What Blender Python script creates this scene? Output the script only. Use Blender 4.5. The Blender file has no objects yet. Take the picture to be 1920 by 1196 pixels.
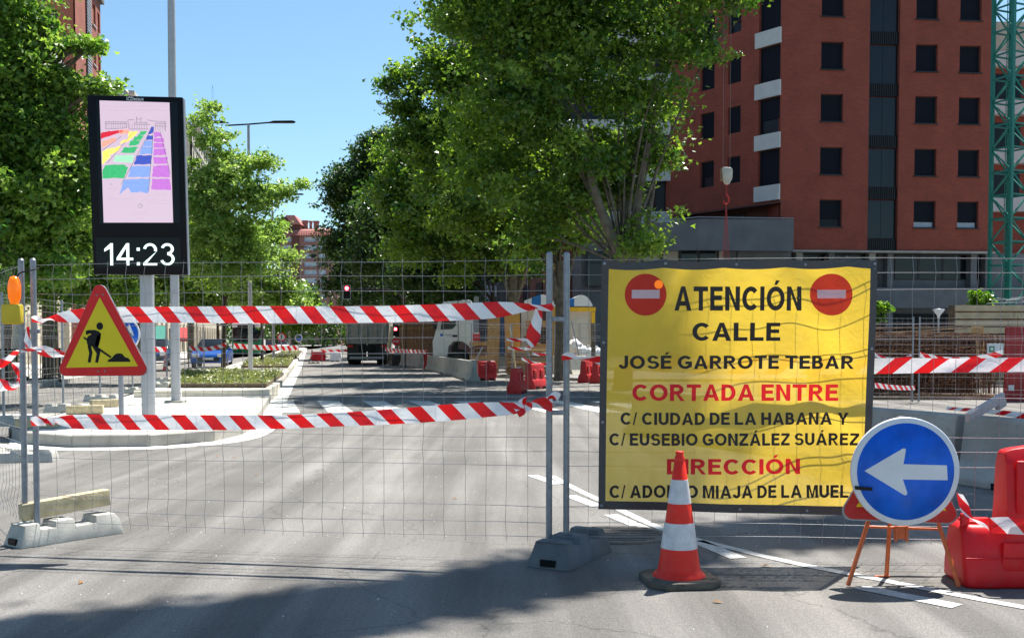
import bpy, bmesh, math, random
import numpy as np
from mathutils import Vector, Matrix
random.seed(7); rng = np.random.default_rng(11)
PI = math.pi
scene = bpy.context.scene
# ------------------------------------------------------------------ camera
F = 2000.0; HZ = 640.0; CY = 715.0; EYE = 1.38
PITCH = math.atan((CY - HZ) / F)
cam_d = bpy.data.cameras.new('camera'); cam = bpy.data.objects.new('camera', cam_d)
scene.collection.objects.link(cam); scene.camera = cam
cam_d.sensor_width = 36; cam_d.lens = 36 * F / 1920
cam_d.shift_y = (CY - 598) / 1920
cam_d.clip_start = .05; cam_d.clip_end = 3000
cam.location = (0, 0, EYE); cam.rotation_euler = (PI / 2 - PITCH, 0, 0)
# ------------------------------------------------------------------ light
SUN = Vector((.52, .72, 1.8)).normalized()
w = bpy.data.worlds.new('World'); scene.world = w; w.use_nodes = True
nt = w.node_tree; bg = nt.nodes['Background']
sky = nt.nodes.new('ShaderNodeTexSky'); sky.sky_type = 'NISHITA'; sky.sun_disc = False
sky.sun_elevation = math.asin(SUN.z); sky.sun_rotation = math.atan2(SUN.x, SUN.y)
sky.altitude = 700; sky.air_density = 1.0; sky.dust_density = .9; sky.ozone_density = 2.5
tint = nt.nodes.new('ShaderNodeMix'); tint.data_type = 'RGBA'; tint.blend_type = 'MULTIPLY'; tint.inputs[0].default_value = 1
tint.inputs[7].default_value = (.93, 1.09, 1.05, 1); nt.links.new(sky.outputs[0], tint.inputs[6])
nt.links.new(tint.outputs[2], bg.inputs[0]); bg.inputs[1].default_value = .080
sd = bpy.data.lights.new('sun', 'SUN'); so = bpy.data.objects.new('sun', sd); scene.collection.objects.link(so)
sd.energy = 5.0; sd.angle = math.radians(.55); sd.color = (1, .955, .88)
so.rotation_euler = SUN.to_track_quat('Z', 'Y').to_euler(); so.location = (8, 8, 30)
vs = scene.view_settings; scene.display_settings.display_device = 'sRGB'
vs.view_transform = 'Standard'; vs.look = 'None'; vs.gamma = 1; vs.exposure = 1.08
try: vs.use_curve_mapping = False
except Exception: pass
scene.cycles.max_bounces = 7; scene.cycles.transparent_max_bounces = 16
scene.cycles.use_denoising = True

# ------------------------------------------------------------------ picture -> place
def ray(px, py):
    x = (px - 960) / F; y = -(py - CY) / F
    return Vector((x, math.cos(PITCH) + y * math.sin(PITCH), -math.sin(PITCH) + y * math.cos(PITCH)))
def P(px, py, Y):
    d = ray(px, py); t = Y / d.y
    return Vector((d.x * t, Y, EYE + d.z * t))
def G(px, py, z=0.0):
    d = ray(px, py); t = (z - EYE) / d.z
    return Vector((d.x * t, d.y * t, z))
def S(Y): return F / Y

# ------------------------------------------------------------------ materials
def new_mat(name):
    m = bpy.data.materials.new(name); m.use_nodes = True
    return m, m.node_tree, m.node_tree.nodes['Principled BSDF']
MAT = {}
def mat(name, col, rough=.6, metal=0, var=.12, scale=6, bump=0, bscale=60, spec=.35, emit=None, estr=1, dirt=0):
    if name in MAT: return MAT[name]
    m, t, b = new_mat(name); N = t.nodes; L = t.links
    b.inputs['Roughness'].default_value = rough; b.inputs['Metallic'].default_value = metal
    b.inputs['Specular IOR Level'].default_value = spec
    tc = N.new('ShaderNodeTexCoord')
    n1 = N.new('ShaderNodeTexNoise'); n1.inputs['Scale'].default_value = scale; n1.inputs['Detail'].default_value = 6
    L.new(tc.outputs['Object'], n1.inputs['Vector'])
    mr = N.new('ShaderNodeMapRange'); mr.inputs[1].default_value = .3; mr.inputs[2].default_value = .7
    mr.inputs[3].default_value = 1 - var; mr.inputs[4].default_value = 1 + var
    L.new(n1.outputs[0], mr.inputs[0])
    mx = N.new('ShaderNodeVectorMath'); mx.operation = 'SCALE'
    mx.inputs[0].default_value = col[:3]; L.new(mr.outputs[0], mx.inputs['Scale'])
    out = mx.outputs[0]
    if dirt:
        n3 = N.new('ShaderNodeTexNoise'); n3.inputs['Scale'].default_value = scale * 4; n3.inputs['Detail'].default_value = 8
        n3.inputs['Roughness'].default_value = .7
        L.new(tc.outputs['Object'], n3.inputs['Vector'])
        r3 = N.new('ShaderNodeMapRange'); r3.inputs[1].default_value = .52; r3.inputs[2].default_value = .72
        r3.inputs[4].default_value = dirt; L.new(n3.outputs[0], r3.inputs[0])
        m3 = N.new('ShaderNodeMix'); m3.data_type = 'RGBA'; L.new(r3.outputs[0], m3.inputs[0])
        L.new(out, m3.inputs[6]); m3.inputs[7].default_value = (.16, .14, .115, 1); out = m3.outputs[2]
    L.new(out, b.inputs['Base Color'])
    if bump:
        n2 = N.new('ShaderNodeTexNoise'); n2.inputs['Scale'].default_value = bscale; n2.inputs['Detail'].default_value = 4
        L.new(tc.outputs['Object'], n2.inputs['Vector'])
        bp = N.new('ShaderNodeBump'); bp.inputs['Strength'].default_value = bump; bp.inputs['Distance'].default_value = .01
        L.new(n2.outputs[0], bp.inputs['Height']); L.new(bp.outputs[0], b.inputs['Normal'])
    if emit:
        b.inputs['Emission Color'].default_value = (*emit, 1); b.inputs['Emission Strength'].default_value = estr
    MAT[name] = m; return m

def sheet_mat(name, col, trans=.45, clear=0.0, rough=.45, stripe=None, col2=(.8, .8, .8), period=.2, lean=.1, duty=.5, var=.06, wrinkle=.25):
    """thin plastic or cloth that lets light through; stripe prints slanted bars along the length"""
    if name in MAT: return MAT[name]
    m, t, b = new_mat(name); N = t.nodes; L = t.links
    b.inputs['Roughness'].default_value = rough
    tr = N.new('ShaderNodeBsdfTranslucent'); ms = N.new('ShaderNodeMixShader'); ms.inputs[0].default_value = trans
    L.new(b.outputs[0], ms.inputs[1]); L.new(tr.outputs[0], ms.inputs[2])
    last = ms
    if clear:
        tp = N.new('ShaderNodeBsdfTransparent'); m2 = N.new('ShaderNodeMixShader'); m2.inputs[0].default_value = clear
        L.new(ms.outputs[0], m2.inputs[1]); L.new(tp.outputs[0], m2.inputs[2]); last = m2
    L.new(last.outputs[0], N['Material Output'].inputs['Surface'])
    tc = N.new('ShaderNodeTexCoord')
    n = N.new('ShaderNodeTexNoise'); n.inputs['Scale'].default_value = 5; n.inputs['Detail'].default_value = 5
    L.new(tc.outputs['Object'], n.inputs['Vector'])
    mr = N.new('ShaderNodeMapRange'); mr.inputs[1].default_value = .3; mr.inputs[2].default_value = .7
    mr.inputs[3].default_value = 1 - var; mr.inputs[4].default_value = 1 + var; L.new(n.outputs[0], mr.inputs[0])
    sc = N.new('ShaderNodeVectorMath'); sc.operation = 'SCALE'; L.new(mr.outputs[0], sc.inputs['Scale'])
    if stripe:
        sp = N.new('ShaderNodeSeparateXYZ'); L.new(tc.outputs['UV'], sp.inputs[0])
        ml = N.new('ShaderNodeMath'); ml.operation = 'MULTIPLY'; ml.inputs[1].default_value = lean; L.new(sp.outputs[1], ml.inputs[0])
        ad = N.new('ShaderNodeMath'); ad.operation = 'ADD'; L.new(sp.outputs[0], ad.inputs[0]); L.new(ml.outputs[0], ad.inputs[1])
        dv = N.new('ShaderNodeMath'); dv.operation = 'DIVIDE'; dv.inputs[1].default_value = period; L.new(ad.outputs[0], dv.inputs[0])
        fr = N.new('ShaderNodeMath'); fr.operation = 'FRACT'; L.new(dv.outputs[0], fr.inputs[0])
        lt = N.new('ShaderNodeMath'); lt.operation = 'LESS_THAN'; lt.inputs[1].default_value = duty; L.new(fr.outputs[0], lt.inputs[0])
        mx = N.new('ShaderNodeMix'); mx.data_type = 'RGBA'; L.new(lt.outputs[0], mx.inputs[0])
        mx.inputs[6].default_value = (*col2, 1); mx.inputs[7].default_value = (*col, 1)
        L.new(mx.outputs[2], sc.inputs[0])
    else: sc.inputs[0].default_value = col
    L.new(sc.outputs[0], b.inputs['Base Color']); L.new(sc.outputs[0], tr.inputs['Color'])
    n2 = N.new('ShaderNodeTexNoise'); n2.inputs['Scale'].default_value = 14; n2.inputs['Detail'].default_value = 3; n2.inputs['Distortion'].default_value = 1.2
    L.new(tc.outputs['Object'], n2.inputs['Vector'])
    bp = N.new('ShaderNodeBump'); bp.inputs['Strength'].default_value = wrinkle; bp.inputs['Distance'].default_value = .03
    L.new(n2.outputs[0], bp.inputs['Height']); L.new(bp.outputs[0], b.inputs['Normal']); L.new(bp.outputs[0], tr.inputs['Normal'])
    MAT[name] = m; return m

def leaf_mat(name, dark, light, trans=.4, rough=.33):
    m, t, b = new_mat(name); N = t.nodes; L = t.links
    at = N.new('ShaderNodeAttribute'); at.attribute_name = 'tint'
    mx = N.new('ShaderNodeMix'); mx.data_type = 'RGBA'; L.new(at.outputs['Fac'], mx.inputs[0])
    mx.inputs[6].default_value = (*dark, 1); mx.inputs[7].default_value = (*light, 1)
    L.new(mx.outputs[2], b.inputs['Base Color']); b.inputs['Roughness'].default_value = rough
    b.inputs['Specular IOR Level'].default_value = .5
    tr = N.new('ShaderNodeBsdfTranslucent')
    hs = N.new('ShaderNodeHueSaturation'); hs.inputs['Hue'].default_value = .492; hs.inputs['Saturation'].default_value = 1.1; hs.inputs['Value'].default_value = 1.7
    L.new(mx.outputs[2], hs.inputs['Color']); L.new(hs.outputs[0], tr.inputs['Color'])
    ms = N.new('ShaderNodeMixShader'); ms.inputs[0].default_value = trans
    L.new(b.outputs[0], ms.inputs[1]); L.new(tr.outputs[0], ms.inputs[2]); L.new(ms.outputs[0], N['Material Output'].inputs['Surface'])
    MAT[name] = m; return m

def brick_mat(name, c1, c2, mortar, bw=.24, bh=.07):
    m, t, b = new_mat(name); N = t.nodes; L = t.links
    tc = N.new('ShaderNodeTexCoord'); sp = N.new('ShaderNodeSeparateXYZ'); L.new(tc.outputs['Object'], sp.inputs[0])
    ad = N.new('ShaderNodeMath'); L.new(sp.outputs[0], ad.inputs[0]); L.new(sp.outputs[1], ad.inputs[1])
    cb = N.new('ShaderNodeCombineXYZ'); L.new(ad.outputs[0], cb.inputs[0]); L.new(sp.outputs[2], cb.inputs[1])
    br = N.new('ShaderNodeTexBrick'); L.new(cb.outputs[0], br.inputs['Vector'])
    br.inputs['Color1'].default_value = (*c1, 1); br.inputs['Color2'].default_value = (*c2, 1); br.inputs['Mortar'].default_value = (*mortar, 1)
    br.inputs['Scale'].default_value = 1; br.inputs['Brick Width'].default_value = bw; br.inputs['Row Height'].default_value = bh
    br.inputs['Mortar Size'].default_value = .008
    n = N.new('ShaderNodeTexNoise'); n.inputs['Scale'].default_value = .9; n.inputs['Detail'].default_value = 7; L.new(tc.outputs['Object'], n.inputs['Vector'])
    mr = N.new('ShaderNodeMapRange'); mr.inputs[1].default_value = .3; mr.inputs[2].default_value = .7; mr.inputs[3].default_value = .86; mr.inputs[4].default_value = 1.12
    L.new(n.outputs[0], mr.inputs[0])
    sc = N.new('ShaderNodeVectorMath'); sc.operation = 'SCALE'; L.new(br.outputs[0], sc.inputs[0]); L.new(mr.outputs[0], sc.inputs['Scale'])
    L.new(sc.outputs[0], b.inputs['Base Color']); b.inputs['Roughness'].default_value = .85
    bp = N.new('ShaderNodeBump'); bp.inputs['Strength'].default_value = .4; bp.inputs['Distance'].default_value = .01; bp.invert = True
    L.new(br.outputs['Fac'], bp.inputs['Height']); L.new(bp.outputs[0], b.inputs['Normal'])
    MAT[name] = m; return m

def asphalt_mat():
    m, t, b = new_mat('asphalt'); N = t.nodes; L = t.links
    tc = N.new('ShaderNodeTexCoord')
    def noise(sc, det=6, rgh=.6, vec=None, dist=0):
        n = N.new('ShaderNodeTexNoise'); n.inputs['Scale'].default_value = sc; n.inputs['Detail'].default_value = det
        n.inputs['Roughness'].default_value = rgh; n.inputs['Distortion'].default_value = dist
        L.new(vec or tc.outputs['Object'], n.inputs['Vector']); return n
    def mrange(src, a, b_, c, d):
        r = N.new('ShaderNodeMapRange'); r.inputs[1].default_value = a; r.inputs[2].default_value = b_; r.inputs[3].default_value = c; r.inputs[4].default_value = d
        L.new(src, r.inputs[0]); return r.outputs[0]
    def mul(a, c):
        x = N.new('ShaderNodeMath'); x.operation = 'MULTIPLY'; L.new(a, x.inputs[0]); L.new(c, x.inputs[1]); return x.outputs[0]
    grain = mrange(noise(110, 5, .85).outputs[0], .34, .66, .40, 1.6)
    mid = mrange(noise(38, 6, .7).outputs[0], .3, .7, .80, 1.2)
    big = mrange(noise(.7, 6, .55).outputs[0], .3, .7, .84, 1.16)
    mp = N.new('ShaderNodeMapping'); mp.inputs['Rotation'].default_value = (0, 0, math.radians(-14)); mp.inputs['Scale'].default_value = (1.3, .06, 1)
    L.new(tc.outputs['Object'], mp.inputs['Vector'])
    track = mrange(noise(1.6, 5, .55, mp.outputs[0], .25).outputs[0], .42, .66, .86, 1.46)
    f = mul(mul(mul(grain, mid), big), track)
    # small pale stones and dark specks
    vo = N.new('ShaderNodeTexVoronoi'); vo.inputs['Scale'].default_value = 55; L.new(tc.outputs['Object'], vo.inputs['Vector'])
    speck = mrange(vo.outputs[0], .0, .16, 2.3, 1.0)
    f = mul(f, speck)
    # hairline cracks
    wn = noise(2.0, 4, .6)
    vm = N.new('ShaderNodeVectorMath'); vm.operation = 'SCALE'; vm.inputs['Scale'].default_value = .5; L.new(wn.outputs[1], vm.inputs[0])
    va = N.new('ShaderNodeVectorMath'); L.new(tc.outputs['Object'], va.inputs[0]); L.new(vm.outputs[0], va.inputs[1])
    vc = N.new('ShaderNodeTexVoronoi'); vc.feature = 'DISTANCE_TO_EDGE'; vc.inputs['Scale'].default_value = .55; L.new(va.outputs[0], vc.inputs['Vector'])
    crack = mrange(vc.outputs[0], .0015, .006, .72, 1.0)
    f = mul(f, crack)
    sc = N.new('ShaderNodeVectorMath'); sc.operation = 'SCALE'; sc.inputs[0].default_value = (.158, .150, .140); L.new(f, sc.inputs['Scale'])
    L.new(sc.outputs[0], b.inputs['Base Color']); b.inputs['Roughness'].default_value = .85; b.inputs['Specular IOR Level'].default_value = .25
    bp = N.new('ShaderNodeBump'); bp.inputs['Strength'].default_value = .9; bp.inputs['Distance'].default_value = .006
    L.new(noise(230, 3).outputs[0], bp.inputs['Height']); L.new(bp.outputs[0], b.inputs['Normal'])
    MAT['asphalt'] = m; return m

asphalt_mat()
mat('galvanised', (.27, .29, .32), .45, .6, .15, 30, .1, 80)
mat('wire', (.40, .40, .41), .45, .6, .1, 20)
mat('wire_dark', (.28, .28, .28), .5, .5, .1, 20)
mat('concrete', (.36, .35, .32), .9, 0, .16, 3, .5, 40, dirt=.5)
mat('concrete_base', (.44, .43, .39), .9, 0, .14, 9, .12, 60, dirt=.5)
mat('rubber_base', (.13, .14, .15), .75, 0, .2, 9, .12, 60, dirt=.35)
mat('facade_concrete', (.14, .145, .155), .9, 0, .14, 1.2, .2, 8)
mat('kerb_stone', (.36, .34, .30), .85, 0, .14, 6, .4, 50, dirt=.3)
mat('kerb_pale', (.60, .55, .45), .85, 0, .12, 6, .3, 50)
mat('paving', (.58, .55, .49), .85, 0, .08, 2, .2, 30, dirt=.12)
mat('gutter', (.60, .58, .53), .85, 0, .1, 4, .2, 30, dirt=.2)
mat('sidewalk', (.42, .40, .37), .85, 0, .12, 2, .2, 30, dirt=.2)
mat('pavement_dark', (.21, .20, .185), .85, 0, .2, 1.5, .3, 40, dirt=.3)
mat('paint_white', (.50, .50, .48), .8, 0, .2, 14, .3, 90, dirt=.8)
mat('wood_pale', (.50, .42, .26), .8, 0, .25, 14, .5, 50, dirt=.2)
mat('wood_board', (.40, .23, .09), .8, 0, .25, 10, .3, 40)
mat('wood_shade', (.26, .16, .09), .85, 0, .25, 6, .3, 30)
mat('osb', (.48, .27, .07), .75, 0, .35, 30, .3, 60)
mat('red_plastic', (.66, .008, .014), .42, 0, .14, 3, .12, 9, dirt=.2)
mat('red_plastic_old', (.50, .02, .02), .5, 0, .15, 5, .1, 12, dirt=.35)
mat('cone_red', (.78, .022, .008), .42, 0, .12, 8, .1, 20, dirt=.22)
mat('reflective', (.62, .62, .64), .4, 0, .16, 16, .1, 60, dirt=.45)
mat('rubber', (.045, .043, .04), .8, 0, .2, 12, .3, 40, dirt=.4)
mat('rubber_dusty', (.10, .09, .075), .85, 0, .3, 12, .3, 40, dirt=.6)
mat('tyre', (.02, .02, .02), .8, 0, .2, 12)
mat('sign_red', (.72, .010, .012), .35, 0, .06, 8, dirt=.12)
mat('sign_yellow', (.80, .62, .01), .4, 0, .05, 6, dirt=.07)
mat('sign_black', (.010, .010, .012), .5, 0, .1, 8, spec=.2)
mat('sign_blue', (.003, .12, .66), .4, 0, .22, 7, dirt=.16)
mat('sign_white', (.66, .68, .72), .4, 0, .06, 8, dirt=.12)
mat('orange_paint', (.62, .13, .035), .5, 0, .2, 30, dirt=.35)
mat('black_metal', (.006, .006, .008), .45, 0, .1, 6, spec=.15)
mat('black_gloss', (.004, .004, .006), .15, 0, .1, 6, spec=.2)
mat('screen_pink', (.62, .47, .55), .3, 0, .03, 3, emit=(.80, .58, .68), estr=.30)
mat('digits', (.6, .75, .72), .4, emit=(.72, .92, .86), estr=.75)
mat('pole_grey', (.40, .41, .43), .5, .3, .08, 6, dirt=.15)
mat('pole_blue', (.24, .26, .30), .5, .3, .08, 6)
mat('bark', (.13, .108, .082), .9, 0, .4, 5, .6, 14)
mat('bark_dark', (.06, .046, .035), .9, 0, .3, 6, .5, 20)
mat('window_dark', (.006, .008, .014), .3, 0, .15, .8, spec=.25)
mat('shutter', (.005, .006, .013), .6, 0, .12, 3, spec=.15)
mat('glass', (.010, .013, .018), .12, 0, .1, 2)
mat('pane_pale', (.42, .48, .56), .25, 0, .2, 1.2)
mat('frame_dark', (.02, .02, .024), .4)
mat('white_band', (.55, .54, .53), .8, 0, .06, 2, dirt=.1)
mat('beige_shade', (.46, .42, .34), .8, 0, .12, 3)
mat('crane_green', (.012, .16, .12), .4, 0, .12, 5)
mat('rebar', (.17, .085, .05), .75, .2, .5, 20)
mat('rebar_tan', (.36, .26, .15), .7, .2, .3, 20)
mat('panel_maroon', (.34, .035, .035), .6, 0, .15, 4, dirt=.25)
mat('yellow_paint', (.72, .42, .02), .5, 0, .1, 5)
mat('cream_panel', (.55, .52, .46), .7, 0, .08, 4)
mat('cream_wall', (.62, .56, .45), .85, 0, .1, 1)
mat('roof_red', (.42, .17, .14), .55, 0, .12, 1)
mat('truck_white', (.70, .71, .72), .35, 0, .05, 4, dirt=.08)
mat('dump_grey', (.34, .32, .27), .8, 0, .2, 4, dirt=.4)
mat('car_blue', (.02, .10, .42), .22, .3, .05, 4)
mat('car_navy', (.02, .05, .14), .22, .3, .05, 4)
mat('car_red', (.35, .02, .02), .25, .2, .05, 4)
mat('car_white', (.65, .65, .66), .25, .1, .05, 4)
mat('bus_green', (.02, .20, .09), .3, .1, .05, 4)
mat('sack', (.72, .72, .72), .8, 0, .1, 8, .5, 10)
mat('tent_white', (.75, .76, .78), .6, 0, .04, 4)
mat('tent_blue', (.02, .16, .48), .6, 0, .08, 4)
mat('canvas', (.55, .50, .42), .85, 0, .1, 6)
mat('awning_green', (.02, .22, .17), .7)
mat('awning_red', (.42, .03, .03), .7)
mat('soil', (.12, .09, .06), .95, 0, .3, 5)
mat('lamp_red', (.8, .02, .02), .4, emit=(1, .03, .05), estr=2.2)
mat('lamp_core', (.9, .5, .5), .4, emit=(1, .6, .6), estr=2.5)
mat('lens_orange', (.95, .20, .01), .18, 0, .1, 20, emit=(1, .18, .0), estr=.25)
mat('battery_yellow', (.62, .46, .03), .6, 0, .1, 8, dirt=.25)
mat('headlight', (.7, .72, .75), .1)
mat('dry_leaf', (.30, .15, .05), .8)
mat('manhole', (.16, .15, .14), .6, .4, .2, 20)
sheet_mat('tape', (.78, .008, .012), trans=.34, stripe=True, col2=(.84, .84, .86), period=.2, lean=-.095, duty=.5, rough=.35)
sheet_mat('tape_back', (.78, .008, .012), trans=.34, stripe=True, col2=(.84, .84, .86), period=.235, lean=.12, duty=.45, rough=.35)
sheet_mat('banner_yellow', (.93, .63, .055), trans=.60, clear=.13, rough=.4, wrinkle=.12)
sheet_mat('banner_hem', (.045, .045, .05), trans=.1, rough=.35)
sheet_mat('ink_black', (.02, .018, .02), trans=.3, clear=0, rough=.4)
sheet_mat('ink_red', (.88, .03, .06), trans=.6, clear=0, rough=.4)
sheet_mat('ink_disc', (.62, .010, .012), trans=.4, clear=.05, rough=.4)
sheet_mat('ink_white', (.84, .86, .94), trans=.5, clear=.05, rough=.4)
brick_mat('brick_red', (.31, .058, .032), (.24, .044, .026), (.20, .07, .05))
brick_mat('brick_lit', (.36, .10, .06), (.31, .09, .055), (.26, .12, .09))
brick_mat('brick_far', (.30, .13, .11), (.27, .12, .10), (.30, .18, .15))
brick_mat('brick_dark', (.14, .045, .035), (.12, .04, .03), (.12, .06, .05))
leaf_mat('leaf_plane', (.030, .090, .014), (.21, .32, .05), .5)
leaf_mat('leaf_left', (.045, .125, .022), (.22, .34, .06), .5)  # plane leaf colour again, lightened to suggest the sunlit left crowns
leaf_mat('leaf_deep', (.018, .052, .014), (.075, .14, .022), .38)
leaf_mat('leaf_maple', (.14, .25, .05), (.32, .43, .12), .48)
leaf_mat('leaf_hedge', (.10, .15, .03), (.30, .32, .12), .3)
leaf_mat('leaf_bright', (.05, .14, .015), (.16, .28, .03), .5)

# ------------------------------------------------------------------ mesh helpers
COL = scene.collection
class MB:
    def __init__(s): s.v = []; s.f = []; s.uv = []; s.mi = []; s.smooth = []
    def add(s, vs, fs, mi=0, sm=False):
        o = len(s.v); s.v += [tuple(v) for v in vs]
        for f in fs: s.f.append([i + o for i in f]); s.mi.append(mi); s.smooth.append(sm)
    def box(s, c, d, R=None, mi=0):
        hx, hy, hz = d[0] / 2, d[1] / 2, d[2] / 2
        vs = [Vector((x * hx, y * hy, z * hz)) for z in (-1, 1) for y in (-1, 1) for x in (-1, 1)]
        if R is not None: vs = [R @ v for v in vs]
        s.add([v + Vector(c) for v in vs], [(0, 2, 3, 1), (4, 5, 7, 6), (0, 1, 5, 4), (2, 6, 7, 3), (0, 4, 6, 2), (1, 3, 7, 5)], mi)
        return s
    def tube(s, pts, r, n=8, cap=True, mi=0, sm=True):
        pts = [Vector(p) for p in pts]; rs = r if isinstance(r, (list, tuple)) else [r] * len(pts)
        vs = []; up = None
        for i, p in enumerate(pts):
            d = (pts[min(i + 1, len(pts) - 1)] - pts[max(i - 1, 0)])
            if d.length < 1e-9: d = Vector((0, 0, 1))
            d.normalize()
            if up is None: a = d.orthogonal().normalized()
            else: a = (up - d * up.dot(d)); a = a.normalized() if a.length > 1e-6 else d.orthogonal().normalized()
            up = a; b = d.cross(a)
            for k in range(n):
                t = 2 * PI * k / n; vs.append(p + (a * math.cos(t) + b * math.sin(t)) * rs[i])
        fs = []
        for i in range(len(pts) - 1):
            for k in range(n):
                k2 = (k + 1) % n; fs.append((i * n + k, i * n + k2, (i + 1) * n + k2, (i + 1) * n + k))
        s.add(vs, fs, mi, sm)
        if cap:
            s.add(vs[:n], [tuple(range(n))[::-1]], mi); s.add(vs[-n:], [tuple(range(n))], mi)
        return s
    def lathe(s, prof, n=24, c=(0, 0, 0), mi=0, sm=True, axis='z'):
        vs = []
        for (r, z) in prof:
            for k in range(n):
                t = 2 * PI * k / n
                if axis == 'z': vs.append((c[0] + r * math.cos(t), c[1] + r * math.sin(t), c[2] + z))
                elif axis == 'y': vs.append((c[0] + r * math.cos(t), c[1] + z, c[2] + r * math.sin(t)))
                else: vs.append((c[0] + z, c[1] + r * math.cos(t), c[2] + r * math.sin(t)))
        fs = []
        for i in range(len(prof) - 1):
            for k in range(n):
                k2 = (k + 1) % n; fs.append((i * n + k, i * n + k2, (i + 1) * n + k2, (i + 1) * n + k))
        s.add(vs, fs, mi, sm); s.add(vs[:n], [tuple(range(n))[::-1]], mi); s.add(vs[-n:], [tuple(range(n))], mi)
        return s
    def prism(s, poly, y0, y1, mi=0, plane='xz', xf=None):
        """polygon in a plane, thickened from y0 to y1 along the third axis"""
        n = len(poly)
        def mk(a, b, t):
            v = Vector((a, t, b)) if plane == 'xz' else Vector((a, b, t)) if plane == 'xy' else Vector((t, a, b))
            return xf @ v if xf is not None else v
        vs = [mk(a, b, y0) for a, b in poly] + [mk(a, b, y1) for a, b in poly]
        fs = [tuple(range(n)), tuple(range(2 * n - 1, n - 1, -1))] + [(i, i + n, (i + 1) % n + n, (i + 1) % n) for i in range(n)]
        s.add(vs, fs, mi); return s
    def build(s, name, m, parent=None, loc=(0, 0, 0), rz=0, bevel=0, bseg=2, smooth=False, kind=None):
        me = bpy.data.meshes.new(name); me.from_pydata(s.v, [], s.f)
        if s.uv and len(s.uv) == len(s.v):
            ul = me.uv_layers.new(name='UVMap')
            li = np.empty(len(me.loops), dtype=np.int32); me.loops.foreach_get('vertex_index', li)
            ul.data.foreach_set('uv', np.array(s.uv, dtype=np.float32)[li].ravel())
        for mm in (m if isinstance(m, (list, tuple)) else [m]): me.materials.append(MAT[mm])
        me.polygons.foreach_set('material_index', s.mi)
        me.polygons.foreach_set('use_smooth', [bool(x or smooth) for x in s.smooth])
        bm = bmesh.new(); bm.from_mesh(me)
        if bevel:
            bmesh.ops.remove_doubles(bm, verts=bm.verts, dist=1e-5)
            bmesh.ops.recalc_face_normals(bm, faces=bm.faces)
            es = [e for e in bm.edges if len(e.link_faces) == 2 and e.calc_face_angle(0) > .35]
            bmesh.ops.bevel(bm, geom=es, offset=bevel, segments=bseg, profile=.5, affect='EDGES', clamp_overlap=True)
            for f in bm.faces: f.smooth = bseg > 1
        elif not s.uv: bmesh.ops.recalc_face_normals(bm, faces=bm.faces)
        bm.to_mesh(me); bm.free()
        if bevel and bseg > 1:
            try: me.set_sharp_from_angle(angle=.7)
            except Exception: pass
        me.update()
        o = bpy.data.objects.new(name, me); COL.objects.link(o); o.location = loc; o.rotation_euler = (0, 0, rz)
        if parent: o.parent = parent
        if kind: o['kind'] = kind
        return o
def tag(o, label=None, cat=None, group=None, kind=None):
    if label: o['label'] = label
    if cat: o['category'] = cat
    if group: o['group'] = group
    if kind: o['kind'] = kind
    return o
def empty(name, loc, label, cat, rz=0, group=None):
    o = bpy.data.objects.new(name, None); COL.objects.link(o); o.location = loc; o.rotation_euler = (0, 0, rz)
    o.empty_display_size = .1
    return tag(o, label, cat, group)
def setting(name, loc=(0, 0, 0)):
    o = bpy.data.objects.new(name, None); COL.objects.link(o); o.location = loc; o['kind'] = 'structure'; return o
KIDS = {}
def copy_tree(o, parent=None):
    c = o.copy(); COL.objects.link(c); c.parent = parent
    for ch in o.children: copy_tree(ch, c)
    return c
def place(root, loc, rz=0, label=None, group=None, scale=None):
    c = copy_tree(root); c.location = loc; c.rotation_euler = (0, 0, rz)
    if label: c['label'] = label
    if group: c['group'] = group
    if scale: c.scale = scale
    return c
def subd(pts, n):
    """smooth polyline (Catmull-Rom)"""
    pts = [Vector(p) for p in pts]; out = []
    for i in range(len(pts) - 1):
        p0 = pts[max(i - 1, 0)]; p1 = pts[i]; p2 = pts[i + 1]; p3 = pts[min(i + 2, len(pts) - 1)]
        for k in range(n):
            t = k / n
            out.append(.5 * ((2 * p1) + (p2 - p0) * t + (2 * p0 - 5 * p1 + 4 * p2 - p3) * t * t + (3 * p1 - p0 - 3 * p2 + p3) * t ** 3))
    out.append(pts[-1]); return out
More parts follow.
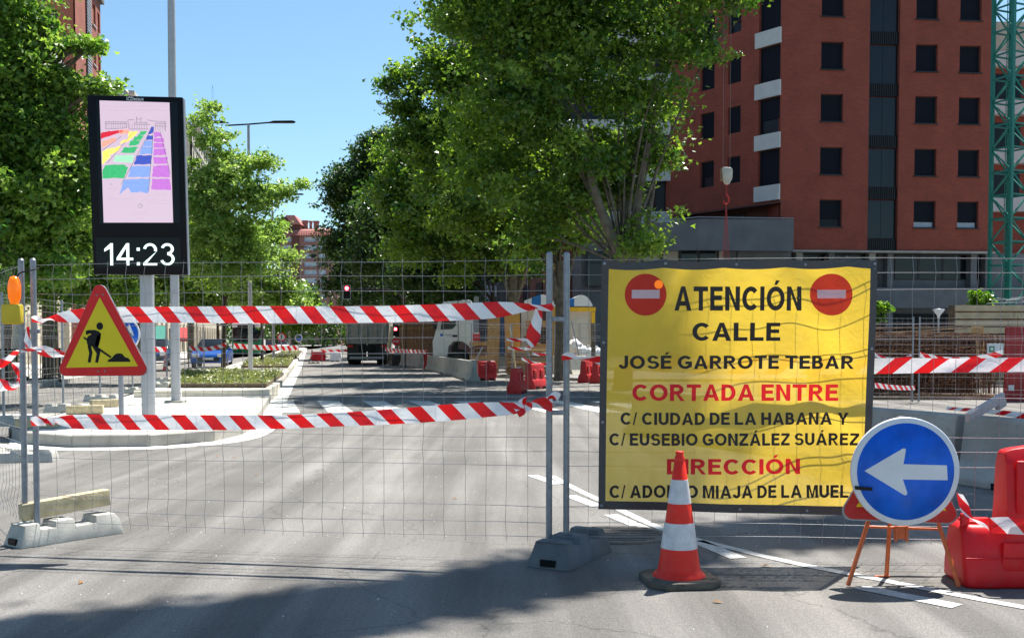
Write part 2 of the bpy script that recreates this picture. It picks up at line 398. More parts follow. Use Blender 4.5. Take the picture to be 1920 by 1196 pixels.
def text_obj(s, h, m, name='lettering', parent=None, width=None, bold=.0, ext=.0008, shear=0, bend=None, M=None):
    """flat lettering: cap height h, given width, lying in local xz, centred on its origin"""
    cu = bpy.data.curves.new('t', 'FONT'); cu.body = s; cu.size = 1; cu.align_x = 'CENTER'; cu.offset = bold; cu.extrude = 0; cu.shear = shear
    cu.resolution_u = 3
    to = bpy.data.objects.new('t', cu); COL.objects.link(to)
    dg = bpy.context.evaluated_depsgraph_get(); me = bpy.data.meshes.new_from_object(to.evaluated_get(dg))
    bpy.data.objects.remove(to); bpy.data.curves.remove(cu)
    n = len(me.vertices); co = np.empty(n * 3, dtype=np.float32); me.vertices.foreach_get('co', co); co = co.reshape(-1, 3)
    x0, x1 = co[:, 0].min(), co[:, 0].max()
    caph = .729
    sz = h / caph; sx = (width / (x1 - x0)) if width else sz
    out = np.zeros_like(co); out[:, 0] = (co[:, 0] - (x0 + x1) / 2) * sx; out[:, 2] = co[:, 1] * sz - h / 2
    me.vertices.foreach_set('co', out.ravel())
    bm = bmesh.new(); bm.from_mesh(me)
    if bend:
        for k in np.arange(out[:, 0].min(), out[:, 0].max(), .04):
            bmesh.ops.bisect_plane(bm, geom=bm.verts[:] + bm.edges[:] + bm.faces[:], plane_co=(float(k), 0, 0), plane_no=(1, 0, 0))
    if ext and not bend:
        r = bmesh.ops.extrude_face_region(bm, geom=bm.faces[:])
        for v in r['geom']:
            if isinstance(v, bmesh.types.BMVert): v.co.y -= ext
    if M is not None:
        for v in bm.verts: v.co = M @ v.co
    if bend:
        for v in bm.verts: v.co.y += bend(v.co.x, v.co.z)
    bm.to_mesh(me); bm.free(); me.materials.clear(); me.materials.append(MAT[m])
    me.polygons.foreach_set('material_index', [0] * len(me.polygons))
    o = bpy.data.objects.new(name, me); COL.objects.link(o)
    if parent: o.parent = parent
    return o


def glyph_polys(ch, t=.2, th=.17):
    """one block capital or digit as flat polygons; returns (polygons, advance width)"""
    def bar(x0, y0, x1, y1): return [(x0, y0), (x1, y0), (x1, y1), (x0, y1)]
    def arc(cx, cy, rx, ry, a0, a1, tx=None, ty=None, n=18):
        tx = t if tx is None else tx; ty = th if ty is None else ty; out = []
        n = max(4, int(n * abs(a1 - a0) / 360) + 3); A = [math.radians(a0 + (a1 - a0) * i / n) for i in range(n + 1)]
        for i in range(n):
            a, b = A[i], A[i + 1]
            out.append([(cx + rx * math.cos(a), cy + ry * math.sin(a)), (cx + rx * math.cos(b), cy + ry * math.sin(b)),
                        (cx + (rx - tx) * math.cos(b), cy + (ry - ty) * math.sin(b)), (cx + (rx - tx) * math.cos(a), cy + (ry - ty) * math.sin(a))])
        return out
    acc = {'Á': 'A', 'É': 'E', 'Ó': 'O'}
    if ch in acc:
        p, w_ = glyph_polys(acc[ch], t, th); c = w_ / 2
        return p + [[(c - .08, 1.06), (c + .06, 1.06), (c + .22, 1.25), (c, 1.25)]], w_
    if ch == ' ': return [], .16
    if ch == 'A': return [[(0, 0), (t + .01, 0), (.47, .76), (.36, 1)], [(.36, 1), (.47, .76), (.58, 1)], [(.58, 1), (.47, .76), (.93 - t, 0), (.94, 0)], bar(.28, .2, .66, .2 + th * .95)], .94
    if ch == 'B': return [bar(0, 0, t, 1), bar(t, 1 - th, .38, 1), bar(t, .42, .40, .42 + th), bar(t, 0, .42, th)] + arc(.38, .715, .28, .285, -90, 90) + arc(.42, .295, .32, .295, -90, 90), .74
    if ch == 'C': return arc(.47, .5, .47, .5, 42, 318), .86
    if ch == 'D': return [bar(0, 0, t, 1), bar(t, 1 - th, .36, 1), bar(t, 0, .36, th)] + arc(.36, .5, .46, .5, -90, 90), .82
    if ch == 'E': return [bar(0, 0, t, 1), bar(t, 0, .70, th), bar(t, 1 - th, .69, 1), bar(t, .43, .64, .43 + th)], .70
    if ch == 'F': return [bar(0, 0, t, 1), bar(t, 1 - th, .66, 1), bar(t, .41, .58, .41 + th)], .64
    if ch == 'G': return arc(.49, .5, .49, .5, 40, 335) + [bar(.50, .36, .93, .36 + th), bar(.93 - t * .95, .13, .93, .36)], .93
    if ch == 'H': return [bar(0, 0, t, 1), bar(t, .42, .80 - t, .42 + th), bar(.80 - t, 0, .80, 1)], .80
    if ch == 'I': return [bar(0, 0, t, 1)], t
    if ch == 'J': return arc(.31, .31, .31, .31, 180, 360) + [bar(.62 - t, .31, .62, 1)], .62
    if ch == 'L': return [bar(0, 0, t, 1), bar(t, 0, .68, th)], .68
    if ch == 'M': return [bar(0, 0, t * .95, 1), bar(.95 - t * .95, 0, .95, 1), [(t * .95, 1), (t * .95, .70), (.40, 0), (.475, 0), (.475, .28), (.29, 1)], [(.95 - t * .95, 1), (.66, 1), (.475, .28), (.475, 0), (.55, 0), (.95 - t * .95, .70)]], .95
    if ch == 'N': return [bar(0, 0, t, 1), bar(.80 - t, 0, .80, 1), [(t, 1), (t, .67), (.80 - t, 0), (.80 - t, .33)]], .80
    if ch == 'O': return arc(.5, .5, .5, .5, 0, 360, n=26), 1.0
    if ch == 'P': return [bar(0, 0, t, 1), bar(t, 1 - th, .38, 1), bar(t, .36, .38, .36 + th)] + arc(.38, .68, .32, .32, -90, 90), .70
    if ch == 'R': return [bar(0, 0, t, 1), bar(t, 1 - th, .42, 1), bar(t, .40, .42, .40 + th), [(.34, .40), (.52, .40), (.84, 0), (.60, 0)]] + arc(.42, .70, .34, .30, -90, 90), .82
    if ch == 'S': return arc(.41, .70, .37, .30, 18, 270, ty=.16) + arc(.41, .30, .40, .30, 90, -162, ty=.16), .80
    if ch == 'T': return [bar(0, 1 - th, .80, 1), bar(.40 - t / 2, 0, .40 + t / 2, 1 - th)], .80
    if ch == 'U': return [bar(0, .36, t, 1), bar(.80 - t, .36, .80, 1)] + arc(.40, .36, .40, .36, 180, 360), .80
    if ch == 'Y': return [[(0, 1), (t + .04, 1), (.44, .60), (.44, .40), (.34, .40)], [(.88, 1), (.84 - t, 1), (.44, .60), (.44, .40), (.54, .40)], bar(.34, 0, .54, .40)], .88
    if ch == 'Z': return [bar(0, 0, .76, th), bar(.03, 1 - th, .75, 1), [(0, th), (.27, th), (.75, 1 - th), (.48, 1 - th)]], .76
    if ch == '/': return [[(0, -.02), (.12, -.02), (.36, 1.02), (.24, 1.02)]], .34
    if ch == ':': return [bar(0, .0, t * 1.1, t * 1.1), bar(0, .66, t * 1.1, .66 + t * 1.1)], t
    if ch == '1': return [bar(.26, 0, .26 + t, 1), [(0, .74), (0, .62), (.26, .76), (.26, .98)]], .26 + t
    if ch == '2': return arc(.31, .70, .31, .30, -15, 168) + [bar(0, 0, .62, th), [(0, th), (.17, th), (.60, .62), (.55 - t * .35, .55)]], .62
    if ch == '3': return arc(.30, .74, .29, .26, -90, 165) + arc(.30, .285, .32, .285, -165, 90), .62
    if ch == '4': return [bar(.44, 0, .44 + t, 1), bar(0, .23, .74, .23 + th), [(0, .23 + th), (.16, .23 + th), (.44, .80), (.44, 1)]], .74
    return [bar(0, 0, .6, 1)], .6
def block_text(s, h, width, m, name='lettering', parent=None, M=None, bend=None, t=.235, th=.20, gap=.12, lift=0.0):
    """capitals in local xz, centred; each polygon is a hair in front of the one before"""
    polys = []; x = 0
    for ch in s:
        ps, w_ = glyph_polys(ch, t, th)
        polys += [[(a + x, b) for a, b in p] for p in ps]; x += w_ + gap
    x -= gap; sx = width / x; q = MB()
    for i, p in enumerate(polys):
        vs = []
        for a, b in p:
            v = Vector(((a - x / 2) * sx, -lift - .00004 * (i % 5), (b - .5) * h))
            if M is not None: v = M @ v
            if bend: v.y += bend(v.x, v.z)
            vs.append(v)
        q.add(vs, [tuple(range(len(vs)))])
    return q.build(name, m, parent)

# ------------------------------------------------------------------ foliage
LEAF = np.array([(0, 0, 0), (-.52, .30, .10), (-.20, .55, .03), (0, 1.0, -.05), (.20, .55, .03), (.52, .30, .10)], dtype=np.float32)
LEAF[:, 1] -= .45
def leaves_mesh(name, centres, normals, size, m, parent=None, tint=None):
    n = len(centres)
    nrm = normals / (np.linalg.norm(normals, axis=1, keepdims=True) + 1e-9)
    a = rng.normal(size=(n, 3)); a -= nrm * (a * nrm).sum(1, keepdims=True); a /= np.linalg.norm(a, axis=1, keepdims=True) + 1e-9
    b = np.cross(nrm, a)
    sz = (size * rng.uniform(.6, 1.25, n))[:, None, None]
    co = centres[:, None, :] + sz * (LEAF[None, :, 0:1] * a[:, None, :] + LEAF[None, :, 1:2] * b[:, None, :] + LEAF[None, :, 2:3] * nrm[:, None, :] * rng.uniform(-1, 2.5, n)[:, None, None])
    me = bpy.data.meshes.new(name); nv = n * 6
    me.vertices.add(nv); me.vertices.foreach_set('co', co.astype(np.float32).ravel())
    base = (np.arange(n) * 6)[:, None]
    idx = np.concatenate([base + np.array([[0, 3, 2, 1]]), base + np.array([[0, 5, 4, 3]])], axis=1).astype(np.int32).ravel()
    me.loops.add(n * 8); me.loops.foreach_set('vertex_index', idx)
    me.polygons.add(n * 2); me.polygons.foreach_set('loop_start', np.arange(0, n * 8, 4, dtype=np.int32))
    me.update(calc_edges=True)
    at = me.attributes.new('tint', 'FLOAT', 'POINT')
    tn = np.clip(rng.normal(.45, .25, n) if tint is None else tint, 0, 1)
    at.data.foreach_set('value', np.repeat(tn, 6).astype(np.float32))
    me.materials.append(MAT[m]); o = bpy.data.objects.new(name, me); COL.objects.link(o)
    if parent: o.parent = parent
    return o
def crown_points(blobs, ncl, per, clr, hollow=.45):
    bl = np.array(blobs, dtype=float); wgt = bl[:, 3] ** 2.0; wgt /= wgt.sum()
    nb = max(6, ncl // 7)
    k = rng.choice(len(bl), nb, p=wgt)
    d = rng.normal(size=(nb, 3)); d /= np.linalg.norm(d, axis=1, keepdims=True)
    rr = rng.uniform(hollow, 1.0, nb) ** .7
    bc = bl[k, :3] + d * (rr * bl[k, 3] * rng.uniform(.8, 1.08, nb))[:, None] * np.array([1, 1, .92])
    bt = rng.normal(0, .16, nb)
    # boughs: flat sprays of clumps with air between them
    kb = rng.integers(0, nb, ncl); bs = np.minimum(clr * 1.5, bl[k, 3] * .55)[kb]
    cc = bc[kb] + rng.normal(size=(ncl, 3)) * np.array([.75, .75, .36]) * bs[:, None]; d = d[kb]; btt = bt[kb]
    # each clump is a drooping spray of leaves
    cr = clr * rng.uniform(.6, 1.35, ncl)
    pts = np.repeat(cc, per, axis=0); crr = np.repeat(cr, per)
    q = rng.normal(size=(ncl * per, 3)) * np.array([.50, .50, .30]); pts = pts + q * crr[:, None]
    nor = rng.normal(size=(ncl * per, 3)) * .8 + np.array([0, 0, .8]) + np.repeat(d, per, axis=0) * .35
    tint = np.clip(np.repeat(rng.normal(.45, .16, ncl) + btt, per) + rng.normal(0, .18, ncl * per), 0, 1)
    return cc, pts, nor, tint
def tree(label, base, blobs, trunk_r, fork_h, ncl, per, size, leafm='leaf_plane', barkm='bark', clr=.55, group='trees', cat='tree', limbs=None, hollow=.45, name='plane_tree', lean=(0, 0), sub=2):
    """blobs: (px, py, r_px, Y) as seen, turned into real spheres"""
    base = Vector(base)
    root = empty(name, base, label, cat, group=group)
    B = []
    for (px, py, rp, Y) in blobs:
        c = P(px, py, Y) - base; B.append((c.x, c.y, c.z, rp / S(Y)))
    cc, pts, nor, tint = crown_points(B, ncl, per, clr, hollow)
    keep = pts[:, 2] > .5
    leaves_mesh('crown', pts[keep], nor[keep], size, leafm, root, tint[keep])
    t = MB(); fork = Vector((lean[0], lean[1], fork_h))
    path = subd([(0, 0, -.1), (lean[0] * .25 + .03, lean[1] * .3, fork_h * .4), fork], 5)
    t.tube(path, [trunk_r * (1.35 if i == 0 else 1.12 - .25 * i / len(path)) for i in range(len(path))], 10)
    t.build('trunk', barkm, root)
    lim = MB()
    for i, b in enumerate(B):
        c = Vector(b[:3]); mid = fork.lerp(c, .45) + Vector((random.uniform(-.4, .4), random.uniform(-.4, .4), .15 * (c - fork).length * random.uniform(-.1, 1)))
        pth = subd([fork - Vector((0, 0, .25)), mid, c], 5)
        r0 = trunk_r * (random.uniform(.14, .24) if limbs else random.uniform(.3, .5))
        lim.tube(pth, [r0 * (1 - .78 * k / (len(pth) - 1)) for k in range(len(pth))], 6, cap=False)
        dist = np.linalg.norm(cc - np.array(b[:3]), axis=1); near = np.argsort(dist)[:max(4, int(sub * 5))]
        for j in near[::1]:
            e = Vector(cc[j]); s0 = pth[random.randint(6, len(pth) - 1)]
            m2 = s0.lerp(e, .5) + Vector((random.uniform(-.15, .15), random.uniform(-.15, .15), .1))
            lim.tube([s0, m2, e], [r0 * .22, r0 * .14, r0 * .05], 4, cap=False)
    if limbs:
        for (pl, r0, r1) in limbs:
            pp = subd([P(*q) - base for q in pl], 5)
            lim.tube(pp, [r0 + (r1 - r0) * k / (len(pp) - 1) for k in range(len(pp))], 8, cap=False)
    lim.build('branches', barkm, root)
    return root

# ================================================================== GROUND
def sheet(name, pts, m, z, kind='structure', parent=None):
    o = MB(); o.add([(p[0], p[1], z) for p in pts], [tuple(range(len(pts)))])
    return o.build(name, m, parent, kind=kind if not parent else None)
sheet('road', [(-600, -60), (600, -60), (600, 900), (-600, 900)], 'asphalt', 0)
DX = -.190                                             # sideways drift of the street per metre of depth
KH = .16
# central reservation: outline given where its kerb stands
med_px = [(20, 822), (60, 836), (130, 839), (220, 839), (310, 836), (400, 828), (455, 815), (482, 795), (497, 770), (520, 735), (552, 690)]
right = [G(x, y) for x, y in med_px]
far = Vector((right[-1].x + DX * 160, right[-1].y + 160, 0)); farl = far + Vector((-3.2, 0, 0))
leftm = [farl, Vector((-12.7, 45, 0)), Vector((-9.8, 29, 0)), Vector((-8.4, 21, 0)), Vector((-7.55, 16.5, 0)), Vector((-7.0, 14.6, 0))]
outline = subd(right, 3) + [far] + leftm
def inset(poly, d):
    out = []; n = len(poly)
    ar = sum(poly[i].x * poly[(i + 1) % n].y - poly[(i + 1) % n].x * poly[i].y for i in range(n)); sg = 1 if ar > 0 else -1
    for i in range(n):
        a = (poly[i] - poly[i - 1]).normalized(); b = (poly[(i + 1) % n] - poly[i]).normalized()
        na = Vector((-a.y, a.x, 0)) * sg; nb = Vector((-b.y, b.x, 0)) * sg; m = (na + nb).normalized()
        out.append(poly[i] + m * d / max(.35, m.dot(na)))
    return out
inner = inset(outline, .16)
pav = MB(); pav.prism([(p.x, p.y) for p in inner], 0, KH - .006, plane='xy'); pav.build('median_pavement', 'paving', kind='structure')
gut = inset(outline, -.36)
sheet('gutter', [(p.x, p.y) for p in gut[:len(right) * 3 + 2]] + [(p.x, p.y) for p in inset(outline, .05)[:len(right) * 3 + 2]][::-1], 'gutter', .004)
kerb = setting('kerb')
def kerb_run(pts, wid, h, parent, m='kerb_stone', stone=1.0, inner_pts=None, maxn=70):
    """stones laid end to end along a line"""
    cum = [0]
    for i in range(1, len(pts)): cum.append(cum[-1] + (pts[i] - pts[i - 1]).length)
    def at(s):
        for i in range(1, len(pts)):
            if s <= cum[i] or i == len(pts) - 1:
                t = (s - cum[i - 1]) / max(1e-6, cum[i] - cum[i - 1]); return pts[i - 1].lerp(pts[i], t)
    s = 0; k = 0
    while s < cum[-1] - .05 and k < maxn:
        L = stone if s < 50 else 4 * stone
        e = min(s + L, cum[-1]); a = at(s); b = at(e); d = (b - a)
        if d.length < .05: break
        ln = d.length; d.normalize(); nrm = Vector((-d.y, d.x, 0))
        g = .006; q = MB()
        dz = random.uniform(-.004, .004)
        poly = [a + d * g, b - d * g, b - d * g + nrm * wid, a + d * g + nrm * wid]
        vs = [(p.x, p.y, 0) for p in poly] + [(p.x, p.y, h + dz) for p in poly]
        q.add(vs, [(0, 1, 5, 4), (1, 2, 6, 5), (2, 3, 7, 6), (3, 0, 4, 7), (4, 5, 6, 7)])
        q.build('kerb_stone', m, parent, bevel=.012 if s < 30 else 0, bseg=1)
        s = e; k += 1
# orientation: paving lies on the left of the travel direction for the nose and right side
kerb_run(subd(right, 3), .16, KH, kerb, 'kerb_stone', 1.0)
kerb_run([right[-1], far], .16, KH, kerb, 'kerb_pale', 1.5)
kerb_run([leftm[i] for i in range(len(leftm))] + [outline[0]], .16, KH, kerb, 'kerb_stone', 1.5)

# planting beds with a raised edge, then low leafy ground cover
def bed(label_n, pxs, h=.32, n=5000, edge=True, z=KH, leaf=.075):
    c = [G(x, y, z) for x, y in pxs]
    mnx = np.array([[p.x, p.y] for p in c])
    # barycentric sampling of the quad
    u = rng.uniform(0, 1, n); v = rng.uniform(0, 1, n)
    q = (mnx[0] * ((1 - u) * (1 - v))[:, None] + mnx[1] * (u * (1 - v))[:, None] + mnx[2] * (u * v)[:, None] + mnx[3] * ((1 - u) * v)[:, None])
    hh = h * (.65 + .35 * np.sin(q[:, 0] * 3.1) * np.cos(q[:, 1] * 1.7)) * rng.uniform(.35, 1.05, n)
    pts = np.column_stack([q, z + hh]); nor = rng.normal(size=(n, 3)) * .8 + np.array([0, 0, .8])
    o = leaves_mesh('ground_cover', pts, nor, leaf, 'leaf_hedge'); tag(o, kind='stuff')
    so_ = MB(); so_.prism([(p.x, p.y) for p in c], z, z + h * .35, plane='xy'); so_.build('planting_soil', 'soil', kind='structure')
bed('a', [(318, 727), (500, 727), (532, 703), (345, 703)], .30, 9000)
bed('b', [(452, 690), (540, 690), (550, 676), (470, 676)], .30, 5000)
bed('c', [(492, 674), (552, 674), (560, 667), (505, 667)], .30, 3000)
bed('d', [(520, 666), (560, 666), (566, 660), (530, 660)], .35, 2000)
edge_k = setting('bed_edge')
kerb_run([G(250, 745, KH), G(385, 743, KH), G(503, 742, KH), G(523, 728, KH)], .14, .30, edge_k, 'kerb_pale', 1.0)

# pavement on the far left and on the right beyond the road
def lx(Y, off): return off + DX * (Y - 26)
lside = [(-60, 22), (-60, 380), (lx(380, -12.9), 380), (lx(60, -12.9), 60), (lx(26, -12.9), 26), (-13.2, 22)]
pv = MB(); pv.prism(lside, 0, .14, plane='xy'); pv.build('pavement', 'sidewalk', kind='structure')
rk = [G(1125, 716), G(1040, 712), G(925, 708), G(800, 690), G(748, 668)]
rs_ = MB(); rp_ = [(40, rk[0].y + 1)] + [(p.x, p.y) for p in rk] + [(rk[-1].x + DX * 250, rk[-1].y + 250), (90, 350), (90, 30)]
rs_.prism(rp_, 0, .10, plane='xy'); rs_.build('pavement', 'pavement_dark', kind='structure')

# ------------------------------------------------------------------ road markings
def ribbon_ground(name, px_pts, width, m='paint_white', z=.004, n=4, parent=None):
    pts = subd([G(x, y) for x, y in px_pts], n); o = MB(); vs = []
    for i, p in enumerate(pts):
        d = (pts[min(i + 1, len(pts) - 1)] - pts[max(i - 1, 0)]).normalized(); nn = Vector((-d.y, d.x, 0)) * width / 2
        vs += [(p.x + nn.x, p.y + nn.y, z), (p.x - nn.x, p.y - nn.y, z)]
    o.add(vs, [(2 * i, 2 * i + 1, 2 * i + 3, 2 * i + 2) for i in range(len(pts) - 1)])
    return o.build(name, m, parent, kind=None if parent else 'structure')
ribbon_ground('edge_line', [(1033, 892), (1080, 917), (1140, 945), (1245, 993), (1380, 1030), (1500, 1058), (1650, 1087), (1920, 1139), (2300, 1200)], .08)
for seg in ([(998, 891), (1046, 908)], [(1068, 929), (1122, 950)], [(1145, 965), (1205, 990)], [(1305, 1014), (1385, 1047)], [(1612, 1101), (1795, 1137)]):
    ribbon_ground('dash_line', seg, .12)
for i in range(10):      # zebra crossing
    x0 = -4.6 + i * 1.05
    q = MB(); q.add([(x0, 20.6, .005), (x0 + .5, 20.6, .005), (x0 - .45, 24.6, .005), (x0 - .95, 24.6, .005)], [(0, 1, 2, 3)])
    q.build('crossing_stripe', 'paint_white', kind='structure')
for i in range(3):       # crossing on the left carriageway
    q = MB(); y0 = 17.5 + i * 1.1
    q.add([(-11.5, y0, .005), (-8.1, y0, .005), (-8.2, y0 + .5, .005), (-11.7, y0 + .5, .005)], [(0, 1, 2, 3)])
    q.build('crossing_stripe', 'paint_white', kind='structure')
mh = G(1158, 1003)
m_ = MB(); m_.lathe([(.36, .0), (.36, .012), (.33, .014), (.0, .014)], 36); mc = m_.build('manhole_cover', 'manhole', loc=mh)
tag(mc, 'round iron manhole cover in the road just behind the middle fence foot', 'manhole cover')
for k in range(-4, 5):
    L_ = math.sqrt(.31 ** 2 - (k * .065) ** 2); r_ = MB(); r_.box((0, k * .065, .0165), (2 * L_, .02, .006)); r_.build('cover_rib', 'manhole', mc)
# fallen leaves and crumbs on the road
lt = [(152, 1093), (853, 935), (408, 857), (440, 858), (480, 891), (1435, 1062), (1345, 1130)]
for (x, y), lab in zip(lt, ['brown curled leaf on the grey road below the left fence foot', 'orange brown leaf on the road under the middle of the fence panel', 'small dry leaf lying on the road in front of the island kerb', 'small dry leaf beside another in front of the island kerb', 'pale scrap of leaf on the road seen through the fence mesh', 'small pale leaf on the road behind the traffic cone', 'tiny leaf on the road beside the cone foot']):
    p = G(x, y); q = MB(); a = random.uniform(0, PI)
    L_ = .035; q.add([(-L_, 0, .004), (0, -.012, .010), (L_, 0, .006), (0, .013, .012), (0, 0, .018)], [(0, 1, 4), (1, 2, 4), (2, 3, 4), (3, 0, 4)])
    tag(q.build('dry_leaf', 'dry_leaf', loc=p, rz=a), lab, 'leaf')
ng = 500; gx = rng.uniform(-4, 4.5, ng); gy = rng.uniform(4.2, 14, ng); q = MB()
for x, y in zip(gx, gy):
    r = random.uniform(.003, .008); q.add([(x - r, y, .001), (x, y - r, .001), (x + r, y, .001), (x, y + r, .001), (x, y, .001 + r)], [(0, 1, 4), (1, 2, 4), (2, 3, 4), (3, 0, 4)])
q.build('gravel', 'gutter', kind='stuff')

# ================================================================== FENCES
WH = [.04, .13, .23, .49, .585, .675, .93, 1.205, 1.30, 1.39, 1.60, 1.70, 1.795]
FOLD = {1: -.022, 4: -.022, 8: -.022, 11: -.022}
def fence_parts(root, L, detail=True, wm='wire', seed=0, H=1.83, wr=.0021, nv=None):
    rr = random.Random(seed)
    for x in (0, L):
        q = MB(); q.tube([(x, 0, .02), (x, 0, H + .10)], .0205, 12 if detail else 6)
        if detail:
            q.tube([(x, 0, H + .10), (x, 0, H + .112)], [.0205, .012], 12)
        q.build('post', 'galvanised', root)
    q = MB(); ns = 14 if detail else 2
    ph = rr.uniform(0, 6)
    def off(x, z): return (.012 * math.sin(x * 2.1 + ph) + .006 * math.sin(x * 5.3 + z * 4)) if detail else 0
    for i, h in enumerate(WH):
        z = h + .10; f = FOLD.get(i, 0); pts = []
        for k in range(ns + 1):
            x = .02 + (L - .04) * k / ns; e = min(x, L - x)
            pts.append((x, (f + off(x, z)) * min(1, e * 6), z + (.006 * math.sin(x * 1.7 + i + ph) if detail else 0) * min(1, e * 3)))
        q.tube(pts, wr, 4, cap=False)
    n = nv or int(round(L / .137))
    for j in range(1, n):
        x = L * j / n + (rr.uniform(-.006, .006) if detail else 0); pts = [(x, off(x, 0), .105)]
        for i, h in enumerate(WH): pts.append((x + (rr.uniform(-.003, .003) if detail else 0), FOLD.get(i, 0) + off(x, h) + .004, h + .10))
        pts.append((x, 0.0, WH[-1] + .118))
        q.tube(pts, wr * .72, 4, cap=False, mi=1)  # uprights coloured darker, as if only the level wires caught the sun
    q.build('wire_mesh', [wm, 'wire_dark'], root, kind='stuff')
def fence(p0, p1, label, group, detail=True, wm='wire', seed=0, z=0, wr=.0021, nv=None):
    p0 = Vector(p0[:2]); p1 = Vector(p1[:2]); d = p1 - p0
    root = empty('wire_fence', (p0.x, p0.y, z), label, 'fence', math.atan2(d.y, d.x), group)
    fence_parts(root, d.length, detail, wm, seed, wr=wr, nv=nv)
    return root
def block(loc, rz, label, m, group, L=.74, w=.24, h=.15):
    """fence foot: long trapezoid block with sockets and cut-outs in its top"""
    root = empty('ballast_block', loc, label, 'fence block', rz, group)
    pr = []
    def sec(x, hh, ww): return x, hh, ww
    secs = [(0, h * .93), (.03, h), (.15, h), (.155, h * .72), (.26, h * .72), (.265, h), (.40, h), (.405, h * .66), (.56, h * .66), (.565, h), (L - .05, h), (L, h * .72)]
    q = MB(); vs = []; wb = w / 2; wt = w * .34
    for i, (x, hh) in enumerate(secs):
        t = hh / h; wl = wb + (wt - wb) * t
        dx = 0 if 0 < i < len(secs) - 1 else (.04 if i == 0 else -.02)
        vs += [(x if i else 0, -wb, 0), (x + dx if i == 0 else x + dx, -wl, hh), (x + dx if i == 0 else x + dx, wl, hh), (x if i else 0, wb, 0)]
    fs = []
    for i in range(len(secs) - 1):
        a = i * 4; b = a + 4
        fs += [(a, a + 1, b + 1, b), (a + 1, a + 2, b + 2, b + 1), (a + 2, a + 3, b + 3, b + 2), (a + 3, a, b, b + 3)]
    fs += [(0, 3, 2, 1), tuple(len(vs) - 4 + k for k in (0, 1, 2, 3))]
    q.add(vs, fs); q.build('foot_block', m, root, bevel=.006, bseg=2)
    q = MB(); q.box((.012, 0, .035), (.03, .10, .04)); q.build('hand_hole', 'black_metal', root)
    for k in (.07, .12, .31):
        c = MB(); c.lathe([(.024, 0), (.024, .006), (.016, .007), (.0, .002)], 12, c=(k, 0, h)); c.build('socket', m, root)
    return root
A0 = Vector((-3.245, 7.25)); A1 = Vector((.235, 6.73))
g1 = 'wire fence panels closing the near road'
fence(A0, A1, 'wide wire fence panel across the road carrying the two striped tapes', g1, seed=1)
B0 = Vector((.345, 6.75)); B1 = Vector((3.84, 6.62))
fence(B0, B1, 'wire fence panel behind the yellow banner and round arrow sign', g1, seed=2)
C0 = Vector((-3.335, 7.27)); C1 = C0 + Vector((-.566, .824)) * 3.5
fence(C1, C0, 'wire fence panel carrying the orange warning lamp, turned away from the road', g1, seed=3)
g2 = 'fence feet of the near panels'
b1 = Vector((-3.36, 7.12, 0)); block((b1.x, b1.y, 0), math.radians(52), 'pale concrete fence foot with a timber block lying on it', 'concrete_base', g2, L=.76, w=.25)
b2 = Vector((.215, 6.42, 0)); block((b2.x, b2.y, 0), math.radians(63), 'dark grey rubber fence foot under the two posts in mid road', 'rubber_base', g2, L=.70, w=.29, h=.16)
# timber on the left foot
tb = MB(); tb.box((.28, 0, 0), (.62, .085, .115)); tb_o = tb.build('timber_block', 'wood_pale', loc=(-3.335, 7.27, .215), rz=0, bevel=.006)
tb_o.rotation_euler = (0, math.radians(-4), math.radians(47))
tag(tb_o, 'rough pale timber block weighing down the left fence foot', 'timber')
# couplers between the twin posts
for (x, y, zz, lab) in [(-3.29, 7.26, 1.45, 'steel clamp joining the twin fence posts under the orange lamp'), (.29, 6.74, 1.52, 'steel clamp high on the twin posts beside the banner'), (.29, 6.74, .93, 'steel clamp low on the twin posts beside the banner')]:
    q = MB(); q.box((0, 0, 0), (.15, .03, .03)); q.tube([(0, -.02, 0), (0, .03, 0)], .01, 6)
    tag(q.build('post_clamp', 'galvanised', loc=(x, y + .01, zz), bevel=.004, bseg=1), lab, 'clamp', 'clamps on the fence posts')

# ================================================================== TAPE
def tape(name, segs, label, m='tape', u0=0, parent=None, wob=.006, n=6, cat='barrier tape', group='red and white barrier tapes', uscale=1.0, ext=.03):
    """segs: list of ((ax,ay),(bx,by),Y) the two edges as seen at depth Y"""
    a = [P(s[0][0], s[0][1], s[2]) for s in segs]; b = [P(s[1][0], s[1][1], s[2] + (s[3] if len(s) > 3 else 0)) for s in segs]
    A = subd(a, n); B_ = subd(b, n); q = MB(); u = u0; nr = 4; vs = []; uv = []; ph = random.uniform(0, 9)
    for i in range(len(A)):
        if i: u += ((A[i] + B_[i]) / 2 - (A[i - 1] + B_[i - 1]) / 2).length * uscale
        for k in range(nr + 1):
            t = k / nr; p = A[i].lerp(B_[i], t)
            p.y += wob * math.sin(u * 7 + ph + t * 2.5) + wob * .7 * math.sin(u * 19 + t * 5 + ph) * math.sin(u * 3)
            vs.append(tuple(p)); uv.append((u, t))
    fs = [(i * (nr + 1) + k, i * (nr + 1) + k + 1, (i + 1) * (nr + 1) + k + 1, (i + 1) * (nr + 1) + k) for i in range(len(A) - 1) for k in range(nr)]
    q.v = vs; q.f = fs; q.uv = uv; q.mi = [0] * len(fs); q.smooth = [True] * len(fs)
    o = q.build(name, m, parent)
    if label: tag(o, label, cat, group)
    return o
def H(x, y0, y1, Y, dy=0): return ((x, y0), (x, y1), Y, dy)
yA = lambda x: 7.25 + (6.73 - 7.25) * (x - 65) / 963 - .075
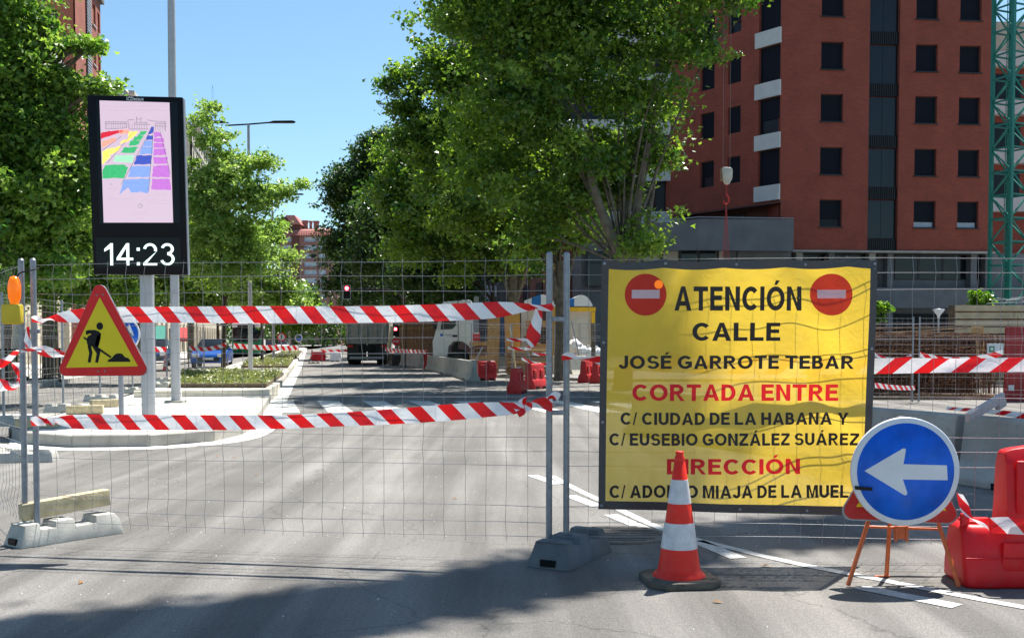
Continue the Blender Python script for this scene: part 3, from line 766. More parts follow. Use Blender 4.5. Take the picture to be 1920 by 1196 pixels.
top_seg = [H(66, 595, 603, yA(66)), H(78, 598, 606, yA(78), .02), H(92, 594, 600, yA(92), .03), H(112, 586, 604, yA(112)), H(140, 580, 605, yA(140)), H(190, 576, 605, yA(190)), H(300, 575, 605, yA(300)),
           H(450, 574, 606, yA(450)), H(600, 574, 606, yA(600)), H(700, 574, 605, yA(700)), H(800, 571, 603, yA(800)), H(880, 568, 600, yA(880)), H(930, 566, 596, yA(930)), H(965, 567, 589, yA(965)), H(995, 570, 582, yA(995)), H(1012, 573, 580, yA(1012))]
tp = tape('barrier_tape', top_seg, 'red and white striped tape stretched high across the road fence, the upper of two', u0=-.055)
bot_seg = [H(64, 785, 794, yA(66)), H(80, 786, 796, yA(80), .03), H(98, 783, 792, yA(95)), H(120, 779, 799, yA(120)), H(150, 777, 804, yA(150)), H(250, 777, 806, yA(250)), H(400, 778, 806, yA(400)), H(520, 778, 804, yA(520)), H(640, 773, 799, yA(640)),
           H(740, 766, 795, yA(740)), H(850, 757, 788, yA(850)), H(920, 754, 781, yA(920)), H(965, 755, 776, yA(965)), H(985, 758, 768, yA(985)), H(1005, 748, 764, yA(1000)), H(1036, 741, 772, yA(1030))]
bt = tape('barrier_tape', bot_seg, 'red and white striped tape stretched low across the road fence, below the triangular sign', u0=.02)
Yp = 6.62
for nm, sg, u in [('tape_tail', [((1004, 578), (1017, 584), Yp), ((998, 598), (1017, 596), Yp), ((989, 618), (1015, 612), Yp), ((987, 638), (1012, 634), Yp), ((996, 652), (1003, 650), Yp)], .13),
                  ('tape_knot', [((1008, 572), (1008, 581), Yp), ((1022, 571), (1020, 583), Yp - .02), ((1034, 569), (1034, 583), Yp), ((1040, 572), (1038, 578), Yp + .06)], .0)]:
    tape(nm, sg, None, u0=u, parent=tp, wob=.014)
for nm, sg, u in [('tape_tail', [((985, 760), (990, 766), Yp), ((978, 768), (984, 776), Yp - .02), ((964, 766), (974, 782), Yp - .01)], .05),
                  ('tape_tail', [((983, 762), (986, 756), Yp - .01), ((972, 752), (990, 743), Yp - .03), ((985, 744), (1006, 741), Yp - .01)], .1),
                  ('tape_knot', [((984, 755), (984, 769), Yp - .03), ((992, 754), (992, 770), Yp - .05), ((998, 757), (998, 766), Yp - .02)], .02),
                  ('tape_knot', [((1028, 742), (1026, 750), Yp - .01), ((1040, 733), (1036, 747), Yp - .03), ((1052, 738), (1046, 752), Yp)], .11)]:
    tape(nm, sg, None, u0=u, parent=bt, wob=.016)
for o_, sg in [(tp, [((60, 594), (58, 603), 7.12), ((68, 591), (70, 605), 7.10), ((80, 596), (79, 603), 7.12)]), (bt, [((58, 782), (60, 798), 7.12), ((72, 780), (74, 798), 7.08), ((90, 786), (86, 798), 7.12)]), (bt, [((86, 781), (84, 790), 7.10), ((98, 783), (96, 798), 7.1), ((104, 790), (100, 797), 7.12)])]:
    tape('tape_knot', sg, None, u0=.13, parent=o_, wob=.014)
yB = lambda x: 6.75 + (6.62 - 6.75) * (x - 1060) / 1040 + .05
tr_seg = [H(1058, 668, 674, yB(1060)), H(1085, 668, 674, yB(1085), .02), H(1110, 668, 678, yB(1110)), H(1150, 668, 690, yB(1150)), H(1300, 671, 700, yB(1300)), H(1500, 673, 702, yB(1500)), H(1700, 671, 700, yB(1700)), H(1800, 672, 698, yB(1800)), H(1920, 670, 697, yB(1920)), H(2080, 664, 694, yB(2080))]
t3 = tape('barrier_tape', tr_seg, 'red and white striped tape behind the yellow banner, running out past its edge', 'tape_back', u0=.03, wob=.008)
tape('tape_knot', [((1052, 666), (1054, 676), 6.66), ((1064, 660), (1068, 674), 6.62), ((1080, 664), (1082, 672), 6.64)], None, u0=.1, parent=t3, wob=.014)
# tapes round the left twin posts
t4 = tape('barrier_tape', [((-30, 690), (-30, 706), 7.5), ((0, 674), (0, 692), 7.42), ((14, 668), (14, 682), 7.4), ((30, 657), (32, 665), 7.3), ((40, 655), (42, 661), 7.22), ((66, 650), (66, 658), 7.14), ((80, 651), (78, 660), 7.14)], 'loose white tape wrapped round the left twin posts at sign height', u0=.1, wob=.012)
tape('tape_tail', [((66, 650), (66, 660), 7.30), ((85, 648), (84, 668), 7.32), ((104, 654), (104, 670), 7.34), ((124, 660), (122, 668), 7.34)], None, u0=.08, parent=t4, wob=.02)
t5 = tape('barrier_tape', [((-30, 716), (-30, 742), 7.45), ((0, 710), (0, 734), 7.4), ((14, 714), (12, 732), 7.36), ((28, 722), (26, 730), 7.32), ((36, 708), (46, 712), 7.3), ((38, 724), (50, 726), 7.28)], 'crumpled red and white tape hanging from the outer left post below the lamp', u0=.06, wob=.016)
tape('tape_tail', [((20, 679), (38, 680), 7.34), ((24, 693), (38, 690), 7.3), ((30, 705), (38, 703), 7.3), ((26, 722), (42, 716), 7.28)], None, u0=0, parent=t5, wob=.015)
tape('tape_tail', [((50, 613), (56, 612), 7.17), ((48, 628), (56, 626), 7.16), ((46, 640), (58, 638), 7.15), ((50, 652), (60, 652), 7.14)], None, u0=0.1, parent=t4, wob=.01)

# ================================================================== ORANGE WARNING LAMP
Yl = 7.12
lp = P(24, 575, Yl); root = empty('warning_lamp', lp, 'orange plastic warning lamp on a yellow battery case hung on the left fence post', 'warning lamp')
q = MB(); q.box((-.003, 0, -.05), (.128, .07, .135)); q.build('battery_case', 'battery_yellow', root, bevel=.016, bseg=3)
q = MB(); prof = [(-.030, .0), (-.028, .03), (.0, .033), (.0, .0)]
q.lathe([(.026, .015), (.030, .03), (.036, .06), (.040, .10), (.041, .14), (.034, .175), (.024, .198), (.0, .204)], 20, c=(.012, 0, 0)); lo = q.build('lens', 'lens_orange', root)
for k in range(8):
    t = PI * 2 * k / 8; r_ = MB(); r_.tube([(.012 + .037 * math.cos(t), .037 * math.sin(t), .05), (.012 + .0415 * math.cos(t), .0415 * math.sin(t), .12), (.012 + .030 * math.cos(t), .030 * math.sin(t), .18)], .003, 4); r_.build('lens_rib', 'lens_orange', lo)
q = MB(); q.tube(subd([(.03, .0, .195), (.05, .01, .225), (.10, .05, .245), (.135, .10, .262)], 4), .005, 5); q.build('strap', 'black_metal', root)

# ================================================================== ROADWORKS TRIANGLE
def rounded(poly, r, n=5):
    out = []; m = len(poly)
    for i in range(m):
        p = Vector(poly[i]); a = (Vector(poly[i - 1]) - p); b = (Vector(poly[(i + 1) % m]) - p)
        ang = a.angle(b); d = r / math.tan(ang / 2); a.normalize(); b.normalize()
        s = p + a * d; e = p + b * d; bis = (a + b).normalized(); c = p + bis * (r / math.sin(ang / 2))
        a0 = math.atan2(s.y - c.y, s.x - c.x); a1 = math.atan2(e.y - c.y, e.x - c.x)
        while a1 - a0 > PI: a1 -= 2 * PI
        while a1 - a0 < -PI: a1 += 2 * PI
        for k in range(n + 1):
            t = a0 + (a1 - a0) * k / n; out.append((c.x + r * math.cos(t), c.y + r * math.sin(t)))
    return out
Yt = 7.02; sc_ = 1 / S(Yt)
o0 = P(192, 640, Yt); root = empty('roadworks_sign', o0, 'triangular red bordered yellow roadworks sign with a digging worker hung on the fence', 'traffic sign')
zc = .2844
def tz(x, y):                                  # reading of the enlarged photograph -> metres on the sign plate
    return ((x * zc - 192) * sc_, -((y * zc + 540) - 640) * sc_)
def plate(name, pts, y0, y1, m, parent, r=0, n=5):
    pl = rounded(pts, r, n) if r else pts; q = MB(); q.prism(pl, y0, y1); return q.build(name, m, parent)
pl = plate('plate', [tz(657, -75), tz(365, 578), tz(990, 575)], 0, .018, 'sign_red', root, r=.043, n=7)
q = MB(); q.prism(rounded([tz(657, -79), tz(361, 581), tz(994, 578)], .045, 7), .003, .024); q.build('rim', 'galvanised', root)
plate('yellow_field', [tz(662, 63), tz(433, 525), tz(907, 515)], -.0015, .001, 'sign_yellow', root)
wk = MB()
def pg(pts): wk.prism([tz(*p) for p in pts], -.003, -.0012)
pg([(660 + 22 * math.cos(t * PI / 8), 251 + 25 * math.sin(t * PI / 8)) for t in range(16)])
pg([(568, 283), (585, 277), (628, 276), (655, 287), (668, 302), (664, 330), (650, 372), (638, 385), (612, 382), (585, 388), (574, 362), (572, 335), (582, 318), (603, 305), (601, 299), (588, 301), (578, 308), (569, 305)])
pg([(577, 380), (600, 382), (609, 425), (596, 492), (577, 489), (588, 428)])
pg([(606, 380), (636, 380), (662, 418), (645, 492), (626, 489), (637, 432)])
pg([(553, 320), (575, 334), (572, 345), (552, 332)])
pg([(640, 318), (655, 300), (664, 330), (646, 400), (625, 372), (634, 350)])
pg([(646, 394), (654, 394), (735, 452), (726, 461), (644, 404)])
pg([(708, 486), (712, 472), (735, 462), (752, 442), (768, 431), (790, 430), (806, 434), (822, 455), (846, 462), (860, 482), (856, 486)])
wk.build('worker_symbol', 'sign_black', root)
for (x, y) in [(642, 48), (684, 45), (647, 548), (690, 546)]:
    q = MB(); c = tz(x, y); q.lathe([(.006, .0), (.006, -.004), (.003, -.006), (0, -.006)], 10, c=(c[0], 0, c[1]), axis='y'); q.build('bolt', 'galvanised', root)
q = MB(); q.tube([(0, .02, .22), (0, .06, .24), (0, .1, .23)], .004, 5); q.tube([(0, .02, -.15), (0, .06, -.15)], .004, 5); q.build('bracket', 'galvanised', root)

# ================================================================== BANNER
Yb = 6.62; sb = 1 / S(Yb); cb = P(1380, 720, Yb)
root = empty('banner', cb, 'large yellow road closure banner with black hem tied to the fence', 'banner')
def bz(x, y): return ((x - 1380) * sb, -(y - 720) * sb)
def bend(x, z):
    t = max(0, min(1, (z + .80) / 1.6))
    r = .010 * math.sin(x * 5.2 + z * 2.4) + .007 * math.sin(x * 9.7 - z * 6.1 + 1) + .010 * math.sin(z * 4.1 + x * 1.3 + 2)
    r += .011 * (t ** 3) * math.cos(x * 2 * PI / .46 + 1.2) + .014 * math.exp(-((x - .62 + (z) * .25) / .10) ** 2) * math.sin(z * 11)
    r += .012 * math.exp(-((x + .3 - z * .8) / .08) ** 2) * max(0, z) * 1.2
    return r
BL, BR = (1122, 955), (1594, 966)
TLc, TRc = (1127, 488), (1643, 484)
def edge_pt(u, v):     # u along, v down
    sag = 5 * abs(math.sin(u * PI * 4.5)) * (1 - v) ** 6 * (1 if 0 < u < 1 else 0)
    tx = TLc[0] + (TRc[0] - TLc[0]) * u; ty = TLc[1] + (TRc[1] - TLc[1]) * u + sag
    bx = BL[0] + (1632 - BL[0]) * u; by = BL[1] + (968 - BL[1]) * u
    return (tx + (bx - tx) * v, ty + (by - ty) * v)
def banner_patch(us, vs, m, name, dy=0):
    q = MB(); vv = []
    for v in vs:
        for u in us:
            x, z = bz(*edge_pt(u, v)); vv.append((x, bend(x, z) + dy, z))
    W_ = len(us); fs = [(j * W_ + i, j * W_ + i + 1, (j + 1) * W_ + i + 1, (j + 1) * W_ + i) for j in range(len(vs) - 1) for i in range(W_ - 1)]
    q.add(vv, fs, 0, True); o = q.build(name, m, root); return o
hu = .026; hv = .034; lin = np.linspace
banner_patch(lin(hu, 1 - hu, 70), lin(hv, 1 - hv, 60), 'banner_yellow', 'sheet')
for nm, us, vs_ in [('hem', lin(0, 1, 80), lin(0, hv, 4)), ('hem', lin(0, 1, 80), lin(1 - hv, 1, 4)), ('hem', lin(0, hu, 4), lin(hv, 1 - hv, 60)), ('hem', lin(1 - hu, 1, 4), lin(hv, 1 - hv, 60))]:
    banner_patch(us, vs_, 'banner_hem', nm)
def bn(px, py, h, wd, s, m, bold=.02):
    x, z = bz(px, py)
    def adv(q): return sum(glyph_polys(c, .235, .20)[1] + .12 for c in q) - .12
    tot = adv(s); k = wd * sb / tot; x0 = x - wd * sb / 2; pos = 0
    for w_ in s.split(' '):
        a = adv(w_) * k
        block_text(w_, h * sb, a, m, 'lettering', root, Matrix.Translation((x0 + pos + a / 2, 0, z)), bend, lift=.0028)
        pos += a + (.12 * 2 + .16) * k
bn(1382, 560, 45, 238, 'ATENCIÓN', 'ink_black', .042)
bn(1380, 622, 34, 166, 'CALLE', 'ink_black', .036)
bn(1380, 679, 25, 440, 'JOSÉ GARROTE TEBAR', 'ink_black', .034)
bn(1379, 736, 31, 386, 'CORTADA ENTRE', 'ink_red', .036)
bn(1378, 785, 23, 428, 'C/ CIUDAD DE LA HABANA Y', 'ink_black', .030)
bn(1378, 824, 23, 470, 'C/ EUSEBIO GONZÁLEZ SUÁREZ', 'ink_black', .030)
bn(1377, 875, 29, 252, 'DIRECCIÓN', 'ink_red', .036)
bn(1380, 922, 24, 474, 'C/ ADOLFO MIAJA DE LA MUELA', 'ink_black', .030)
def bdisc(px, py, r, m, name, dy, sq=1, poly=None):
    q = MB(); x0, z0 = bz(px, py); vv = [(x0, bend(x0, z0) - dy, z0)]
    rings = 5; n = 36
    if poly is None:
        for k in range(1, rings + 1):
            for i in range(n):
                x = x0 + r * sb * k / rings * math.cos(2 * PI * i / n); z = z0 + r * sb * k / rings * math.sin(2 * PI * i / n); vv.append((x, bend(x, z) - dy, z))
        fs = [(0, 1 + i, 1 + (i + 1) % n) for i in range(n)]
        for k in range(rings - 1):
            for i in range(n):
                a = 1 + k * n; b = a + n; fs.append((a + i, b + i, b + (i + 1) % n, a + (i + 1) % n))
        q.add(vv, fs, 0, True)
    else:
        w_, h_ = poly; vv = []
        for j in range(4):
            for i in range(9):
                x = x0 + (i / 8 - .5) * w_ * sb; z = z0 + (j / 3 - .5) * h_ * sb; vv.append((x, bend(x, z) - dy, z))
        q.add(vv, [(j * 9 + i, j * 9 + i + 1, (j + 1) * 9 + i + 1, (j + 1) * 9 + i) for j in range(3) for i in range(8)], 0, True)
    return q.build(name, m, root)
for cx in (1209, 1555):
    bdisc(cx, 553, 39, 'ink_disc', 'no_entry_symbol', .0022); bdisc(cx, 552, 0, 'ink_white', 'white_bar', .0042, poly=(52, 16))
bdisc(1233, 534, 8, 'lens_orange', 'reflector', .006)
for (u, v) in [(.01, .014), (.23, .016), (.49, .016), (.74, .016), (.99, .014), (.012, .33), (.012, .65), (.012, .985), (.27, .985), (.52, .985), (.77, .985), (.988, .35)]:
    x, z = bz(*edge_pt(u, v)); q = MB(); q.lathe([(.0085, .0), (.0095, -.003), (.006, -.004), (.004, -.0015), (0, -.001)], 12, c=(x, bend(x, z) - .001, z), axis='y'); q.build('eyelet', 'galvanised', root)

# ================================================================== CONE
g = G(1273, 1092); root = empty('traffic_cone', (g.x, g.y, 0), 'red traffic cone with two white bands on a black rubber base before the banner', 'traffic cone')
cs = 1.0
q = MB(); w_ = .205; ch = .07
q.prism([(-w_ + ch, -w_), (w_ - ch, -w_), (w_, -w_ + ch), (w_, w_ - ch), (w_ - ch, w_), (-w_ + ch, w_), (-w_, w_ - ch), (-w_, -w_ + ch)], 0, .042, plane='xy')
q.build('base', 'rubber_dusty', root, bevel=.010, rz=math.radians(8))
Hc = .755
def cr(z): return .125 + (.028 - .125) * (z - .05) / (Hc - .09) 
def band(name, z0, z1, m, dr=0):
    q = MB(); q.lathe([(cr(z0) + dr, z0), (cr((z0 + z1) / 2) + dr, (z0 + z1) / 2), (cr(z1) + dr, z1)], 40); q.build(name, m, root)
q = MB(); q.lathe([(.150, .033), (.152, .042), (.146, .055), (.128, .068), (cr(.09), .09), (cr(.36), .36), (cr(Hc - .06), Hc - .06), (.026, Hc - .055), (.030, Hc - .04), (.026, Hc - .03), (.022, Hc - .022), (.0235, Hc - .004), (.021, Hc), (.012, Hc), (.010, Hc - .05), (0, Hc - .05)], 40)
q.build('cone_body', 'cone_red', root)
band('reflective_band', .205, .350, 'reflective', .0022); band('reflective_band', .460, .595, 'reflective', .0022)

# ================================================================== ROUND ARROW SIGN AND TRIPOD
Ys = 5.98; ss = 1 / S(Ys); o0 = P(1698, 884, Ys)
root = empty('arrow_sign', o0, 'round blue sign with a white arrow pointing left, on an orange stand', 'traffic sign')
def az(x, y): return ((x * .3177 + 1540 - 1698) * ss, -((y * .3177 + 760) - 884) * ss)
q = MB(); q.lathe([(.0, 0), (.300, 0), (.3055, .004), (.3065, .02), (.303, .022), (0, .022)], 64, axis='y'); q.build('disc', 'sign_white', root)
q = MB(); q.lathe([(.0, -.0018), (.2735, -.0018), (.2735, .0)], 64, axis='y'); q.build('blue_field', 'sign_blue', root)
q = MB(); arrow = [(253, 385), (478, 252), (492, 252), (496, 262), (482, 345), (740, 352), (746, 440), (480, 436), (508, 514), (506, 526), (492, 530)]
ap = [az(*p) for p in arrow]; q.prism(ap, -.0038, -.0012); q.build('arrow_symbol', 'sign_white', root)
q = MB(); q.prism([az(195, 474), az(300, 484), az(298, 503), az(198, 496)], -.006, -.003); q.build('black_tape', 'sign_black', root)
q = MB()
q.tube([(-.26, .012, 0), (-.2, .03, 0), (.2, .03, 0), (.26, .012, 0)], .01, 6); q.build('back_rail', 'galvanised', root)
# the triangle fixed behind the disc
Y2 = 6.06; root2 = empty('warning_triangle', P(1690, 900, Y2), 'worn red bordered triangular sign mostly hidden behind the round arrow sign', 'traffic sign')
s2 = 1 / S(Y2)
def t2(x, y): return ((x - 1690) * s2, -(y - 900) * s2)
q = MB(); q.prism(rounded([t2(1691, 765), t2(1572, 972), t2(1806, 982)], .05, 7), 0, .012); q.build('plate', 'red_plastic_old', root2)
q = MB(); q.prism(rounded([t2(1691, 760), t2(1568, 975), t2(1810, 985)], .053, 7), .004, .016); q.build('rim', 'galvanised', root2)
q = MB(); q.prism([t2(1691, 832), t2(1605, 950), t2(1775, 957)], -.0015, .001); q.build('yellow_field', 'sign_yellow', root2)
root3 = empty('sign_stand', (o0.x, 6.1, 0), 'orange painted folding metal stand with splayed legs under the round arrow sign', 'sign stand')
def W3(p): return p - Vector((o0.x, 6.1, 0))
gl = G(1590, 1100); gr = G(1798, 1103); gb = G(1662, 1082); ga = G(1672, 1086)
def leg(a, b, r=.0125):
    q = MB(); q.tube([W3(a), W3(b)], r, 6); return q.build('leg', 'orange_paint', root3)
leg(P(1640, 940, 6.12), gl + Vector((0, 0, .01))); leg(P(1748, 945, 6.12), gr + Vector((0, 0, .01)))
leg(P(1670, 955, 6.14), gb + Vector((0, 0, .01)))
q = MB(); q.tube([W3(P(1622, 987, 6.10)), W3(P(1765, 992, 6.10))], .009, 6); q.build('crossbar', 'orange_paint', root3)
q = MB(); q.box(W3(P(1688, 998, 6.08)), (.075, .012, .075)); q.box(W3(P(1680, 1000, 6.075)), (.012, .02, .09)); q.box(W3(P(1700, 1000, 6.075)), (.012, .02, .09)); q.build('bracket', 'orange_paint', root3, bevel=.002, bseg=1)
q = MB(); q.tube([W3(gb + Vector((-.07, .0, .006))), W3(gb + Vector((.02, 0, .008)))], .007, 5); q.build('foot_plate', 'orange_paint', root3)

# ================================================================== RED WATER BARRIER (near)
def water_barrier_near():
    b0 = G(1810, 1104); root = empty('water_barrier', (b0.x, b0.y, 0), 'big glossy red stepped plastic barrier beside the orange sign stand', 'plastic barrier', math.radians(-4))
    D = .40; L = 1.15
    q = MB()   # lower body, with a sloping foot, and a recess in its face
    def loop(x, ys): return [(x, y, z) for y, z in ys]
    secl = [(-.0, .0), (-.0, .10), (.05, .30), (.08, .345), (D - .08, .345), (D - .05, .30), (D, .10), (D, 0)]
    xs = [0, .04, .16, .24, L]
    vs = []; n = len(secl)
    for x in xs:
        ind = {0: .03, .04: .0, .16: .0, .24: .018, L: .018}[x]
        vs += [(x, y + (ind if y < D / 2 else -ind), z * (1 if x > .02 else .96)) for y, z in secl]
    fs = [(i * n + k, i * n + (k + 1) % n, (i + 1) * n + (k + 1) % n, (i + 1) * n + k) for i in range(len(xs) - 1) for k in range(n)]
    fs += [tuple(range(n))[::-1], tuple(range(len(vs) - n, len(vs)))]
    q.add(vs, fs); q.build('lower_body', 'red_plastic', root, bevel=.022, bseg=3)
    q = MB()
    up = [(.075, .335), (.095, .45), (.115, .70), (.15, .775), (D - .15, .775), (D - .115, .70), (D - .095, .45), (D - .075, .335)]
    xs = [.255, .262, .30, .42, L]; vs = []
    for x in xs:
        zf = {.255: .92, .262: .955, .30: .985, .42: 1.03, L: 1.03}[x]
        vs += [(x, y, .335 + (z - .335) * zf) for y, z in up]
    n = len(up); fs = [(i * n + k, i * n + (k + 1) % n, (i + 1) * n + (k + 1) % n, (i + 1) * n + k) for i in range(len(xs) - 1) for k in range(n)]
    fs += [tuple(range(n))[::-1], tuple(range(len(vs) - n, len(vs)))]
    q.add(vs, fs); q.build('upper_body', 'red_plastic', root, bevel=.022, bseg=3)
    q = MB(); q.lathe([(.026, .30), (.026, .395), (.022, .405), (0, .406)], 16, c=(.035, .13, 0)); q.build('peg', 'red_plastic', root)
    q = MB(); q.box((.13, .2, .352), (.17, .16, .02)); q.build('step_rib', 'red_plastic', root, bevel=.008)
    q = MB(); q.prism([(.42, .02), (.62, .14), (.9, .14), (.9, .02)], -.012, .02); q.build('foot_panel', 'red_plastic', root, bevel=.008)
    q = MB(); q.tube([(.0, -.001, .172), (L, .016, .172)], .004, 5); q.build('mould_seam', 'red_plastic', root)
    for x in (.20, .50, .80): q = MB(); q.prism([(x, .10), (x + .16, .10), (x + .15, .26), (x + .01, .26)], .012, .05); q.build('recess_rib', 'red_plastic', root, bevel=.012)
    for x in (.36, .62, .88): q = MB(); q.box((x, .094, .56), (.12, .03, .30)); q.build('upright_rib', 'red_plastic', root, bevel=.012)
    q = MB(); q.lathe([(.04, .765), (.04, .80), (0, .80)], 16, c=(.62, D / 2, 0)); q.build('filler_cap', 'rubber', root)
    return root
water_barrier_near()
t6 = tape('barrier_tape', [((1794, 924), (1806, 927), 6.0), ((1798, 945), (1816, 945), 6.0), ((1806, 962), (1822, 966), 5.98), ((1822, 972), (1832, 980), 5.96), ((1846, 972), (1850, 990), 5.92), ((1862, 970), (1858, 998), 5.86), ((1890, 969), (1888, 1000), 5.84), ((1930, 972), (1930, 1003), 5.84), ((1990, 974), (1990, 1005), 5.84)],
          'red and white tape tied from the round sign round the glossy red barrier', u0=.02, wob=.007)

# ================================================================== BUILDINGS
def wall_with_openings(W_, H_, ops, depth, z0=0):
    """front skin in local xz (x 0..W, z 0..H) with real recessed openings"""
    xs = sorted({0, W_, *[o[0] for o in ops], *[o[2] for o in ops]}); zs = sorted({z0, H_, *[o[1] for o in ops], *[o[3] for o in ops]})
    q = MB()
    for i in range(len(xs) - 1):
        run = None
        for j in range(len(zs) - 1):
            cx = (xs[i] + xs[i + 1]) / 2; cz = (zs[j] + zs[j + 1]) / 2
            hole = any(o[0] < cx < o[2] and o[1] < cz < o[3] for o in ops)
            if not hole and run is None: run = zs[j]
            if (hole or j == len(zs) - 2) and run is not None:
                top = zs[j] if hole else zs[j + 1]
                q.add([(xs[i], 0, run), (xs[i + 1], 0, run), (xs[i + 1], 0, top), (xs[i], 0, top)], [(0, 1, 2, 3)]); run = None
    for (a, b, c, d) in ops:
        q.add([(a, 0, b), (c, 0, b), (c, 0, d), (a, 0, d), (a, depth, b), (c, depth, b), (c, depth, d), (a, depth, d)], [(0, 4, 5, 1), (1, 5, 6, 2), (2, 6, 7, 3), (3, 7, 4, 0)])
    return q
_win = {}
def window(parent, x, z, w_, h_, depth, frm='frame_dark', pane='window_dark', sill=None, key=None, split=1, strip=0, shutter=1.0):
    k = (round(w_, 3), round(h_, 3), depth, frm, pane, split, strip, sill, shutter)
    if k in _win:
        c = copy_tree(_win[k], parent); c.location = (x, 0, z); return c
    f = MB(); t = .05
    for (cx, cz, dx, dz) in [(w_ / 2, t / 2, w_, t), (w_ / 2, h_ - t / 2, w_, t), (t / 2, h_ / 2, t, h_ - 2 * t), (w_ - t / 2, h_ / 2, t, h_ - 2 * t)]: f.box((cx, depth - .03, cz), (dx, .06, dz))
    o = f.build('window', frm, parent, loc=(x, 0, z))
    if shutter > 0:
        s_ = MB(); s_.box((w_ / 2, depth - .045, h_ - t - (h_ - 2 * t) * shutter / 2), (w_ - 2 * t, .03, (h_ - 2 * t) * shutter)); s_.build('shutter', 'shutter' if pane == 'window_dark' else pane, o)
    if shutter < 1:
        hh = (h_ - 2 * t) * (1 - shutter); n = split
        for i in range(n):
            p = MB(); ww = (w_ - 2 * t) / n; p.box((t + ww * (i + .5), depth + .01, t + hh / 2), (ww - .03, .02, hh)); p.build('pane', pane if not strip else 'pane_pale', o)
    if sill: p = MB(); p.box((w_ / 2, -.02, -.045), (w_ + .12, .14, .06)); p.build('sill', sill, o)
    _win[k] = o; return o
def slabbox(p, q_, r, z0, z1, m, name, parent=None, kind=None):
    """vertical prism over ground points"""
    o = MB(); o.prism([(a[0], a[1]) for a in (p, q_, r)], z0, z1, plane='xy'); return o.build(name, m, parent, kind=kind)

# ---- the red brick block at the right
YA = 60.0; sA = 1 / S(YA)
cor = P(1461, 640, YA); endA = P(1858, 640, 61.2)
root = empty('apartment_block', (cor.x, cor.y, 0), 'tall dark red brick apartment block with shuttered windows behind the yellow banner', 'building')
dA = Vector((endA.x - cor.x, endA.y - cor.y, 0)); LA = dA.length; rzA = math.atan2(dA.y, dA.x)
def uA(px): return (px - 1461) / (1858 - 1461) * LA
def zA(py): return EYE + (HZ - py) * sA * 1.004
zb = zA(470); ztop = 34
fa = bpy.data.objects.new('facade', None); COL.objects.link(fa); fa.parent = root; fa.rotation_euler = (0, 0, rzA)
ops = []; rows = [376, 279, 181, 85, -12, -109, -206]
cols = [(1533, 1574), (1708, 1749), (1790, 1830)]
for r in rows:
    for a, b in cols: ops.append((uA(a), zA(r + 50), uA(b), zA(r)))
wall_ops = list(ops); wall_ops.append((uA(1622), zb, uA(1678), ztop)); 
lowop = (0, zb - .001, uA(1500), zA(378))
wo = wall_with_openings(LA, ztop, wall_ops, .30, z0=zb)
wo.build('wall', 'brick_red', fa)
# core behind the skin: pulled back so openings read as recesses
q = MB(); q.box((LA / 2, 6.36, (ztop + zb) / 2), (LA - .004, 12, ztop - zb - .01)); q.build('core', 'brick_red', fa)
for i, (a, b, c, d) in enumerate(ops):
    low = i < 3
    sh = 1.0 if not low else (.72 if i == 0 else .80)
    window(fa, a, b, c - a, d - b, .26, sill='frame_dark', split=1, strip=1 if (low and i > 0) else 0, shutter=sh)
# dark stair strip with slatted spandrels
for k in range(8):
    z0 = zA(470 - 96 * k); zt = z0 + 96 * sA
    p = MB(); p.box(((uA(1622) + uA(1678)) / 2, .22, z0 + .36), (uA(1678) - uA(1622) - .02, .1, .70)); sp = p.build('spandrel', 'frame_dark', fa)
    r_ = MB()
    for j in range(14): r_.box((uA(1622) + .06 + j * (uA(1678) - uA(1622) - .12) / 13, .15, z0 + .36), (.04, .04, .70))
    r_.build('slat_screen', 'black_metal', sp, kind='stuff')
    for j in range(2):
        ww = (uA(1678) - uA(1622)) / 2 - .03; p = MB(); p.box((uA(1622) + .02 + ww * (j + .5) + j * .02, .27, (z0 + .73 + zt - .03) / 2), (ww, .02, zt - z0 - .76)); p.build('pane', 'glass', fa)
# lower floors: piers, dark glazing, concrete beam
q = MB(); q.box((LA / 2 + 1, 6.9, zb / 2), (LA + 10, 12, zb - .02)); q.build('base', 'facade_concrete', fa)
q = MB(); q.box((LA / 2, .05, zb - .06), (LA + .2, .5, .10)); q.build('cornice', 'concrete', fa)
for (a, b) in [(1500, 1632), (1641, 1655), (1686, 1825), (1832, 1858)]:
    n = max(1, int((b - a) / 36))
    for i in range(n):
        x0 = uA(a + (b - a) * i / n); x1 = uA(a + (b - a) * (i + 1) / n)
        f = MB(); z0, z1 = zA(522), zA(474)
        for (cx, cz, dx, dz) in [((x0 + x1) / 2, z0 + .03, x1 - x0, .06), ((x0 + x1) / 2, z1 - .03, x1 - x0, .06), (x0 + .03, (z0 + z1) / 2, .06, z1 - z0 - .12), (x1 - .03, (z0 + z1) / 2, .06, z1 - z0 - .12)]: f.box((cx, .86, cz), (dx, .06, dz))
        wn = f.build('window', 'frame_dark', fa); p = MB(); p.box(((x0 + x1) / 2, .875, (z0 + z1) / 2), (x1 - x0 - .12, .02, z1 - z0 - .12)); p.build('pane', 'glass', wn)
for px in (1500, 1560, 1636, 1670, 1828, 1856):
    p = MB(); p.box((uA(px), .55, zb / 2), (.36, .55, zb - .14)); p.build('pier', 'concrete' if px in (1636, 1500) else 'facade_concrete', fa)
q = MB(); q.box((LA / 2 + 1, .45, zA(558)), (LA + 8, .8, 1.15)); q.build('beam', 'facade_concrete', fa)
q = MB(); q.box((uA(1720), .78, zA(604)), (uA(1790) - uA(1650), .2, 1.0)); q.build('entrance', 'black_metal', fa)
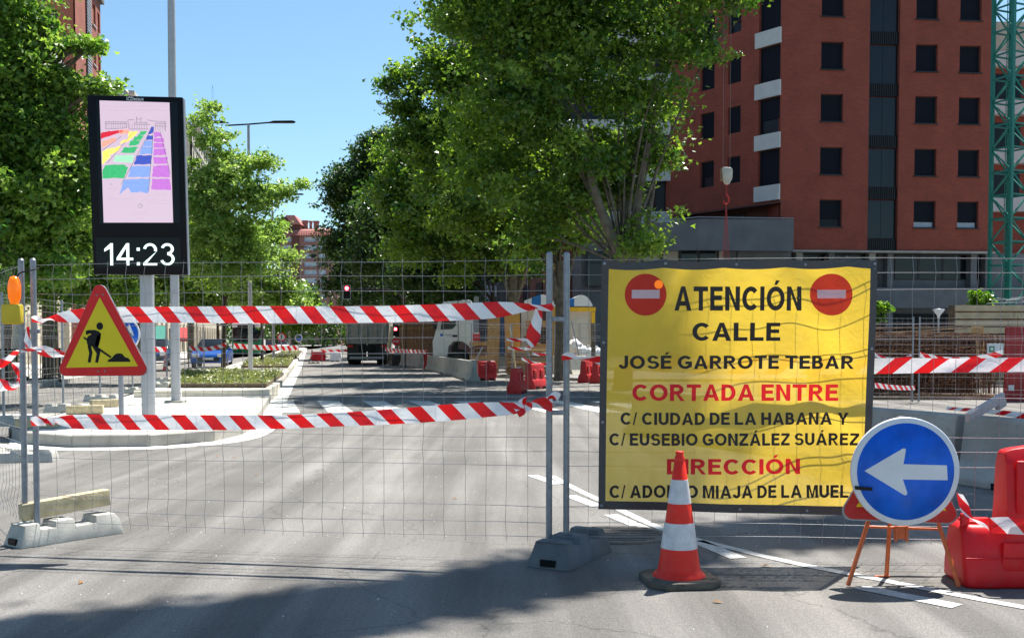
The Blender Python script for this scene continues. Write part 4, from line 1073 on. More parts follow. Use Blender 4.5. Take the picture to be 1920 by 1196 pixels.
# ---- left wing, turned away, floating above the terrace
dB = Vector((-3.37, 4.6, 0)).normalized(); LB = 9.1; rzB = math.atan2(-dB.y, -dB.x)
wb_ = bpy.data.objects.new('wing', None); COL.objects.link(wb_); wb_.parent = root
eB = Vector((0, 0, 0)) + dB * LB; wb_.location = (eB.x, eB.y, 0); wb_.rotation_euler = (0, 0, rzB)
def uB(px):
    # distance along the wing (0 at its far end) where picture column px meets it
    k = (px - 960) / F; o_ = Vector((cor.x, cor.y, 0)); t = (k * o_.y - o_.x) / (dB.x - k * dB.y); return LB - t
zs = zA(380)
opsB = []; rowsB = [(r, 96) for r in range(8)]
for k in range(7):
    zt = zA(376 - 96 * k) + .05
    for a, b in [(1310, 1336), (1361, 1385)]: opsB.append((uB(a), zt + 1.25, uB(b), zt + 2.78))
    opsB.append((uB(1418), zt + .80, uB(1458), zt + 2.83))
wall_with_openings(LB, ztop, opsB, .25, z0=zs).build('wall', 'brick_red', wb_)
q = MB(); q.prism([(0, 0.32), (LB - .5, .32), (LB + 2.4, 6), (0, 6)], zs + .01, ztop - .01, plane='xy'); q.build('core', 'brick_red', wb_)
for i, (a, b, c, d) in enumerate(opsB):
    window(wb_, a, b, c - a, d - b, .24, split=1, shutter=1.0 if (i * 7) % 5 else .6)
for k in range(7):
    zt = zA(376 - 96 * k) + .05
    p = MB(); p.box(((uB(1413) + uB(1460)) / 2, -.06, zt + .36), (uB(1460) - uB(1413), .14, .86)); p.build('white_panel', 'white_band', wb_)
# recessed brick and openings under the overhang
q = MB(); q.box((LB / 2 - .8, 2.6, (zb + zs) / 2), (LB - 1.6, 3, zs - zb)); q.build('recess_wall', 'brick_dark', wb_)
for a, b in [(1340, 1372), (1425, 1475)]:
    p = MB(); p.box(((uB(a) + uB(b)) / 2, 1.05, (zb + zs) / 2 + .35), (uB(b) - uB(a), .06, zs - zb - 1.1)); p.build('window', 'window_dark', wb_)
q = MB(); q.box((LB / 2, .2, zs - .05), (LB + .1, .6, .10)); q.build('soffit_edge', 'brick_dark', wb_)
# terrace parapet of concrete
tw = [P(1090, 640, 58.5), P(1262, 640, 57.6), P(1308, 640, 57.4), P(1486, 640, 58)]
q = MB(); zP = lambda py: EYE + (HZ - py) * 57.8 / F
ztp = [zP(425), zP(418), zP(413), zP(412)]
for i in range(3):
    a, b = tw[i] - root.location, tw[i + 1] - root.location
    q = MB(); vs = []
    for z0_, z1_, dy in ((zP(471), None, 0), (zP(471), None, .35)):
        vs += [(a.x, a.y + dy, z0_), (b.x, b.y + dy, z0_), (b.x, b.y + dy, ztp[i + 1]), (a.x, a.y + dy, ztp[i])]
    q.add(vs, [(0, 1, 2, 3), (4, 7, 6, 5), (0, 4, 5, 1), (2, 6, 7, 3), (1, 5, 6, 2), (0, 3, 7, 4)]); q.build('parapet', 'facade_concrete', root)
tw = [Vector((t_.x, t_.y, 0)) for t_ in tw]
q = MB(); q.tube([tw[1] - root.location + Vector((0, 0, zP(414))), tw[2] - root.location + Vector((0, 0, zP(410))), tw[3] - root.location + Vector((0, 0, zP(410)))], .035, 5); q.build('handrail', 'galvanised', root)
q = MB(); a = tw[0] - root.location; b = tw[3] - root.location
q.prism([(a.x, a.y + .5), (b.x, b.y + .5), (b.x, b.y + 9), (a.x, a.y + 9)], 0, zA(474), plane='xy'); q.build('base', 'facade_concrete', root)
for i in range(11):      # shop windows under the terrace
    t0 = i / 11; px = 1100 + i * 35
    x0 = P(px, 640, 58.7).x - root.location.x; x1 = P(px + 32, 640, 58.7).x - root.location.x; yy = 58.7 - root.location.y - .06
    f = MB(); z0, z1 = zA(540), zA(474)
    for (cx, cz, dx, dz) in [((x0 + x1) / 2, z0, x1 - x0, .08), ((x0 + x1) / 2, z1, x1 - x0, .08), (x0, (z0 + z1) / 2, .08, z1 - z0), ((x0 + x1) / 2, z1 - .7, x1 - x0, .06)]: f.box((cx, yy, cz), (dx, .08, dz))
    wn = f.build('window', 'frame_dark', root); p = MB(); p.box(((x0 + x1) / 2, yy + .03, (z0 + z1) / 2), (x1 - x0 - .1, .02, z1 - z0 - .1)); p.build('pane', 'beige_shade' if i % 5 > 1 else 'glass', wn)
# ---- further wing with white balcony bands, mostly behind the trees
yc = 67.5; c0 = P(1040, 640, yc); c1 = P(1273, 640, yc)
rc = empty('apartment_block', (c0.x, c0.y, 0), 'dark glazed apartment wing with white balcony bands showing behind the big plane tree', 'building')
Wc = c1.x - c0.x; q = MB(); q.box((Wc / 2, 5.2, 17), (Wc, 10, 33)); q.build('wall', 'brick_red', rc)
for k in range(9):
    zt = zA(380 - 96 * k * .985) - .2
    p = MB(); p.box((Wc / 2, -.25, zt), (Wc, .5, .95)); p.build('balcony_band', 'white_band', rc)
    for j in range(5): 
        p = MB(); p.box((Wc * (j + .5) / 5, .12, zt + 1.45), (Wc / 5 - .08, .12, 1.9)); p.build('window', 'window_dark', rc)
# ---- block seen behind the crane
yd = 78; d0 = P(1850, 640, yd); d1 = P(2300, 640, yd)
rd = empty('apartment_block', (d0.x, d0.y, 0), 'apartment block with pale balcony bands showing through the green crane mast', 'building')
Wd = d1.x - d0.x; zt_ = EYE + (HZ - 52) * yd / F; q = MB(); q.box((Wd / 2, 6, zt_ / 2), (Wd, 11, zt_)); q.build('wall', 'brick_red', rd)
q = MB(); q.box((Wd / 2, .3, zt_ - 1.5), (Wd + .02, .8, 3.2)); q.build('attic', 'beige_shade', rd)
for k, py in enumerate((385, 296, 206, 118)):
    zt = EYE + (HZ - py) * yd / F; p = MB(); p.box((Wd / 2, .2, zt), (Wd - .1, .9, 1.05)); p.build('balcony_band', 'white_band', rd)
    for j in range(6): p = MB(); p.box((1.3 + j * 3.0, .47, zt + 1.55), (2.2, .06, 1.9)); p.build('window', 'window_dark', rd)
q = MB(); q.box((Wd / 2, -.6, 3.4), (Wd, 1.2, 6.8)); q.build('base', 'facade_concrete', rd)

# ---- red brick tower on the left
y1 = 70.0; k0 = P(150, 640, y1); k1 = P(197, 640, 78.6)
rt = empty('brick_tower', (k0.x, k0.y, 0), 'red brick tower with a narrow dark vent strip rising above the left plane tree', 'building')
dT = Vector((k1.x - k0.x, k1.y - k0.y, 0)); LT = dT.length; rzT = math.atan2(dT.y, dT.x)
top1 = EYE + (HZ - 16) * 78.6 / F
ft = bpy.data.objects.new('side', None); COL.objects.link(ft); ft.parent = rt; ft.rotation_euler = (0, 0, rzT)
def uT(px):
    k = (px - 960) / F; t = (k * k0.y - k0.x) / (dT.normalized().x - k * dT.normalized().y); return t
opT = []
for kk in range(6):
    zz = EYE + (HZ - 62) * 77.0 / F - kk * 2.75
    opT += [(uT(182.5), zz, uT(188.5), zz + 1.55), (uT(191.8), zz - .15, uT(196), zz + 1.4)]
wall_with_openings(LT, top1, opT, .2).build('wall', 'brick_lit', ft)
for a, b, c, d in opT: window(ft, a, b, c - a, d - b, .18, sill='white_band', shutter=.75)
q = MB(); q.box(((uT(170) + uT(178)) / 2, -.03, top1 / 2), (uT(178) - uT(170), .1, top1 - .05)); vs_ = q.build('vent_strip', 'frame_dark', ft)
r_ = MB()
for j in range(90): r_.box(((uT(170) + uT(178)) / 2, -.10, 9 + j * .2), (uT(178) - uT(170) - .02, .05, .09))
r_.build('louvre', 'pole_grey', vs_, kind='stuff')
q = MB(); q.prism([(-30, .0), (0, 0), (LT * math.cos(rzT), LT * math.sin(rzT)), (-30, LT * math.sin(rzT))], 0, top1 - .02, plane='xy')
co = q.build('wall', 'brick_lit', rt, loc=(.26 * math.sin(rzT), -.26 * math.cos(rzT) + .25, 0))
co.location = (-.12, .02, 0)
q = MB(); q.box((LT / 2, .2, top1 + .15), (LT + .4, .9, .32)); q.build('roof_edge', 'facade_concrete', ft)

# ---- pale buildings along the left pavement
def street_building(Y0, Y1, off, h, floors, nwin, m, label, band=None, name='apartment_block', ground=3.4, pane='window_dark'):
    a = Vector((lx(Y0, off), Y0, 0)); b = Vector((lx(Y1, off), Y1, 0)); d = b - a; L_ = d.length
    r = empty(name, a, label, 'building', math.atan2(d.y, d.x))
    fh = (h - ground) / floors; op = []
    for f in range(floors):
        for j in range(nwin):
            w_ = L_ / nwin; op.append((w_ * (j + .3), ground + fh * f + .7, w_ * (j + .7), ground + fh * f + fh - .5))
    wall_with_openings(L_, h, op, .25).build('wall', m, r)
    q = MB(); q.box((L_ / 2, 7.3, h / 2), (L_ - .02, 14, h - .02)); q.build('core', m, r)
    for i, (x0, z0, x1, z1) in enumerate(op): window(r, x0, z0, x1 - x0, z1 - z0, .2, pane=pane, shutter=[1.0, .5, .0][(i * 5) % 3], split=2)
    q = MB(); q.box((L_ / 2, -.2, h + .15), (L_ + .3, .8, .3)); q.build('roof_edge', 'white_band', r)
    for f in range(1, floors):
        q = MB(); q.box((L_ / 2, -.08, ground + fh * f + .15), (L_, .16, .22)); q.build('string_course', 'white_band', r)
    n = int(nwin * 1)
    for j in range(n + 1):
        q = MB(); q.box((L_ * j / n, -.12, ground / 2), (.5, .24, ground)); q.build('column', 'cream_wall', r)
        if j < n: q = MB(); q.box((L_ * (j + .5) / n, .05, ground / 2 - .2), (L_ / n - .8, .1, ground - .8)); q.build('shop_window', 'window_dark', r)
    return r
street_building(34, 64, -19.5, 17, 5, 8, 'cream_wall', 'cream apartment block with street columns behind the terrace on the left')
street_building(90, 135, -20.0, 22, 7, 12, 'cream_wall', 'cream apartment block behind the blue car and lamp posts')
street_building(140, 190, -20.0, 30, 9, 14, 'beige_shade', 'beige tower block rising behind the young maple tree')
# ---- block closing the street
yf = 360.0; sf = yf / F; f0 = P(524, 640, yf)
rf = empty('apartment_block', (f0.x, f0.y, 0), 'distant brick block with red metal roof and chimneys closing the street', 'building')
def fx(px): return (px - 524) * sf
def fz(py): return EYE + (HZ - py) * sf
Wf = fx(632)
opf = []
for k in range(11):
    yt = 445 + k * 15.3
    for a, b in [(529, 548), (571, 595), (598, 612)]: opf.append((fx(a), fz(yt + 9.5), fx(b), fz(yt)))
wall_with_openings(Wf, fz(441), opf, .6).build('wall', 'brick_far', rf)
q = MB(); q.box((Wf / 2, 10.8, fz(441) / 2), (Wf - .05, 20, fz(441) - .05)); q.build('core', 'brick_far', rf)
for i, (a, b, c, d) in enumerate(opf):
    f = MB(); f.box(((a + c) / 2, .55, (b + d) / 2), (c - a, .1, d - b)); wn = f.build('window', 'white_band', rf)
    n = 2 if c - a > 3 else 1
    for j in range(n):
        ww = (c - a) / n; p = MB(); p.box((a + ww * (j + .5), .48, (b + d) / 2), (ww - .3, .06, d - b - .3)); p.build('pane', 'window_dark' if (i * 3 + j) % 11 == 0 else 'pane_pale', wn)
q = MB(); q.box(((fx(549) + fx(562)) / 2, -.3, fz(441) / 2), (fx(562) - fx(549), .5, fz(445))); q.build('stair_shaft', 'brick_dark', rf)
q = MB(); q.add([(-1, -1.4, fz(443)), (Wf, -1.4, fz(443)), (Wf, 0, fz(433)), (-1, 0, fz(433)), (-1, .3, fz(443)), (Wf, .3, fz(443))], [(0, 1, 2, 3), (0, 4, 5, 1)])
for j in range(24): q.box((Wf * j / 24, -.8, fz(438)), (.12, 1.5, .9))
q.build('eaves', 'roof_red', rf)
roof = MB(); roof.add([(-1, 0, fz(433)), (Wf - 1, 0, fz(433)), (Wf - 3.5, 9, fz(424)), (-1, 9, fz(424)), (-1, 20, fz(424)), (Wf - 3.5, 20, fz(424))], [(0, 1, 2, 3), (3, 2, 5, 4)])
ro = roof.build('roof', 'roof_red', rf)
for a, b, t_ in [(562, 571, 412), (575, 579, 413), (583, 592, 413)]:
    p = MB(); p.box(((fx(a) + fx(b)) / 2, 7, (fz(t_) + fz(428)) / 2), (fx(b) - fx(a), 1.6, fz(t_) - fz(428))); p.box(((fx(a) + fx(b)) / 2, 7, fz(t_)), (fx(b) - fx(a) + .4, 2, .5)); p.build('chimney', 'brick_far', ro)
p = MB(); p.prism([(fx(523), fz(434)), (fx(564), fz(434)), (fx(564), fz(423)), (fx(538), fz(406)), (fx(523), fz(411))], 1, 8); p.build('dormer', 'brick_dark', rf)
p = MB(); p.add([(fx(537), -.2, fz(405)), (fx(554), -.2, fz(405)), (fx(566), -.2, fz(422)), (fx(548), -.2, fz(422)), (fx(537), 8, fz(405)), (fx(554), 8, fz(405)), (fx(566), 8, fz(422)), (fx(548), 8, fz(422))], [(0, 1, 2, 3), (4, 7, 6, 5), (0, 4, 5, 1), (1, 5, 6, 2), (2, 6, 7, 3), (3, 7, 4, 0)]); p.build('dormer_roof', 'roof_red', rf)
# ---- long shaded building behind the right-hand trees
def rx(Y, off): return off + DX * (Y - 46)
a = Vector((rx(74, 9.5), 74, 0)); b = Vector((rx(210, 9.5), 210, 0)); d = b - a
rr_ = empty('apartment_block', b, 'long shaded brown building running behind the right hand row of trees', 'building', math.atan2(-d.y, -d.x))
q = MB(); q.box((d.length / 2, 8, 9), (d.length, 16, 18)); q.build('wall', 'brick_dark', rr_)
for j in range(26):
    for k in range(5):
        p = MB(); p.box((3 + j * 5.2, -.02, 2 + k * 3.2), (2.2, .12, 1.6)); p.build('window', 'window_dark', rr_)
# taller block glimpsed between the leaves at the top
h0 = P(842, 640, 95); rh = empty('tower_block', h0, 'grey glazed tower glimpsed between the leaves at the top of the plane tree', 'building')
zt = EYE + (HZ - 62) * 95 / F; q = MB(); q.box((4.5, 6, zt / 2), (9, 12, zt)); q.build('wall', 'facade_concrete', rh)
for k in range(9):
    for j in range(3): p = MB(); p.box((.6 + j * 1.6, -.03, zt - 1.7 - k * 2.9), (.9, .1, 2.0)); p.build('window', 'pane_pale' if j % 2 == 0 else 'window_dark', rh)

# ================================================================== TREES
gR = 'plane trees along the right of the street'; gL = 'plane trees along the left of the street'; gM = 'young trees on the central reservation'
b0 = P(1168, 640, 30); 
tree('biggest plane tree, forked low, spreading above the yellow banner', (b0.x, 30, 0),
     [(1010, -70, 190, 30), (1190, -90, 190, 30), (1340, -70, 100, 30.5), (1395, -10, 48, 30.5), (1020, 110, 150, 29.5), (1180, 110, 128, 30), (1262, 75, 62, 30), (905, 20, 95, 30), (850, -5, 50, 30),
      (1235, 190, 62, 30.5), (1180, 265, 70, 31), (1070, 250, 125, 30), (940, 210, 100, 30.5), (1225, 300, 30, 31), (1165, 375, 38, 31),
      (1050, 385, 80, 31), (1000, 440, 55, 31), (1090, 440, 42, 31.5), (1130, 330, 50, 31.5), (1228, 415, 42, 29.5), (1190, 455, 34, 29), (960, 330, 85, 30.5)],
     .26, 3.75, 2000, 33, .155, clr=.44, group=gR, hollow=.35, limbs=[
         ([(1175, 500, 30), (1155, 460, 29.8), (1118, 370, 29.6), (1100, 290, 29.5)], .19, .10), ([(1182, 500, 30), (1190, 440, 30.1), (1200, 350, 30.2), (1215, 270, 30.3)], .16, .08),
         ([(1180, 495, 30.1), (1170, 420, 30.4), (1180, 340, 30.6), (1205, 240, 30.8)], .15, .07), ([(1190, 500, 30), (1215, 410, 30.2), (1226, 345, 30.4)], .10, .05)])
b1_ = P(1050, 640, 37.5)
tree('tall plane tree between the boards and the biggest plane, reaching out over the road', (b1_.x, 37.5, 0),
     [(1000, 60, 130, 38), (900, 110, 110, 38), (1060, 330, 95, 38), (960, 400, 80, 38), (830, 160, 62, 37), (775, 150, 30, 36.5), (735, 172, 26, 36.5), (708, 195, 14, 36), (760, 215, 26, 36.5), (880, 260, 110, 37.5),
      (810, 260, 66, 37), (860, 370, 85, 37.5), (800, 95, 26, 37), (820, 130, 34, 37), (1080, 430, 50, 37), (985, 470, 46, 37.5)],
     .20, 4.2, 1700, 34, .16, clr=.44, group=gR, hollow=.35, limbs=[([(1046, 570, 37.5), (1030, 500, 37.3), (985, 430, 37), (930, 350, 37)], .13, .06), ([(1055, 570, 37.5), (1070, 500, 37.6), (1090, 430, 37.8)], .11, .05)])
b2_ = P(962, 640, 46)
tree('plane tree standing among the site boards behind the white lorry cab', (b2_.x, 46, 0),
     [(900, 330, 90, 46), (830, 400, 85, 45), (770, 330, 60, 45), (790, 440, 62, 45), (930, 470, 60, 46), (880, 500, 46, 46), (1010, 480, 46, 47), (765, 270, 38, 45), (745, 400, 34, 45), (845, 300, 80, 46)],
     .20, 4.2, 1100, 42, .18, clr=.55, group=gR, hollow=.3, limbs=[([(958, 560, 46), (945, 520, 46), (925, 480, 46)], .12, .07), ([(966, 570, 46), (985, 510, 46), (1000, 470, 46)], .12, .07), ([(962, 570, 46), (966, 520, 46), (955, 470, 46)], .12, .07)])
b3_ = P(925, 640, 53)
tree('plane tree with a dark leaning trunk behind the lorry cab', (b3_.x, 53, 0), [(900, 480, 55, 53), (850, 520, 46, 53), (830, 440, 70, 53), (960, 510, 46, 54), (800, 500, 46, 53), (930, 400, 70, 53)], .18, 3.6, 450, 50, .21, 'leaf_deep', 'bark_dark', clr=.8, group=gR, hollow=.3)
b4_ = P(852, 640, 64)
tree('plane tree behind the dump truck with branches down to the top tape', (b4_.x, 64, 0), [(800, 540, 34, 63), (760, 500, 50, 63), (840, 545, 34, 63), (770, 420, 66, 63), (720, 480, 42, 62), (725, 400, 40, 63), (880, 560, 24, 64)], .2, 3.6, 500, 50, .24, 'leaf_deep', 'bark_dark', clr=.9, group=gR, hollow=.3)
b5_ = P(760, 640, 84)
tree('dark plane tree whose crown edges the sky beside the distant brick block', (b5_.x, 84, 0), [(690, 330, 52, 82), (745, 290, 46, 82), (655, 330, 24, 81), (640, 350, 24, 81), (630, 375, 16, 81), (690, 400, 60, 82), (650, 400, 30, 82), (720, 460, 66, 82), (660, 460, 44, 82), (640, 450, 24, 81), (700, 530, 56, 82), (650, 515, 34, 82), (632, 540, 24, 81), (690, 275, 26, 82), (722, 262, 18, 82)], .24, 4, 1300, 34, .24, 'leaf_deep', 'bark_dark', clr=.7, group=gR, hollow=.3)
b6_ = P(715, 640, 125)
tree('farthest dark plane tree on the right at the end of the road', (b6_.x, 125, 0), [(660, 560, 30, 122), (700, 570, 30, 122), (630, 575, 18, 122), (740, 570, 34, 124), (690, 500, 40, 124)], .25, 4, 260, 40, .4, 'leaf_deep', 'bark_dark', clr=1.5, group=gR, hollow=.3)
# left side
tree('broad plane tree filling the left edge, its leaves in front of the brick tower', (-12.2, 23, 0),
     [(-10, 10, 78, 23), (40, 62, 46, 23), (30, 130, 66, 23), (92, 160, 40, 23), (108, 70, 18, 23), (138, 86, 17, 23), (168, 90, 10, 23), (107, 28, 8, 23), (150, 168, 18, 23), (180, 172, 12, 23), (203, 168, 6, 23.5), (122, 182, 24, 23), (60, 255, 84, 23), (100, 300, 50, 23), (148, 305, 34, 23.5), (165, 275, 14, 23.5), (40, 370, 105, 23), (125, 390, 58, 24), (30, 470, 80, 23), (110, 470, 60, 24), (-60, 100, 100, 23), (-60, 300, 140, 23), (160, 350, 30, 24)],
     .30, 3.2, 2300, 34, .125, 'leaf_left', clr=.36, group=gL, hollow=.4)
tree('second plane tree on the left, its shaded lower leaves behind the clock display', (-15.6, 36, 0),
     [(60, 520, 55, 35), (130, 510, 60, 35), (190, 480, 56, 35), (200, 400, 70, 35), (150, 400, 60, 36), (230, 520, 46, 35), (20, 510, 55, 35), (215, 300, 44, 36), (-10, 470, 60, 35)],
     .26, 3.2, 900, 42, .16, 'leaf_left', clr=.55, group=gL, hollow=.35)
tree('third plane tree on the left, seen between the display pole and the lamp post', (-19.0, 54, 0),
     [(290, 530, 40, 52), (330, 500, 50, 52), (260, 500, 50, 52), (320, 430, 60, 52), (370, 540, 34, 52), (360, 480, 44, 52), (280, 400, 60, 52), (395, 548, 22, 52)],
     .24, 3.4, 520, 45, .22, clr=.8, group=gL, hollow=.35)
tree('fourth plane tree on the left, behind the young maple trunk', (-23.5, 78, 0),
     [(400, 545, 30, 77), (370, 560, 24, 77), (420, 500, 36, 77), (380, 470, 40, 77), (345, 555, 24, 77)], .24, 3.4, 260, 40, .3, clr=1.1, group=gL, hollow=.35)
# young trees of the central reservation
b7 = G(418, 702, KH)
tree('young light green maple growing from the first planting bed beside the display', (b7.x, b7.y, KH),
     [(398, 190, 18, 36), (392, 225, 30, 36), (404, 262, 34, 36), (370, 262, 20, 36), (372, 320, 28, 36), (430, 250, 18, 36), (420, 310, 34, 36), (462, 295, 26, 36), (500, 300, 20, 36), (385, 380, 40, 36), (450, 360, 44, 36), (500, 372, 30, 35.5), (535, 362, 22, 35.5), (560, 352, 14, 35.5), (430, 440, 50, 36), (480, 430, 40, 36), (380, 450, 36, 36), (470, 490, 42, 36), (410, 510, 42, 36), (365, 505, 28, 36), (398, 160, 8, 36)],
     .085, 2.6, 900, 26, .13, 'leaf_maple', 'bark_dark', clr=.30, group=gM, hollow=.25, name='maple_tree', lean=(.05, 0), limbs=[([(418, 560, 36.5), (412, 430, 36.2), (396, 250, 36)], .06, .015)], sub=1)
b8 = G(491, 683, KH)
tree('second young maple on the reservation, growing from the farther bed', (b8.x, b8.y, KH),
     [(495, 440, 22, 48), (485, 480, 34, 48), (515, 525, 30, 48), (480, 540, 36, 48), (548, 565, 22, 48), (510, 560, 32, 48), (450, 550, 30, 48), (545, 478, 9, 48), (530, 484, 10, 48), (580, 578, 8, 48)],
     .08, 2.6, 600, 28, .16, 'leaf_maple', 'bark_dark', clr=.42, group=gM, hollow=.25, name='maple_tree')
tree('third young maple on the reservation, showing under the top tape', (-21.5, 78, KH),
     [(545, 600, 20, 76), (570, 600, 16, 76), (520, 605, 16, 76), (560, 570, 24, 76)], .1, 2.6, 160, 40, .25, 'leaf_bright', 'bark_dark', clr=.8, group=gM, hollow=.25, name='maple_tree')
tree('small bright green tree at the far end of the street', (-27, 130, 0), [(590, 585, 14, 128), (605, 592, 12, 128), (575, 600, 12, 128)], .12, 2.4, 100, 36, .4, 'leaf_bright', 'bark_dark', clr=1.1, group='trees at the end of the street', hollow=.25, name='street_tree')
# a far wood closing the road: one mass
n = 14000; tx = rng.uniform(0, 1, n); th_ = rng.uniform(0, 1, n)
xx = -75 + 95 * tx; top = 7 + 3 * np.sin(xx * .45) + 2 * np.sin(xx * 1.3 + 1)
pts = np.column_stack([xx, 205 + rng.uniform(-5, 5, n), .6 + th_ ** .8 * top]); nor = rng.normal(size=(n, 3)) + np.array([0, 0, .6])
tag(leaves_mesh('foliage', pts, nor, .75, 'leaf_deep'), kind='stuff')
# tree standing just outside the picture on the right: its limb throws the band of shade across the road
def shade_tree():
    root = empty('plane_tree', (10.6, 17.2, 0), 'plane tree just past the right edge of the view, shading the near road', 'tree', group=gR)
    hh = 15.5; sh = Vector((SUN.x, SUN.y, 0)) / SUN.z * hh
    B = []
    def ground_line(px, py, r, h=hh):
        g_ = G(px, py); s_ = Vector((SUN.x, SUN.y, 0)) / SUN.z * h; return (g_.x + s_.x - 10.6, g_.y + s_.y - 17.2, h, r)
    for a in [(-200, 1275, .42), (-40, 1258, .42), (100, 1242, .42), (240, 1226, .4), (380, 1208, .4), (-160, 1236, .36), (-20, 1222, .36), (120, 1206, .36), (260, 1190, .36), (400, 1172, .36), (540, 1154, .36), (680, 1136, .36), (820, 1116, .36), (950, 1092, .36), (1080, 1062, .34), (1190, 1034, .36), (1290, 1014, .38), (1390, 1003, .40), (1490, 996, .42), (1600, 988, .46), (1710, 978, .5), (1830, 964, .6), (1960, 950, .8), (2120, 955, 1.2)]: B.append(ground_line(*a))
    B += [(0, 0, 15.5, 2.6), (1.5, 1, 13, 2.4), (-.6, 1.5, 17.5, 2), (1.6, -1, 16.5, 2.2), (2.5, .5, 17, 2)]
    bl = np.array(B); cl = []; 
    for (x, y, z, r) in B:
        k = int(20 * max(1, (r / .4) ** 2)); d = rng.normal(size=(k, 3)); d /= np.linalg.norm(d, axis=1, keepdims=True); cl.append(np.array([x, y, z]) + d * r * rng.uniform(.1, 1, (k, 1)) * np.array([1, 1, .7]))
    cl = np.concatenate(cl); per = 60; pts = np.repeat(cl, per, axis=0) + rng.normal(size=(len(cl) * per, 3)) * .17
    leaves_mesh('crown', pts, rng.normal(size=pts.shape) * .6 + np.array([0, 0, 1]), .16, 'leaf_plane', root)
    q = MB(); q.tube(subd([(0, 0, 0), (.1, 0, 4), (0, 0, 9.5), (0, 0, 15)], 4), [.34, .32, .3, .29, .28, .27, .26, .25, .24, .2, .17, .14, .1], 10); q.build('trunk', 'bark', root)
    q = MB(); ln = [Vector((0, 0, 10))] + [Vector(b[:3]) for b in B[5:24][::-1]]; ln = subd(ln, 2)
    q.tube(ln, [.15 * (1 - .85 * i / len(ln)) + .01 for i in range(len(ln))], 6)
    for b in B[24:]: q.tube([(0, 0, 9), (b[0] * .6, b[1] * .6, (9 + b[2]) / 2 + .4), b[:3]], [.14, .09, .03], 6)
    q.build('branches', 'bark', root)
shade_tree()

# ================================================================== CLOCK DISPLAY AND POLES
gb_ = G(270, 787, KH); Yd = gb_.y; sdp = Yd / F
root = empty('display_panel', (gb_.x, gb_.y, KH), 'tall black street display on a grey post with pink poster and digital clock', 'display')
def dz(x, y): # enlarged reading (x3.145) -> metres, origin on the post
    return ((x * .3179 + 150 - 262) * sdp, (HZ - (y * .3179 + 160)) * sdp + EYE - KH)
def dzp(x, y): a, b = dz(x, y); return (a, b)
ry = Matrix.Identity(3)
q = MB(); q.tube([(.04, .10, -.02), (.04, .10, dz(0, 1100)[1])], .108, 20); q.build('post', 'pole_grey', root)
q = MB(); x0, z1 = dz(57, 84); x1, z0 = dz(624, 1120)
pts = [dz(57, 80), dz(610, 93), dz(627, 1122), dz(80, 1118)]
q = MB(); q.prism(pts, -.09, .02); q.build('case', 'black_metal', root, bevel=.008)
q = MB(); q.prism([dz(611, 96), dz(616, 100), dz(633, 1118), dz(628, 1120)], -.07, .015); q.build('side_trim', 'pole_blue', root)
q = MB(); q.prism([dz(112, 110), dz(583, 122), dz(590, 820), dz(120, 825)], -.094, -.089); q.build('glass_cover', 'black_gloss', root)
q = MB(); q.prism([dz(131, 113), dz(537, 125), dz(550, 818), dz(145, 818)], -.100, -.096); scn = q.build('screen', 'screen_pink', root)
for nm, c, e in [('p_red', (.8, .02, .05), .35), ('p_salmon', (.9, .35, .25), .5), ('p_yellow', (.9, .70, .15), .55), ('p_green', (.05, .45, .16), .45), ('p_pale', (.35, .7, .45), .5), ('p_blue', (.06, .10, .50), .4), ('p_sky', (.22, .33, .68), .5), ('p_purple', (.50, .16, .55), .5), ('p_ink', (.12, .10, .14), .2), ('p_grey', (.45, .36, .42), .5)]:
    mat(nm, tuple(x * .7 for x in c), .4, 0, .22, 22, emit=c, estr=e)
def blot(name, m, pts, y=-.1015, rough=2.2):
    out = []
    n = len(pts)
    for i in range(n):
        a, b = pts[i], pts[(i + 1) % n]
        for k in range(6):
            t = k / 6; out.append(dz(a[0] + (b[0] - a[0]) * t + random.uniform(-rough, rough), a[1] + (b[1] - a[1]) * t + random.uniform(-rough, rough)))
    q = MB(); q.add([(p[0], y, p[1]) for p in out], [tuple(range(len(out)))]); return q.build(name, m, scn)
bl = {'p_red': [[(137, 300), (180, 290), (265, 283), (262, 295), (180, 320), (137, 335)]],
 'p_salmon': [[(240, 285), (300, 280), (300, 300), (250, 312)], [(140, 348), (220, 325), (225, 345), (140, 385)]],
 'p_yellow': [[(300, 293), (355, 292), (325, 325), (255, 345), (250, 362), (290, 350)], [(165, 395), (250, 375), (240, 400), (142, 450)], [(142, 410), (160, 398), (190, 440), (143, 482)]],
 'p_green': [[(370, 290), (405, 290), (390, 310), (350, 318)], [(330, 322), (385, 315), (370, 340), (325, 345)], [(310, 345), (365, 342), (350, 370), (297, 375)], [(270, 385), (350, 380), (330, 415), (250, 415)], [(160, 485), (270, 480), (290, 500), (270, 560), (142, 562), (142, 520)]],
 'p_pale': [[(220, 430), (325, 428), (320, 470), (205, 465)]],
 'p_blue': [[(430, 265), (447, 262), (440, 300), (410, 310)], [(405, 315), (440, 315), (437, 340), (398, 340)], [(345, 430), (430, 430), (428, 480), (325, 482)]],
 'p_sky': [[(390, 345), (436, 345), (433, 375), (380, 378)], [(372, 382), (437, 380), (435, 420), (358, 425)], [(310, 490), (425, 490), (415, 555), (292, 555)], [(265, 570), (420, 562), (405, 650), (360, 640), (310, 645), (290, 615), (240, 655)]],
 'p_purple': [[(447, 295), (475, 295), (495, 320), (447, 325)], [(445, 330), (500, 330), (505, 355), (443, 352)], [(443, 358), (505, 360), (503, 385), (442, 385)], [(441, 390), (513, 390), (515, 425), (440, 430)], [(440, 440), (522, 440), (520, 480), (442, 478)], [(438, 490), (530, 485), (535, 555), (430, 555)], [(432, 565), (535, 565), (540, 630), (425, 625)]]}
